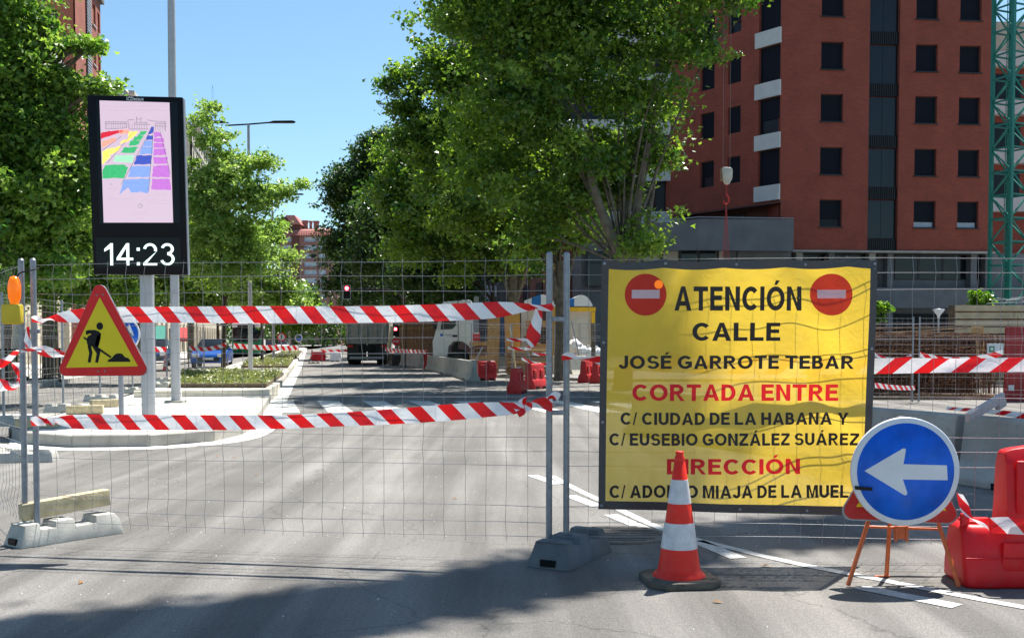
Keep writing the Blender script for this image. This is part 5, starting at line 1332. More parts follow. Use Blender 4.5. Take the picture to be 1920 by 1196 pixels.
for m_, ps in bl.items():
    for p_ in ps: blot('colour_patch', m_, p_)
ink = MB()
def line(a, b, w_=.0025, y=-.1025):
    a = Vector((dz(*a)[0], y, dz(*a)[1])); b = Vector((dz(*b)[0], y, dz(*b)[1])); d = (b - a).normalized(); n_ = Vector((-d.z, 0, d.x)) * w_
    ink.add([a + n_, b + n_, b - n_, a - n_], [(0, 1, 2, 3)])
for (a, b) in [((165, 235), (285, 237)), ((165, 235), (165, 278)), ((165, 278), (285, 272)), ((285, 237), (285, 272)), ((295, 225), (330, 225)), ((330, 240), (410, 240)), ((295, 225), (297, 275)), ((345, 205), (345, 240)), ((372, 208), (370, 240)), ((345, 220), (372, 220)), ((410, 225), (440, 232)), ((440, 232), (515, 236)), ((515, 236), (512, 290)), ((300, 278), (415, 278)), ((450, 260), (512, 262)),
               ((435, 270), (250, 600)), ((443, 275), (410, 640)), ((330, 290), (170, 475)), ((255, 320), (145, 400)), ((480, 290), (538, 540)), ((185, 596), (200, 597)), ((160, 245), (285, 247)), ((330, 250), (420, 252)), ((455, 245), (512, 246))]: line(a, b)
for k in range(9): line((172 + k * 13, 240), (172 + k * 13, 272), .0015)
for k in range(8): line((305 + k * 14, 245), (305 + k * 14, 275), .0015)
for k in range(5): line((455 + k * 13, 240), (455 + k * 13, 285), .0015)
ink.build('line_drawing', 'p_ink', scn)
ink = MB()
for (y0, xa, xb) in [(622, 168, 230), (655, 440, 515), (682, 165, 320), (690, 365, 535), (706, 405, 520), (757, 330, 395), (772, 322, 405), (792, 345, 375), (150, 150, 400), (170, 150, 520)]:
    x = xa
    while x < xb:
        line((x, y0 + random.uniform(-3, 3)), (x + 5, y0 + random.uniform(-6, 6)), .0018); x += 6.5
ink.build('handwriting', 'p_grey', scn)
q = MB(); c = dz(360, 722)
for k in range(7): q.lathe([(.016, -.1025), (.0, -.1026)], 7, c=(c[0] + .03 * math.cos(k * PI / 3.5), 0, c[1] + .03 * math.sin(k * PI / 3.5)), axis='y')
q.build('emblem', 'p_grey', scn)
c = dz(336, 102); text_obj('JCDecaux', .058, 'sign_white', 'maker_name', root, width=.275, bold=.02, M=Matrix.Translation((c[0], -.092, c[1])))
q = MB(); q.prism([dz(95, 905), dz(590, 905), dz(597, 1070), dz(100, 1075)], -.096, -.090); q.build('clock_window', 'black_gloss', root)
c0_, c1_ = dz(146, 1066), dz(556, 938)
block_text('14:23', c1_[1] - c0_[1], c1_[0] - c0_[0], 'digits', 'clock_digits', root, Matrix.Translation(((c0_[0] + c1_[0]) / 2, -.0975, (c0_[1] + c1_[1]) / 2)), t=.125, th=.11, gap=.16)

def lamp_post(g, label, r0, r1, H_=9.7, arm=True, flip=1):
    root = empty('lamp_post', g, label, 'lamp post', 0, 'lamp posts of the central reservation')
    q = MB(); q.tube([(0, 0, 0), (0, 0, 2.0)], [r0 * 1.08, r0 * 1.02], 14); q.build('post_base', 'pole_grey', root)
    q = MB(); q.tube([(0, 0, 2.0), (0, 0, H_)], [r0, r1], 14); q.build('pole', 'pole_blue' if r0 > .09 else 'pole_grey', root)
    q = MB(); q.box((0, 0, .02), (.36, .36, .04)); q.build('foot_plate', 'concrete', root)
    q = MB(); q.tube([(-.9, 0, H_ - .05), (0, 0, H_), (1.0, 0, H_ + .08)], .03, 6); q.build('arm', 'black_metal', root)
    for s_ in (-1, 1):
        q = MB(); q.prism([(.75, H_ + .05), (1.0, H_ + .12), (1.75, H_ + .13), (1.85, H_ + .10), (1.75, H_ + .05)], -.12, .12)
        o = q.build('lamp_head', 'black_metal', root, bevel=.02)
        if s_ < 0: o.rotation_euler = (0, 0, PI)
    return root
lamp_post(G(330, 754, KH), 'thick grey lamp post nearest the clock display, rising out of view', .088, .066)
lamp_post(G(470, 698, KH), 'slim grey lamp post behind the young maple with its lamp head against the sky', .085, .05)
lamp_post(G(513, 679, KH), 'third lamp post between the two farther planting beds', .08, .05)
lamp_post(G(543, 665, KH), 'farthest lamp post of the reservation', .08, .05)
# blue round sign on its post
g_ = G(226, 778, KH); root = empty('keep_side_sign', g_, 'round blue sign on a grey post half hidden behind the roadworks triangle', 'traffic sign'); s_ = S(g_.y)
q = MB(); q.tube([(0, .04, 0), (0, .04, 1.75)], .043, 10); q.build('post', 'pole_blue', root)
zc_ = EYE - KH + (HZ - 627) / s_; xc_ = (232 - 226) / s_
q = MB(); q.lathe([(0, 0), (.285, 0), (.29, .01), (0, .012)], 40, c=(xc_, 0, zc_), axis='y'); q.build('disc', 'sign_white', root)
q = MB(); q.lathe([(0, -.002), (.262, -.002), (.262, 0)], 40, c=(xc_, 0, zc_), axis='y'); q.build('blue_field', 'sign_blue', root)
q = MB(); q.prism([(xc_ + .12, zc_ + .17), (xc_ + .19, zc_ - .02), (xc_ + .14, zc_ - .02), (xc_ + .02, zc_ + .10), (xc_ - .02, zc_ + .05)], -.0045, -.0015); q.build('arrow_symbol', 'sign_white', root)
# two antennas / small far lamp on the skyline
g_ = P(239, 640, 60); root = empty('lamp_post', (g_.x, g_.y, 0), 'thin distant post whose tip shows just above the clock display', 'lamp post', group='lamp posts across the left carriageway')
q = MB(); q.tube([(0, 0, 0), (0, 0, EYE + (HZ - 168) * 60 / F)], [.08, .035], 8); q.build('pole', 'pole_blue', root); q = MB(); q.box((0, 0, EYE + (HZ - 168) * 60 / F), (.3, .1, .05)); q.build('lamp_head', 'black_metal', root)

# ================================================================== LEFT FENCES, BLOCKS, TIMBERS
gF = 'wire fence panels along the central reservation'
def wirelabel(i): return ['wire fence panel on the left of the island nose, behind the triangular sign', 'wire fence panel behind the post of the blue round sign', 'wire fence panel seen between the display post and the sign post', 'wire fence panel between the display post and the thick lamp post', 'wire fence panel just behind the thick lamp post', 'wire fence panel in front of the blue car', 'wire fence panel by the maple trunk near the blue car', 'wire fence panel before the green bus', 'farthest wire fence panel of the reservation, beyond the bus'][i]
pc = [Vector((-7.35, 15.4)), Vector((-7.75, 18.4)), Vector((-8.35, 21.6)), Vector((-8.9, 25)), Vector((-9.5, 28.4)), Vector((-10.3, 31.8)), Vector((-11.0, 35.2)), Vector((-11.7, 38.6)), Vector((-12.4, 42)), Vector((-13.1, 45.4))]
for i in range(9): fence(pc[i], pc[i + 1], wirelabel(i), gF, detail=False, wm='wire_dark', seed=i, z=KH, wr=.0028, nv=13)
blk = block((0, 0, 0), 0, 'x', 'concrete_base', 'fence feet along the central reservation')
labs = ['concrete fence foot on the island behind the lower tape', 'concrete fence foot beside the blue sign post', 'concrete fence foot left of the display post', 'concrete fence foot between display and lamp post', 'concrete fence foot right behind the thick lamp post', 'concrete fence foot near the front of the blue car', 'concrete fence foot by the young maple trunk', 'concrete fence foot left of the slim lamp post', 'farther concrete fence foot in front of the green bus', 'last concrete fence foot of the reservation row']
for i in range(10): place(blk, (pc[i].x - .3, pc[i].y, KH), math.radians(random.uniform(-12, 12)), labs[i])
g_ = G(-20, 866); place(blk, (g_.x, g_.y, 0), math.radians(6), 'pale concrete block lying on the road at the left edge, beside the twin posts', scale=(1.0, 1.1, 1.0))
for (x0, y0, x1, y1, lab) in [(28, 803, 112, 801, 'pale timber beam lying on the island nose behind the left fence posts'), (125, 776, 194, 775, 'pale timber beam on the island left of the blue sign post'), (170, 764, 222, 762, 'shorter pale timber beam behind the others beside the blue sign post')]:
    a, b = G(x0, y0, KH), G(x1, y1, KH); q = MB(); L_ = (b - a).length; q.box((L_ / 2, 0, .07), (L_, .14, .14 if y0 < 790 else .12))
    tag(q.build('timber_beam', 'wood_pale', loc=a, rz=math.atan2(b.y - a.y, b.x - a.x), bevel=.008), lab, 'timber', 'timber beams on the island')
for i, (x, y, lab) in enumerate([(590, 676, 'concrete fence foot at the kerb under the small distant cone'), (598, 670, 'pale fence foot behind the small distant cone')]):
    g_ = G(x, y); place(blk, (g_.x, g_.y, 0), .3 * i, lab)
bpy.data.objects.remove([c for c in blk.children][0]) if False else None
blk.location = (G(578, 682).x, G(578, 682).y, 0); blk['label'] = 'concrete fence foot standing on the kerb edge right of the farther beds'
# small far cone, copied from the near one
cone = [o for o in COL.objects if o.name == 'traffic_cone'][0]
g_ = G(585, 677); cc_ = place(cone, (g_.x, g_.y, .12), .4, 'small distant traffic cone at the kerb right of the farther planting beds', 'traffic cones'); cone['group'] = 'traffic cones'
g_ = G(319, 700); place(cone, (g_.x - 1.5, g_.y + 4, 0), .2, 'small distant traffic cone between the lamp post and the blue car', 'traffic cones')
# distant tapes
def dist_tape(p0, p1, Y0, Y1, label, w_=.1, sag=.1, m='tape'):
    a = P(*p0, Y0); b = P(*p1, Y1); q = MB(); n = 16; vs = []; uv = []; L_ = (b - a).length
    for i in range(n + 1):
        t = i / n; p = a.lerp(b, t); p.z -= sag * 4 * t * (1 - t); p.y += .02 * math.sin(i * 1.7)
        vs += [tuple(p + Vector((0, 0, w_ / 2))), tuple(p - Vector((0, .02, w_ / 2)))]; uv += [(L_ * t, 0), (L_ * t, 1)]
    q.v = vs; q.uv = uv; q.f = [(2 * i, 2 * i + 1, 2 * i + 3, 2 * i + 2) for i in range(n)]; q.mi = [0] * n; q.smooth = [True] * n
    return tag(q.build('barrier_tape', m), label, 'barrier tape', 'red and white barrier tapes')
mat_far = sheet_mat('tape_far', (.78, .008, .012), trans=.3, stripe=True, col2=(.84, .84, .86), period=.62, lean=-.3, duty=.5, wrinkle=.1)
dist_tape((438, 648), (560, 652), 50, 56, 'distant striped tape in front of the green bus', .24, .05, 'tape_far')
dist_tape((355, 652), (425, 645), 33, 36, 'white and red tape across the fence in front of the blue car', .14, .1, 'tape_far')
dist_tape((283, 652), (312, 655), 28, 29, 'short white tape on the fence in front of the dark blue car', .14, .02, 'tape_far')
dist_tape((600, 658), (735, 655), 88, 88, 'faint striped tape closing the far end of the road', .22, .02, 'tape_far')
dist_tape((722, 655), (800, 660), 58, 52, 'striped tape behind the concrete barriers right of the dump truck', .20, .02, 'tape_far')
dist_tape((1640, 664), (1712, 666), 23.5, 24, 'thin white tape on the far fence beside the rebar, left of its posts', .09, .12, 'tape_far')
dist_tape((1724, 664), (1880, 661), 24, 21, 'wavy white tape on the far fence above the wide near tape', .12, .14, 'tape_far')
dist_tape((1640, 722), (1716, 727), 20, 24, 'short striped tape low against the rebar stack', .10, .02, 'tape_far')
tape('barrier_tape', [((1775, 762), (1775, 768), 10.95), ((1820, 765), (1822, 772), 10.5), ((1870, 768), (1874, 778), 10.2), ((1930, 774), (1934, 788), 9.9), ((1980, 778), (1984, 792), 9.6)], 'striped tape lying along the top of the long concrete barrier', 'tape_back', u0=.1, wob=.01)

# ================================================================== VEHICLES
def car(loc, rz, label, paint):
    root = empty('parked_car', loc, label, 'car', rz, 'cars parked on the left carriageway')
    # nose towards local -y ; 4.2 long, 1.8 wide
    side = [(-2.1, .28), (-2.12, .55), (-2.0, .72), (-1.2, .90), (-.9, .93), (1.7, .98), (2.05, .85), (2.1, .5), (2.05, .28)]
    q = MB(); n = len(side); vs = []
    for x, f in ((-.89, .0), (-.84, 1), (.84, 1), (.89, 0)): pass
    for x, zz in ((-.88, .97), (-.80, 1.0), (.80, 1.0), (.88, .97)): vs += [(x, y * (zz), z * (1 if abs(x) < .85 else .985)) for y, z in side]
    fs = [(i * n + k, i * n + (k + 1) % n, (i + 1) * n + (k + 1) % n, (i + 1) * n + k) for i in range(3) for k in range(n)] + [tuple(range(n))[::-1], tuple(range(3 * n, 4 * n))]
    q.add(vs, fs); q.build('body', paint, root, bevel=.06, bseg=2)
    cab = [(-.95, .90), (-.25, 1.42), (.2, 1.49), (1.1, 1.44), (1.85, .95)]
    q = MB(); vs = []
    for sx in (-1, 1): vs += [(sx * (.80 - .22 * (z - .9) / .6), y, z) for y, z in cab]
    m_ = 5; q.add(vs, [(0, 1, 2, 3, 4), (9, 8, 7, 6, 5)] + [(k, k + 5, (k + 1) % 5 + 5, (k + 1) % 5) for k in range(5)]); q.build('cabin_glass', 'glass', root, bevel=.03)
    q = MB(); q.box((0, .55, 1.485), (1.12, 1.15, .035)); q.build('roof', paint, root, bevel=.015)
    for sx in (-1, 1):
        for y in (-1.3, 1.3):
            q = MB(); q.lathe([(.0, -.09), (.28, -.09), (.32, -.05), (.32, .09), (.0, .09)], 18, c=(sx * .80, y, .32), axis='x'); wl = q.build('wheel', 'tyre', root)
            q = MB(); q.lathe([(0, .095 * sx), (.19, .10 * sx)], 12, c=(sx * .80, y, .32), axis='x'); q.build('rim', 'galvanised', wl)
        q = MB(); q.box((sx * .62, -2.07, .66), (.36, .12, .15)); q.build('headlight', 'headlight', root, bevel=.03)
        q = MB(); q.box((sx * .95, -.62, .98), (.18, .10, .13)); q.build('mirror', paint, root, bevel=.03)
    q = MB(); q.box((0, -2.11, .46), (1.1, .06, .2)); q.build('grille', 'frame_dark', root, bevel=.01)
    q = MB(); q.box((0, -2.15, .50), (.52, .02, .11)); q.build('number_plate', 'sign_white', root)
    return root
g_ = G(378, 691); car((g_.x, g_.y + 2, 0), .17, 'bright blue car facing the camera behind the wire fence and maple trunk', 'car_blue')
g_ = G(292, 686); car((g_.x - .3, g_.y + 1, 0), .2, 'dark blue car showing between the display post and the lamp post', 'car_navy')
g_ = G(505, 661); car((g_.x, g_.y, 0), .17, 'small red car far down the left carriageway right of the bus', 'car_red')
g_ = G(530, 658); car((g_.x, g_.y, 0), .17, 'pale car far down the left carriageway, near the end of the row', 'car_white')
g_ = G(634, 655); car((g_.x, g_.y + 20, 0), -.1, 'white car at the far end of the closed road', 'car_white')
# bus
g_ = G(462, 669); root = empty('city_bus', (g_.x, g_.y, 0), 'green and white city bus coming down the left carriageway', 'bus', .19)
q = MB(); q.box((0, 5.5, 1.0), (2.5, 11, 1.4)); q.build('lower_body', 'bus_green', root, bevel=.12)
q = MB(); q.box((0, 5.5, 2.1), (2.44, 10.9, 1.0)); q.build('window_band', 'glass', root, bevel=.1)
q = MB(); q.box((0, 5.5, 2.8), (2.46, 10.9, .42)); q.build('roof', 'truck_white', root, bevel=.12)
q = MB(); q.box((0, -.02, 1.95), (2.2, .08, 1.2)); q.build('windscreen', 'glass', root, bevel=.03)
q = MB(); q.box((0, -.03, 2.75), (1.5, .08, .22)); q.build('route_board', 'frame_dark', root)
for sx in (-1, 1):
    q = MB(); q.box((sx * .95, -.03, .75), (.4, .08, .2)); q.build('headlight', 'headlight', root)
    for y in (2.4, 8.4): q = MB(); q.lathe([(0, -.15), (.48, -.15), (.48, .15), (0, .15)], 16, c=(sx * 1.12, y, .48), axis='x'); q.build('wheel', 'tyre', root)
q = MB(); q.box((1.26, 5.5, 1.1), (.03, 10.6, .9)); q.build('white_side', 'truck_white', root)
# dump truck seen from behind
g_ = G(688, 684); root = empty('dump_truck', (g_.x, g_.y, 0), 'grey dusty dump truck parked with its tailgate towards the camera', 'truck', .06)
W_ = 2.35
q = MB(); q.prism([(-W_ / 2, 1.25), (W_ / 2, 1.25), (W_ / 2 + .04, 2.95), (-W_ / 2 - .04, 2.95)], 0, .1); tg = q.build('tailgate', 'dump_grey', root)
for k in range(5): q = MB(); q.box((-W_ / 2 + .06 + k * (W_ - .12) / 4, -.05, 2.10), (.09, .1, 1.5)); q.build('tailgate_rib', 'dump_grey', tg)
for zz in (1.30, 2.90): q = MB(); q.box((0, -.04, zz), (W_ + .06, .09, .11)); q.build('tailgate_rail', 'dump_grey', tg)
q = MB()
for sx in (-1, 1): 
    q = MB(); q.box((sx * (W_ / 2 + .01), 2.3, 2.25), (.08, 4.5, 1.75)); q.build('side_wall', 'dump_grey', root)
q = MB(); q.box((0, 4.5, 2.5), (W_, .08, 2.3)); q.build('front_wall', 'dump_grey', root)
q = MB(); q.box((0, 2.3, 1.38), (W_ - .1, 4.5, .12)); q.build('bed_floor', 'dump_grey', root)
q = MB(); q.box((0, 6.0, 2.0), (2.3, 1.9, 2.3)); q.build('cab', 'truck_white', root, bevel=.1)
q = MB(); q.box((0, 3, .95), (.9, 7, .35)); q.build('chassis', 'black_metal', root)
q = MB(); q.box((0, -.02, .42), (2.0, .1, .13)); q.build('under_bar', 'pole_grey', root)
for sx in (-1, 1):
    for y in (.9, 2.3, 5.9):
        for dx in ((.0, .34) if y < 5 else (0,)): q = MB(); q.lathe([(0, -.14), (.44, -.14), (.5, -.09), (.5, .09), (.44, .14), (0, .14)], 18, c=(sx * (1.02 - dx), y, .5), axis='x'); q.build('wheel', 'tyre', root)
    q = MB(); q.box((sx * .60, .16, .78), (1.14, .05, 1.02)); q.build('mud_flap', 'rubber', root)
    q = MB(); q.box((sx * .98, .05, 1.10), (.34, .06, .14)); q.build('tail_lamp', 'red_plastic_old', root)
# white lorry cab, seen from the side
g_ = P(850, 640, 49.5); s_ = S(49.5); root = empty('lorry', (g_.x, g_.y, 0), 'white lorry cab facing left behind the concrete barrier', 'truck')
def lz(px, py): return ((px - 850) / s_, EYE + (HZ - py) / s_)
pr = [lz(812, 668), lz(811, 640), lz(814, 632), lz(822, 602), lz(826, 574), lz(832, 566), lz(882, 562), lz(887, 572), lz(888, 660), lz(886, 664), lz(880, 650), lz(868, 640), lz(850, 640), lz(841, 650), lz(838, 668)]
q = MB(); q.prism(pr, 0, 2.3); q.build('cab', 'truck_white', root, bevel=.05, bseg=2)
q = MB(); q.prism([lz(826, 618), lz(829, 600), lz(833, 578), lz(854, 576), lz(855, 610), lz(848, 617)], -.03, .02); q.build('side_window', 'glass', root)
q = MB(); q.prism([lz(859, 574), lz(860, 634)], -.01, .0) if False else q.box((lz(859, 0)[0], -.005, EYE + .9), (.03, .02, 2.2)); q.build('door_gap', 'frame_dark', root)
q = MB(); q.box((lz(826, 620)[0] - .25, -.25, lz(0, 606)[1]), (.2, .16, .55)); q.build('mirror', 'frame_dark', root, bevel=.03)
q = MB(); q.box((lz(853, 630)[0], -.03, lz(0, 630)[1]), (.22, .06, .1)); q.build('step_lamp', 'frame_dark', root, bevel=.02)
for px, w_ in ((828, .12), (842, .40)):
    q = MB(); q.box((lz(px, 0)[0], -.012, lz(0, 628)[1]), (w_, .01, .12 if px < 830 else .03)); q.build('door_print', 'car_blue' if px < 830 else 'pole_grey', root)
q = MB(); q.box((lz(842, 0)[0], -.012, lz(0, 631.5)[1]), (.3, .01, .03)); q.build('door_print', 'pole_grey', root)
for y in (.02, 2.0):
    c_ = lz(858, 664); q = MB(); q.lathe([(0, 0), (.4, 0), (.50, .06), (.50, .28), (0, .3)], 24, c=(c_[0], y, .5), axis='y'); wl = q.build('wheel', 'tyre', root)
    q = MB(); q.lathe([(.0, -.06), (.1, -.06), (.14, -.02), (.28, -.01), (.28, .0)], 14, c=(c_[0], y, .5), axis='y'); q.build('rim', 'rubber', wl)
q = MB(); q.box((lz(893, 0)[0], .3, lz(0, 600)[1]), (.22, .3, 2.2)); q.build('exhaust_stack', 'galvanised', root)
q = MB(); q.box((lz(905, 0)[0] + 2.2, 1.15, .95), (5.5, .9, .3)); q.build('chassis', 'black_metal', root)

# ================================================================== TRAFFIC LIGHTS
Yq = 58.0; s_ = S(Yq)
tl = P(651, 548, Yq); base_ = P(760, 640, Yq)
root = empty('traffic_light', (base_.x, base_.y, 0), 'traffic light showing red, hung on a long arm over the road before dark trees', 'traffic light', group='traffic lights')
q = MB(); zt = tl.z + .18; xa = tl.x - base_.x
q.tube(subd([(0, 0, 0), (0, 0, zt - 1.0), (-.6, 0, zt - .12), (xa * .5, 0, zt), (xa + .15, 0, zt)], 4), .03, 8); q.build('mast', 'rubber', root)
q = MB(); q.box((xa, 0, tl.z - EYE + EYE), (.38, .28, .74)); bx = q.build('housing', 'black_metal', root, bevel=.04)
for k, (m_, r_) in enumerate((('lamp_red', .13), ('black_gloss', .10), ('black_gloss', .10))):
    zz = tl.z + .21 - k * .22; q = MB(); q.lathe([(0, -.145), (r_, -.145), (r_, -.14)], 16, c=(xa, 0, zz), axis='y'); ln_ = q.build('lens', m_, bx)
    if k == 0: q = MB(); q.lathe([(0, -.15), (.075, -.15)], 12, c=(xa, 0, zz), axis='y'); q.build('lamp_core', 'lamp_core', ln_)
fr_ = MB(); 
for (cx, cz, dx, dz_) in [(0, .37, .42, .025), (0, -.37, .42, .025), (-.2, 0, .025, .72), (.2, 0, .025, .72)]: fr_.box((xa + cx, -.15, tl.z + cz), (dx, .02, dz_))
fr_.build('visor_frame', 'pole_grey', root)
Yq = 61.0; b_ = P(743, 640, Yq); root = empty('traffic_light', (b_.x, b_.y, 0), 'low traffic light showing red above a small red stop sign', 'traffic light', group='traffic lights')
q = MB(); q.tube([(0, .1, 0), (0, .1, 2.6)], .05, 8); q.build('mast', 'pole_blue', root)
zl = EYE + (HZ - 617) * Yq / F
q = MB(); q.box((0, 0, zl - .1), (.32, .24, .62)); bx = q.build('housing', 'black_metal', root, bevel=.03)
q = MB(); q.lathe([(0, -.125), (.11, -.125), (.11, -.12)], 16, c=(-.03, 0, zl), axis='y'); ln_ = q.build('lens', 'lamp_red', bx); q = MB(); q.lathe([(0, -.13), (.06, -.13)], 12, c=(-.03, 0, zl), axis='y'); q.build('lamp_core', 'lamp_core', ln_)
zs_ = EYE + (HZ - 640) * Yq / F; q = MB(); q.prism([(.24 * math.cos(PI / 8 + k * PI / 4), zs_ + .24 * math.sin(PI / 8 + k * PI / 4)) for k in range(8)], -.16, -.14); q.build('stop_plate', 'sign_red', root)
block_text('STOP', .13, .34, 'sign_white', 'lettering', root, Matrix.Translation((0, -.165, zs_)))
q = MB(); q.box((0, .1, .3), (.5, .4, .62)); q.build('ballast', 'rubber', root, bevel=.05)
# far round signs
for (px, py, Yg, fld, lab, bpx) in [(528, 632, 75, 'sign_white', 'distant round sign with a red ring beside the farther lamp post', 675), (560, 634, 84, 'sign_blue', 'distant round blue sign right of the ringed sign', 668)]:
    c_ = P(px, py, Yg); root = empty('round_sign', (c_.x, c_.y, 0), lab, 'traffic sign', group='distant round signs')
    q = MB(); q.tube([(0, .04, 0), (0, .04, c_.z + .3)], .04, 6); q.build('post', 'pole_grey', root)
    q = MB(); q.lathe([(0, 0), (.32, 0), (.32, .02), (0, .02)], 24, c=(0, 0, c_.z), axis='y'); q.build('disc', 'sign_red' if fld == 'sign_white' else 'sign_white', root)
    q = MB(); q.lathe([(0, -.003), (.23, -.003), (.23, 0)], 24, c=(0, 0, c_.z), axis='y'); q.build('field', fld, root)
    if fld == 'sign_white': q = MB(); q.box((0, -.01, c_.z), (.07, .006, .32)); q.build('bar_symbol', 'sign_black', root)

# ================================================================== CONCRETE AND PLASTIC BARRIERS
def jersey(a, b, h, label, group='long concrete barriers', m='concrete', foot=.27, gap=.012):
    a = Vector((*a[:2], 0)); b = Vector((*b[:2], 0)); d = b - a; L = d.length
    root = empty('concrete_barrier', a, label, 'concrete barrier', math.atan2(d.y, d.x), group)
    half = [(foot, 0), (foot, .07), (foot * .55, .24 * h / .7), (foot * .33, h - .02), (foot * .26, h)]
    sec = [(-y, z) for y, z in half] + [(y, z) for y, z in half[::-1]]
    q = MB(); q.prism(sec, gap, L - gap, plane='yz'); q.build('body', m, root, bevel=.012, bseg=1)
    for x in (L * .22, L * .78):
        q = MB(); q.box((x, -foot - .001, .035), (.32, .02, .06)); q.build('lifting_slot', 'black_metal', root)
    q = MB(); q.box((.03, 0, h * .55), (.07, .04, h * .7)); q.build('coupling', 'galvanised', root)
    return root
jersey((1.90, 16.1), (3.20, 13.25), .66, 'concrete barrier hidden behind the middle of the yellow banner')
jersey((3.23, 13.2), (4.46, 10.5), .66, 'long concrete barrier showing between the banner edge and the leaning beam')
jersey((4.49, 10.44), (5.75, 7.70), .66, 'long concrete barrier behind the round arrow sign, right of the leaning beam')
def mini_jersey(pa, pb, h, label): return jersey(pa, pb, h, label, 'grey concrete barriers along the road works', foot=.2)
c1_, c2_, c3_ = G(804, 693), G(846, 702), G(890, 715)
mini_jersey(c1_, c2_, .70, 'grey concrete barrier in dappled shade in front of the lorry wheel')
mini_jersey(c2_, c3_, .70, 'grey concrete barrier between the lorry cab and the red barrier')
mini_jersey(G(762, 686), G(791, 690), .72, 'short pale concrete barrier right of the low traffic light')
mini_jersey(G(727, 682), G(760, 686), .70, 'dark concrete barrier beside the dump truck wheel')
mini_jersey(G(916, 692), G(950, 692), .75, 'grey concrete barrier among the boards behind the red barriers')
for i, (x0, x1, y0, y1) in enumerate([(1036, 1066, 706, 706), (1067, 1098, 706, 705)]):
    jersey(G(x0, y0), G(x1, y1), .80, ['cream concrete barrier under the chipboard sheet', 'cream concrete barrier below the white sacks'][i], 'cream concrete barriers', 'kerb_pale', foot=.2)

def plastic_barrier(px, py, rz, label, h=.68, L=.95, m='red_plastic_old', D=.40, cat='plastic barrier'):
    g_ = G(px, py); root = empty('water_barrier', (g_.x, g_.y, 0), label, cat, rz, 'red plastic barriers along the works')
    sec = [(-D / 2, 0), (-D / 2, .12), (-D / 2 + .04, .26), (-.12, .30), (-.085, h - .05), (-.06, h), (.06, h), (.085, h - .05), (.12, .30), (D / 2 - .04, .26), (D / 2, .12), (D / 2, 0)]
    q = MB(); q.prism(sec, -L / 2, L / 2, plane='yz'); q.build('body', m, root, bevel=.018, bseg=2)
    for x in (-L * .25, L * .25): 
        q = MB(); q.box((x, -.115, .44), (.16, .05, .24)); q.build('recess_rib', m, root, bevel=.015)
        q = MB(); q.box((x, -D / 2, .04), (.16, .03, .08)); q.build('fork_slot', 'black_metal', root)
    q = MB(); q.lathe([(.05, h - .01), (.05, h + .02), (0, h + .02)], 10, c=(L * .3, 0, 0)); q.build('filler_cap', 'sign_white' if m != 'sign_white' else 'sign_red', root)
    q = MB(); q.lathe([(.035, .1), (.035, h - .08), (0, h - .08)], 10, c=(L / 2 + .03, 0, 0)); q.build('peg', m, root)
    return root
plastic_barrier(912, 713, .15, 'red plastic barrier at the end of the grey concrete row', L=.62)
plastic_barrier(969, 737, 1.35, 'faded red plastic barrier end-on, the nearest one beside the middle fence post', L=.8, h=.67)
plastic_barrier(1003, 729, 1.05, 'faded red plastic barrier just behind the nearest one by the fence post', L=.8, h=.74)
plastic_barrier(1100, 717, 1.2, 'red plastic barrier nearest the cream concrete barriers, left of the banner edge', L=.8, h=.74)
plastic_barrier(1122, 718, 1.2, 'red plastic barrier touching the banner edge', L=.8, h=.76)
plastic_barrier(802, 692, 1.5, 'narrow red plastic barrier between two grey concrete ones', L=.7)
plastic_barrier(788, 682, .3, 'red plastic barrier behind the short pale concrete barrier', L=1.2)
plastic_barrier(733, 680, 1.4, 'bright red plastic barrier against the right side of the dump truck', L=.8, m='red_plastic')
plastic_barrier(597, 677, .0, 'small bright red plastic barrier closing the far road', L=.9, m='red_plastic', h=.65)
plastic_barrier(629, 678, .0, 'small white plastic barrier closing the far road', L=.7, m='sign_white', h=.65)

# ================================================================== BOARDS, CABIN, SACKS
def board(x0, x1, y0, y1, Y, m, label, name='board', cat='board', th=.05, lean=0.0, group='boards and panels at the works'):
    a = P(x0, y1, Y); b = P(x1, y0, Y); w_ = b.x - a.x; h_ = b.z - a.z
    q = MB(); q.prism([(0, 0), (w_, 0), (w_ + lean, h_), (lean, h_)], 0, th); return tag(q.build(name, m, loc=(a.x, Y, max(0, a.z)), bevel=.004, bseg=1), label, cat, group)
board(912, 935, 594, 700, 41, 'wood_board', 'tall brown board standing behind the grey concrete barrier, left of the others', lean=.05)
board(948, 977, 588, 700, 41.5, 'osb', 'tall chipboard sheet in the middle of the works', lean=-.05)
board(977, 1012, 572, 690, 44, 'cream_panel', 'pale cream panel behind the hanging tape tail')
board(1035, 1057, 574, 700, 43, 'osb', 'yellow chipboard sheet between the two middle fence posts')
board(937, 946, 592, 668, 42.5, 'car_navy', 'narrow dark blue sheet between the brown board and the chipboard')
# brown hoarding of upright planks behind the low traffic light
hroot = empty('hoarding', P(744, 640, 67).xy.to_3d(), 'brown plank hoarding in the shade behind the low traffic light', 'hoarding')
for k in range(11):
    q = MB(); q.box((k * .26, .01 * (k % 2), 1.45), (.245, .03, 2.9 + .08 * math.sin(k * 2.3))); q.build('plank', 'wood_shade', hroot)
q = MB(); q.box((1.4, -.05, 2.2), (2.9, .05, .1)); q.build('rail', 'wood_board', hroot)
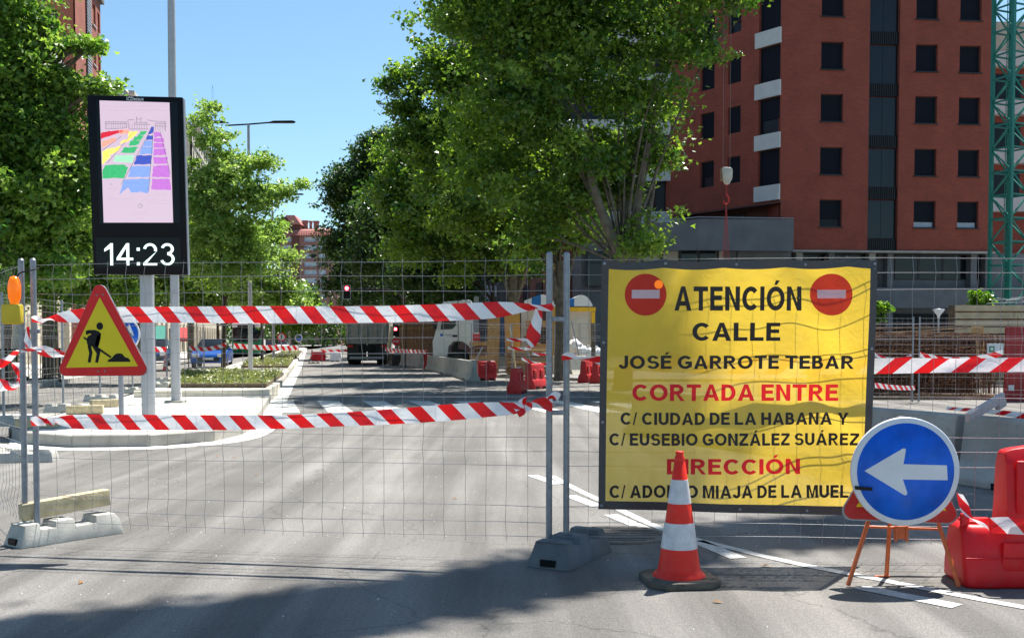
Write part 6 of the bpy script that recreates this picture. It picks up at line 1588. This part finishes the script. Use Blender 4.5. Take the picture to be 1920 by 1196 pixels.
# site cabin
ca = P(1060, 640, 45); cb_ = P(1115, 640, 45); root = empty('site_cabin', (ca.x, ca.y, 0), 'white site cabin with a yellow frame behind the sacks', 'site cabin'); w_ = cb_.x - ca.x; zt = EYE + (HZ - 577) * 45 / F
q = MB(); q.box((w_ / 2, 1.3, zt / 2), (w_ - .05, 2.4, zt - .1)); q.build('wall', 'cream_panel', root)
q = MB(); q.box((w_ / 2, 1.2, zt - .07), (w_ + .06, 2.62, .17)); q.build('roof_beam', 'yellow_paint', root)
for x in (.02, w_ - .06): q = MB(); q.box((x, .06, zt / 2 - .09), (.15, .15, zt - .18)); q.build('corner_post', 'yellow_paint', root)
q = MB(); q.box((w_ * .5, .07, 1.1), (.03, .04, 2.1)); q.build('panel_joint', 'pole_grey', root)
# tarpaulins, white and blue
def tarp(x0, x1, y0, Y, parts, label):
    a = P(x0, 574, Y); b = P(x1, 574, Y); w_ = b.x - a.x; h_ = (574 - y0) * Y / F; root = empty('tarpaulin', (a.x, Y, a.z), label, 'tarpaulin', group='white and blue tarpaulins')
    def prof(t): return (w_ * t, h_ * (1 - (max(0, t - .55) / .45) ** 2.4) * (.45 + .55 * min(1, t / .5)))
    for (t0, t1, m) in parts:
        n = 6; q = MB(); vs = []
        for i in range(n + 1):
            x, z = prof(t0 + (t1 - t0) * i / n); vs += [(x, 0, z), (x, 2.2, z + .05), (x, 0, 0)]
        for i in range(n): k = i * 3; q.f += [[k, k + 3, k + 4, k + 1], [k, k + 2, k + 5, k + 3]]; q.mi += [0, 0]; q.smooth += [True, False]
        q.v = vs; q.build('panel', m, root)
    q = MB(); q.tube([(w_ * .5, 1.1, -a.z), (w_ * .5, 1.1, 0)], .03, 6); q.tube([(0, 1.1, -.02), (w_, 1.1, -.02)], .03, 6); q.build('frame', 'galvanised', root)
tarp(983, 1043, 552, 50, [(0, .23, 'tent_white'), (.23, .52, 'tent_blue'), (.52, 1, 'tent_white')], 'white and blue curved tarpaulin left of the two middle fence posts')
tarp(1063, 1112, 553, 50, [(0, .28, 'tent_blue'), (.28, 1, 'tent_white')], 'white and blue tarpaulin above the site cabin roof')
# sacks
def sack(px, py, r, Y, label):
    c = P(px, py, Y); bm = bmesh.new(); bmesh.ops.create_icosphere(bm, subdivisions=3, radius=1)
    for v in bm.verts:
        n_ = 1 + .12 * math.sin(v.co.x * 5 + px) * math.cos(v.co.z * 4 + py) + .07 * math.sin(v.co.y * 9 + v.co.x * 7 + px)
        v.co = Vector((v.co.x * r * n_, v.co.y * r * .8 * n_, v.co.z * r * .85 * n_))
    me = bpy.data.meshes.new('sack'); bm.to_mesh(me); bm.free(); me.materials.append(MAT['sack'])
    for p in me.polygons: p.use_smooth = True
    o = bpy.data.objects.new('sack', me); COL.objects.link(o); o.location = c; tag(o, label, 'sack', 'white sacks piled before the cabin')
    q = MB(); q.lathe([(.05, -.03), (.03, .03), (.06, .08), (0, .09)], 8, c=(0, 0, r * .85)); q.build('tied_neck', 'sack', o)
for a in [(1075, 650, .36, 43.6, 'highest white sack, beside the right middle fence post'), (1090, 660, .30, 43.4, 'white sack lying right of the highest one'), (1103, 661, .26, 43.4, 'white sack third from the fence post'), (1118, 662, .26, 43.6, 'white sack at the edge of the banner')]: sack(*a)
for i, (x0, y0, x1, y1, Y, r, m, lab) in enumerate([(1072, 602, 1086, 668, 42.8, .025, 'galvanised', 'thin metal prop leaning on the white sacks'), (1112, 606, 1113, 690, 42, .09, 'bark', 'dark timber post at the right corner of the site cabin'),
        (905, 650, 880, 700, 39, .03, 'galvanised', 'metal prop leaning in front of the brown board'), (955, 612, 968, 700, 39.5, .035, 'wood_pale', 'pale batten leaning on the chipboard sheet'), (985, 640, 1000, 700, 39, .02, 'galvanised', 'thin metal bar leaning under the hanging tape tail'),
        (729, 655, 736, 612, 60, .12, 'wood_pale', 'pale plank leaning beside the dump truck tailgate')]):
    q = MB(); a, b = P(x0, y0, Y), P(x1, y1, Y); q.tube([a, b], r, 6); tag(q.build('prop' if m != 'wood_pale' else 'batten', m), lab, 'prop', 'props and battens at the works')
gW = 'wire fence panels at the works'
for i, (x0, x1, Y, lab) in enumerate([(884, 958, 39.0, 'wire fence panel in front of the tall brown board'), (960, 1034, 38.0, 'wire fence panel in front of the chipboard sheet'), (1040, 1180, 41, 'wire fence panel across the white sacks')]):
    a = P(x0, 640, Y); b = P(x1, 640, Y + (1.8 if i < 2 else 0)); fence((a.x, a.y), (b.x, b.y), lab, gW, detail=False, seed=40 + i, z=.1, wr=.004, nv=14)
for i, (a, b, lab) in enumerate([((950, 636), (1000, 634), 'upper wrinkled tape on the fence in front of the chipboard'), ((952, 651), (996, 652), 'middle wrinkled tape on the fence in front of the chipboard'), ((998, 662), (1030, 661), 'tape on the works fence close to the post'), ((978, 672), (1026, 684), 'lowest slack tape on the works fence')]):
    dist_tape(a, b, 37.5, 37.4, lab, .11, .05, 'tape_far')
# formwork pallets and dark material stacked in the shade
for i, (x0, x1, y0, y1, Y, m, lab) in enumerate([(880, 912, 640, 690, 42, 'rebar', 'dark bundle of steel mesh behind the concrete row'), (950, 1030, 655, 700, 40.5, 'wood_shade', 'low stack of dark formwork panels behind the works fence'), (985, 1034, 600, 660, 42.3, 'bark_dark', 'dark upright formwork behind the hanging tape tail')]):
    a = P(x0, y1, Y); b = P(x1, y0, Y); root = empty('formwork_stack', (a.x, Y, .1), lab, 'formwork', group='stacked material at the works'); n = 7
    for k in range(n):
        h_ = (b.z - .1) / n; q = MB(); q.box(((b.x - a.x) / 2 + random.uniform(-.05, .05), .5, h_ * (k + .5)), (b.x - a.x - random.uniform(0, .12), 1 - .1 * random.random(), h_ * .82)); q.build('formwork_panel', m if k % 3 else 'wood_board', root)
q = MB(); a = P(893, 640, 43); q.box((0, 0, 0), (.28, .03, .36)); o = q.build('site_notice', 'sign_red', loc=(a.x, 43, P(893, 631, 43).z)); tag(o, 'small red and white site notice above the dark mesh bundle', 'notice'); q = MB(); q.box((0, -.02, .14), (.24, .01, .07)); q.build('white_strip', 'sign_white', o)

# ================================================================== REBAR YARD ON THE RIGHT
gY = 'wire fence panels before the rebar'
pa = P(1424, 640, 23.2); pb = P(1712, 640, 24.0); pc_ = P(1724, 640, 24.0); pd = P(2012, 640, 22.6)
fence((pa.x, pa.y), (pb.x, pb.y), 'wire fence panel in front of the rebar, left of its twin posts', gY, detail=False, seed=50, wr=.0032)
fence((pc_.x, pc_.y), (pd.x, pd.y), 'wire fence panel in front of the rebar, right of its twin posts', gY, detail=False, seed=51, wr=.0032)
r0_ = P(1560, 640, 25.5); root = empty('rebar_stack', (r0_.x, r0_.y, 0), 'rusty stack of reinforcing steel cages behind the far twin posts', 'rebar')
WX = P(1886, 640, 25.5).x - r0_.x
bm_ = MB(); bm_.tube([(0, 0, 0), (1, 0, 0)], .011, 4); proto = bm_.build('steel_bar', 'rebar', root); pm = proto.data
tan_me = pm.copy(); tan_me.materials.clear(); tan_me.materials.append(MAT['rebar_tan'])
for k in range(105):
    z = random.uniform(.15, 1.62) if k < 80 else random.uniform(1.3, 1.72); L_ = random.uniform(.35, 1.05) * WX; x = random.uniform(-.1, max(0, WX - L_)); y = random.uniform(.25, 1.2)
    z = min(z, 1.72 - .10 * x)
    o = bpy.data.objects.new('steel_bar', pm if k % 5 else tan_me); COL.objects.link(o); o.parent = root; o.location = (x, y, z); o.scale = (L_, .95, .95); o.rotation_euler = (0, random.gauss(.02, .04), random.uniform(-.08, .08))
proto.location = (0, 0, .1); proto.scale = (WX, 1, 1)
q = MB()
for k in range(800):
    x = random.uniform(0, WX); z0 = random.choice([.1, .45, .85, 1.2]) + random.uniform(-.03, .03); y = random.uniform(-.1, 1.0); hh = random.uniform(.25, .36); ww = .28
    for (a, b) in [((x, y, z0), (x, y, z0 + hh)), ((x, y, z0 + hh), (x + .01, y + ww, z0 + hh)), ((x + .01, y + ww, z0 + hh), (x + .01, y + ww, z0))]: q.tube([a, b], .009, 3, cap=False)
q.build('stirrups', 'rebar', root, kind='stuff')
q = MB(); q.box((WX / 2, 1.9, .72), (WX, .5, 1.45)); q.build('gap_shade', 'black_metal', root)  # black box standing in for the deep shade between the bars
q = MB(); q.box((WX / 2, .6, .04), (WX, 1.6, .08)); q.build('bearer', 'wood_shade', root)
# maroon formwork panel
a = P(1887, 640, 24.6); q = MB(); q.box((1.1, .06, .86), (2.2, .1, 1.72)); mo = q.build('formwork_board', 'panel_maroon', loc=(a.x, a.y, 0), rz=-.05, bevel=.008); tag(mo, 'dark red formwork board standing at the right end of the rebar', 'board')
q = MB(); q.box((.13, -.002, .31), (.13, .01, .13)); q.build('sticker', 'reflective', mo)
for k in range(7):
    q = MB(); q.tube([(.05 + k * .22, .04, 1.7), (.05 + k * .22, .05, 1.95 + .06 * math.sin(k * 3))], .008, 4); q.build('starter_bar', 'rebar', mo)
c_ = P(1866, 655, 23.4); q = MB(); q.box((0, 0, 0), (.35, .02, .25)); o = q.build('site_board', 'sign_white', loc=c_, bevel=.004); tag(o, 'small white board with a green emblem tied to the fence near the red formwork', 'sign board')
q = MB(); q.prism([(-.14, -.06), (-.02, -.06), (-.02, .07), (-.14, .07)], -.013, -.011); e_ = q.build('green_emblem', 'leaf_green' if 'leaf_green' in MAT else 'bus_green', o)
q = MB(); q.prism([(-.11, -.02), (-.05, -.02), (-.05, .04), (-.11, .04)], -.016, -.014); q.build('emblem_mark', 'sign_white', e_)
# plank retaining wall
w0 = P(1790, 640, 33); root = empty('plank_wall', (w0.x, w0.y, 0), 'sand coloured wall of horizontal planks beneath the crane', 'wall')
zt = EYE + (HZ - 571) * 33 / F; nb = 11
for k in range(nb):
    z0 = zt * k / nb
    for j in range(3):
        off_ = (-.3 if k % 2 else .3); x0 = max(0, j * 2.4 + off_ - .3) if j else 0; x1 = (j + 1) * 2.4 + off_ - .3
        q = MB(); q.box(((x0 + x1) / 2, random.uniform(-.012, .012), z0 + zt / nb / 2), (x1 - x0 - .015, .08, zt / nb - .05)); q.build('plank', 'plank_sand' if 'plank_sand' in MAT else mat('plank_sand', (.46, .38, .25), .85, 0, .22, 2.2, .2, 30, dirt=.25).name, root)
for j in range(4): q = MB(); q.box((j * 2.2 + .3, .13, zt / 2), (.16, .14, zt - .02)); q.build('stake', 'wood_shade', root)
q = MB(); q.box((3.4, .24, zt / 2), (7, .05, zt - .04)); q.build('backing', 'soil', root)
board(1827, 1850, 612, 690, 32, 'wood_board', 'orange brown board leaning on the plank wall', lean=-.1)
for k in range(9):   # loose rods on top of the wall
    a = P(1850 + k * 9, 569 - (k % 3) * 5, 33.4); q = MB(); q.tube([a, a + Vector((random.uniform(.6, 1.6), .1, random.uniform(-.1, .2)))], .015, 4)
    tag(q.build('steel_rod', 'pole_grey'), 'thin grey steel rod, ' + ['first', 'second', 'third', 'fourth', 'fifth', 'sixth', 'seventh', 'eighth', 'last'][k] + ' from the small tree along the plank wall top', 'rod', 'loose rods on the plank wall')
b_ = P(1835, 640, 34.5); tree('small bright green tree sprouting above the plank wall', (b_.x, 34.5, 0), [(1830, 560, 14, 34.5), (1842, 572, 12, 34.5), (1822, 572, 9, 34.5), (1850, 562, 7, 34.5), (1840, 588, 8, 34.5), (1808, 585, 5, 34.5)], .035, 1.8, 130, 18, .10, 'leaf_bright', 'bark_dark', clr=.13, group='small trees by the building', name='young_tree', sub=.8)
b_ = P(1655, 640, 34.5); tree('small bright green tree just right of the banner edge', (b_.x, 34.5, 0), [(1652, 576, 11, 34.5), (1662, 580, 8, 34.5), (1648, 596, 8, 34.5), (1640, 575, 9, 34.5)], .035, 1.8, 90, 18, .10, 'leaf_bright', 'bark_dark', clr=.13, group='small trees by the building', name='young_tree', sub=.8)
c_ = P(1760, 581, 40); root = empty('garden_lamp', (c_.x, c_.y, 0), 'slim lamp with a shallow white cone shade in front of the dark entrance', 'lamp')
q = MB(); q.tube([(0, 0, 0), (0, 0, c_.z - .28)], .03, 8); q.build('pole', 'pole_grey', root); q = MB(); q.lathe([(.03, c_.z - .32), (.06, c_.z - .2), (.20, c_.z - .02), (.21, c_.z + .02), (0, c_.z + .05)], 20); q.build('lamp_shade', 'sign_white', root)
# leaning pale beam on the concrete barrier
q = MB(); a = P(1814, 784, 9.9); b = P(1880, 744, 10.4); d = (b - a); q.box((d.length / 2, 0, 0), (d.length, .05, .085)); o = q.build('timber_beam', 'weathered' if 'weathered' in MAT else mat('weathered', (.52, .42, .40), .8, 0, .12, 20, .3, 60).name, loc=a, bevel=.006)
o.rotation_euler = d.to_track_quat('X', 'Z').to_euler(); tag(o, 'pale pinkish beam leaning diagonally over the joint of the concrete barriers', 'timber')
q = MB(); q.box((d.length - .06, .0, -.06), (.16, .052, .07)); q.build('block_end', 'weathered', o, bevel=.006)

# ================================================================== CRANE
Yc = 50.0; cc0 = P(1888, 640, Yc); root = empty('crane_mast', (cc0.x, cc0.y, 0), 'green lattice mast of a tower crane at the right edge', 'crane', math.radians(24)); a_ = .56
Hc_ = 24.0; mod = 1.08
for sx in (-1, 1):
    for sy in (-1, 1): q = MB(); q.box((sx * a_, sy * a_, Hc_ / 2 + .4), (.15, .15, Hc_ - .8)); q.build('mast_leg', 'crane_green', root)
hb = MB(); hb.box((0, 0, 0), (2 * a_ - .15, .07, .07)); hme = None
dl = math.hypot(2 * a_ - .1, mod); db = MB(); db.box((0, 0, 0), (dl - .12, .06, .06))
hp = hb.build('cross_bar', 'crane_green', root); dp = db.build('diagonal_brace', 'crane_green', root)
n = int((Hc_ - 1) / mod); first = True
for k in range(n):
    z = .6 + k * mod
    for f in range(4):
        ang = f * PI / 2; cx, cy = a_ * math.sin(ang), -a_ * math.cos(ang)
        for pr_, zz, tl_ in ((hp, z, 0), (dp, z + mod / 2, math.atan2(mod, 2 * a_) * (1 if (k + f) % 2 else -1))):
            if pr_ is hp and k % 1: continue
            if first and pr_ is dp: o = pr_; first = False
            elif k == 0 and f == 0 and pr_ is hp: o = pr_
            else: o = bpy.data.objects.new(pr_.name.split('.')[0], pr_.data); COL.objects.link(o); o.parent = root
            o.location = (cx, cy, zz); o.rotation_euler = (0, tl_, ang)
q = MB(); q.box((0, 0, .3), (2.4, 2.4, .6)); q.build('footing', 'concrete', root)
q = MB(); q.tube([(.2, .1, .6), (.2, .1, Hc_)], .02, 4); q.tube([(-.2, .1, .6), (-.2, .1, Hc_)], .02, 4)
for k in range(70): q.box((0, .1, .8 + k * .33), (.4, .025, .025))
q.build('ladder', 'crane_green', root)
# jib and counter-jib far above the view carry the hook cables
q = MB(); jx = P(1362, 330, 42); L0 = Vector((cc0.x, cc0.y, Hc_)); q = MB(); L1 = Vector((jx.x, jx.y, Hc_)); dd = (L1 - L0); ext_ = L1 + dd * .3
loc = lambda v: Matrix.Rotation(-math.radians(24), 4, 'Z') @ (v - root.location)
q.tube([loc(L0 - dd * .4 + Vector((0, 0, .3))), loc(ext_ + Vector((0, 0, .3)))], .14, 6); q.tube([loc(L0 - dd * .4 + Vector((0, 0, 1.3))), loc(ext_ + Vector((0, 0, 1.3)))], .09, 6); q.build('jib', 'crane_green', root)
root = empty('crane_hook', (jx.x, jx.y, jx.z), 'pale crane hook block with red chains hanging in front of the brick block', 'crane hook')
sh = 42 / F
q = MB(); q.prism([(-.20, .24), (-.12, .33), (.16, .31), (.22, .22), (.21, -.12), (.10, -.33), (-.04, -.33), (-.16, -.10)], -.13, .13); q.build('hook_block', 'cream_panel', root, bevel=.03)
q = MB(); q.box((-.20, 0, .05), (.06, .2, .5)); q.build('side_plate', 'wood_shade', root)
for x in (-.14, .14): q = MB(); q.tube([(x, 0, .28), (x * .9, 0, Hc_ - jx.z)], .006, 4); q.build('cable', 'wire_dark', root)
q = MB(); q.tube([(0, 0, -.3), (0, 0, -.75)], .02, 6); q.build('chain', 'red_plastic_old', root)
q = MB(); q.tube([(.0, 0, -.72), (.09, 0, -.85), (.10, 0, -1.0), (.0, 0, -1.12), (-.1, 0, -1.02), (-.09, 0, -.95)], .03, 8); q.build('hook', 'red_plastic_old', root)
for x in (-.13, .13): q = MB(); q.tube([(0, 0, -1.05), (x * .4, 0, -1.9), (x, 0, -3.3)], .011, 5); q.build('sling', 'panel_maroon', root)
for x in (-.05, .06): q = MB(); q.tube([(0, 0.03, -1.05), (x, 0.03, -3.3)], .009, 5); q.build('sling', 'panel_maroon', root)

# ================================================================== LEFT PAVEMENT: TERRACE
a = G(-40, 722, .14); b = G(112, 716, .14); d = b - a; root = empty('terrace_railing', a, 'dark metal railing with crossed bars along the terrace on the left', 'railing', math.atan2(d.y, d.x)); L_ = d.length
for zz in (.12, 1.0): q = MB(); q.box((L_ / 2, 0, zz), (L_, .04, .05)); q.build('rail', 'black_metal', root)
q = MB(); n = int(L_ / .13)
for k in range(n):
    x = L_ * k / n; q.box((x, 0, .56), (.018, .018, .86))
    if k % 2 == 0: q.tube([(x, .01, .14), (x + .26, .01, .5)], .008, 3, cap=False); q.tube([(x + .26, .01, .14), (x, .01, .5)], .008, 3, cap=False)
q.build('railing_bars', 'black_metal', root, kind='stuff')
for k in range(4): q = MB(); q.box((L_ * k / 3, 0, .52), (.06, .06, 1.04)); q.build('post', 'black_metal', root)
for i, (px, Y, lab) in enumerate([(98, 36, 'closed beige parasol standing behind the dark railing, beside the fence post'), (31, 35, 'closed beige parasol at the left edge behind the twin posts')]):
    c_ = P(px, 640, Y); root = empty('parasol', (c_.x, c_.y, .14), lab, 'parasol', group='closed beige parasols')
    q = MB(); q.tube([(0, 0, 0), (0, 0, 2.15)], .025, 8); q.build('pole', 'wood_shade', root)
    q = MB(); q.lathe([(.05, .95), (.17, 1.0), (.15, 1.3), (.11, 1.6), (.06, 1.95), (.02, 2.1), (0, 2.12)], 12); q.build('canopy', 'canvas', root)
    q = MB(); q.box((0, 0, .04), (.5, .5, .08)); q.build('base', 'concrete', root)
hp_ = P(5, 655, 33); 
root = empty('planter', (hp_.x - .4, 33, .14), 'low planter of green leaves at the left edge behind the twin posts', 'planter')
q = MB(); q.box((.2, 0, .3), (1.5, .45, .6)); q.build('box', 'wood_shade', root)
n = 900; pts = np.column_stack([rng.uniform(-.5, .95, n), rng.uniform(-.25, .25, n), rng.uniform(.6, .95, n)]); leaves_mesh('foliage', pts, rng.normal(size=(n, 3)) + np.array([0, 0, .7]), .07, 'leaf_bright', root)
for (px, py, Y, m, lab) in [(292, 625, 62, 'awning_green', 'small green awning beyond the dark blue car'), (347, 625, 80, 'awning_red', 'small red awning right of the thick lamp post')]:
    c_ = P(px, py, Y); q = MB(); q.add([(0, 0, .3), (1.2, 0, .3), (1.2, 0, -.1), (0, 0, -.1)], []) if False else None
    root = empty('awning', (c_.x, c_.y, c_.z), lab, 'awning', .3, 'shop awnings on the left'); q.v = []; q.f = []; q.mi = []; q.smooth = []
    w_ = .35; q.add([(-w_ * 1.6, .9, .45), (w_ * 1.6, .9, .45), (w_ * 1.6, -.5, -.35), (-w_ * 1.6, -.5, -.35)], [(0, 1, 2, 3)]); q.add([(-w_ * 1.6, -.5, -.35), (w_ * 1.6, -.5, -.35), (w_ * 1.6, -.5, -.6), (-w_ * 1.6, -.5, -.6)], [(0, 1, 2, 3)]); q.build('cloth', m, root)
    q = MB(); q.tube([(-w_ * 1.6, .9, .45), (-w_ * 1.6, -.5, -.35)], .02, 4); q.tube([(w_ * 1.6, .9, .45), (w_ * 1.6, -.5, -.35)], .02, 4); q.tube([(-w_ * 1.6, .9, -c_.z), (-w_ * 1.6, .9, .45)], .03, 5); q.tube([(w_ * 1.6, .9, -c_.z), (w_ * 1.6, .9, .45)], .03, 5); q.build('frame', 'galvanised', root)
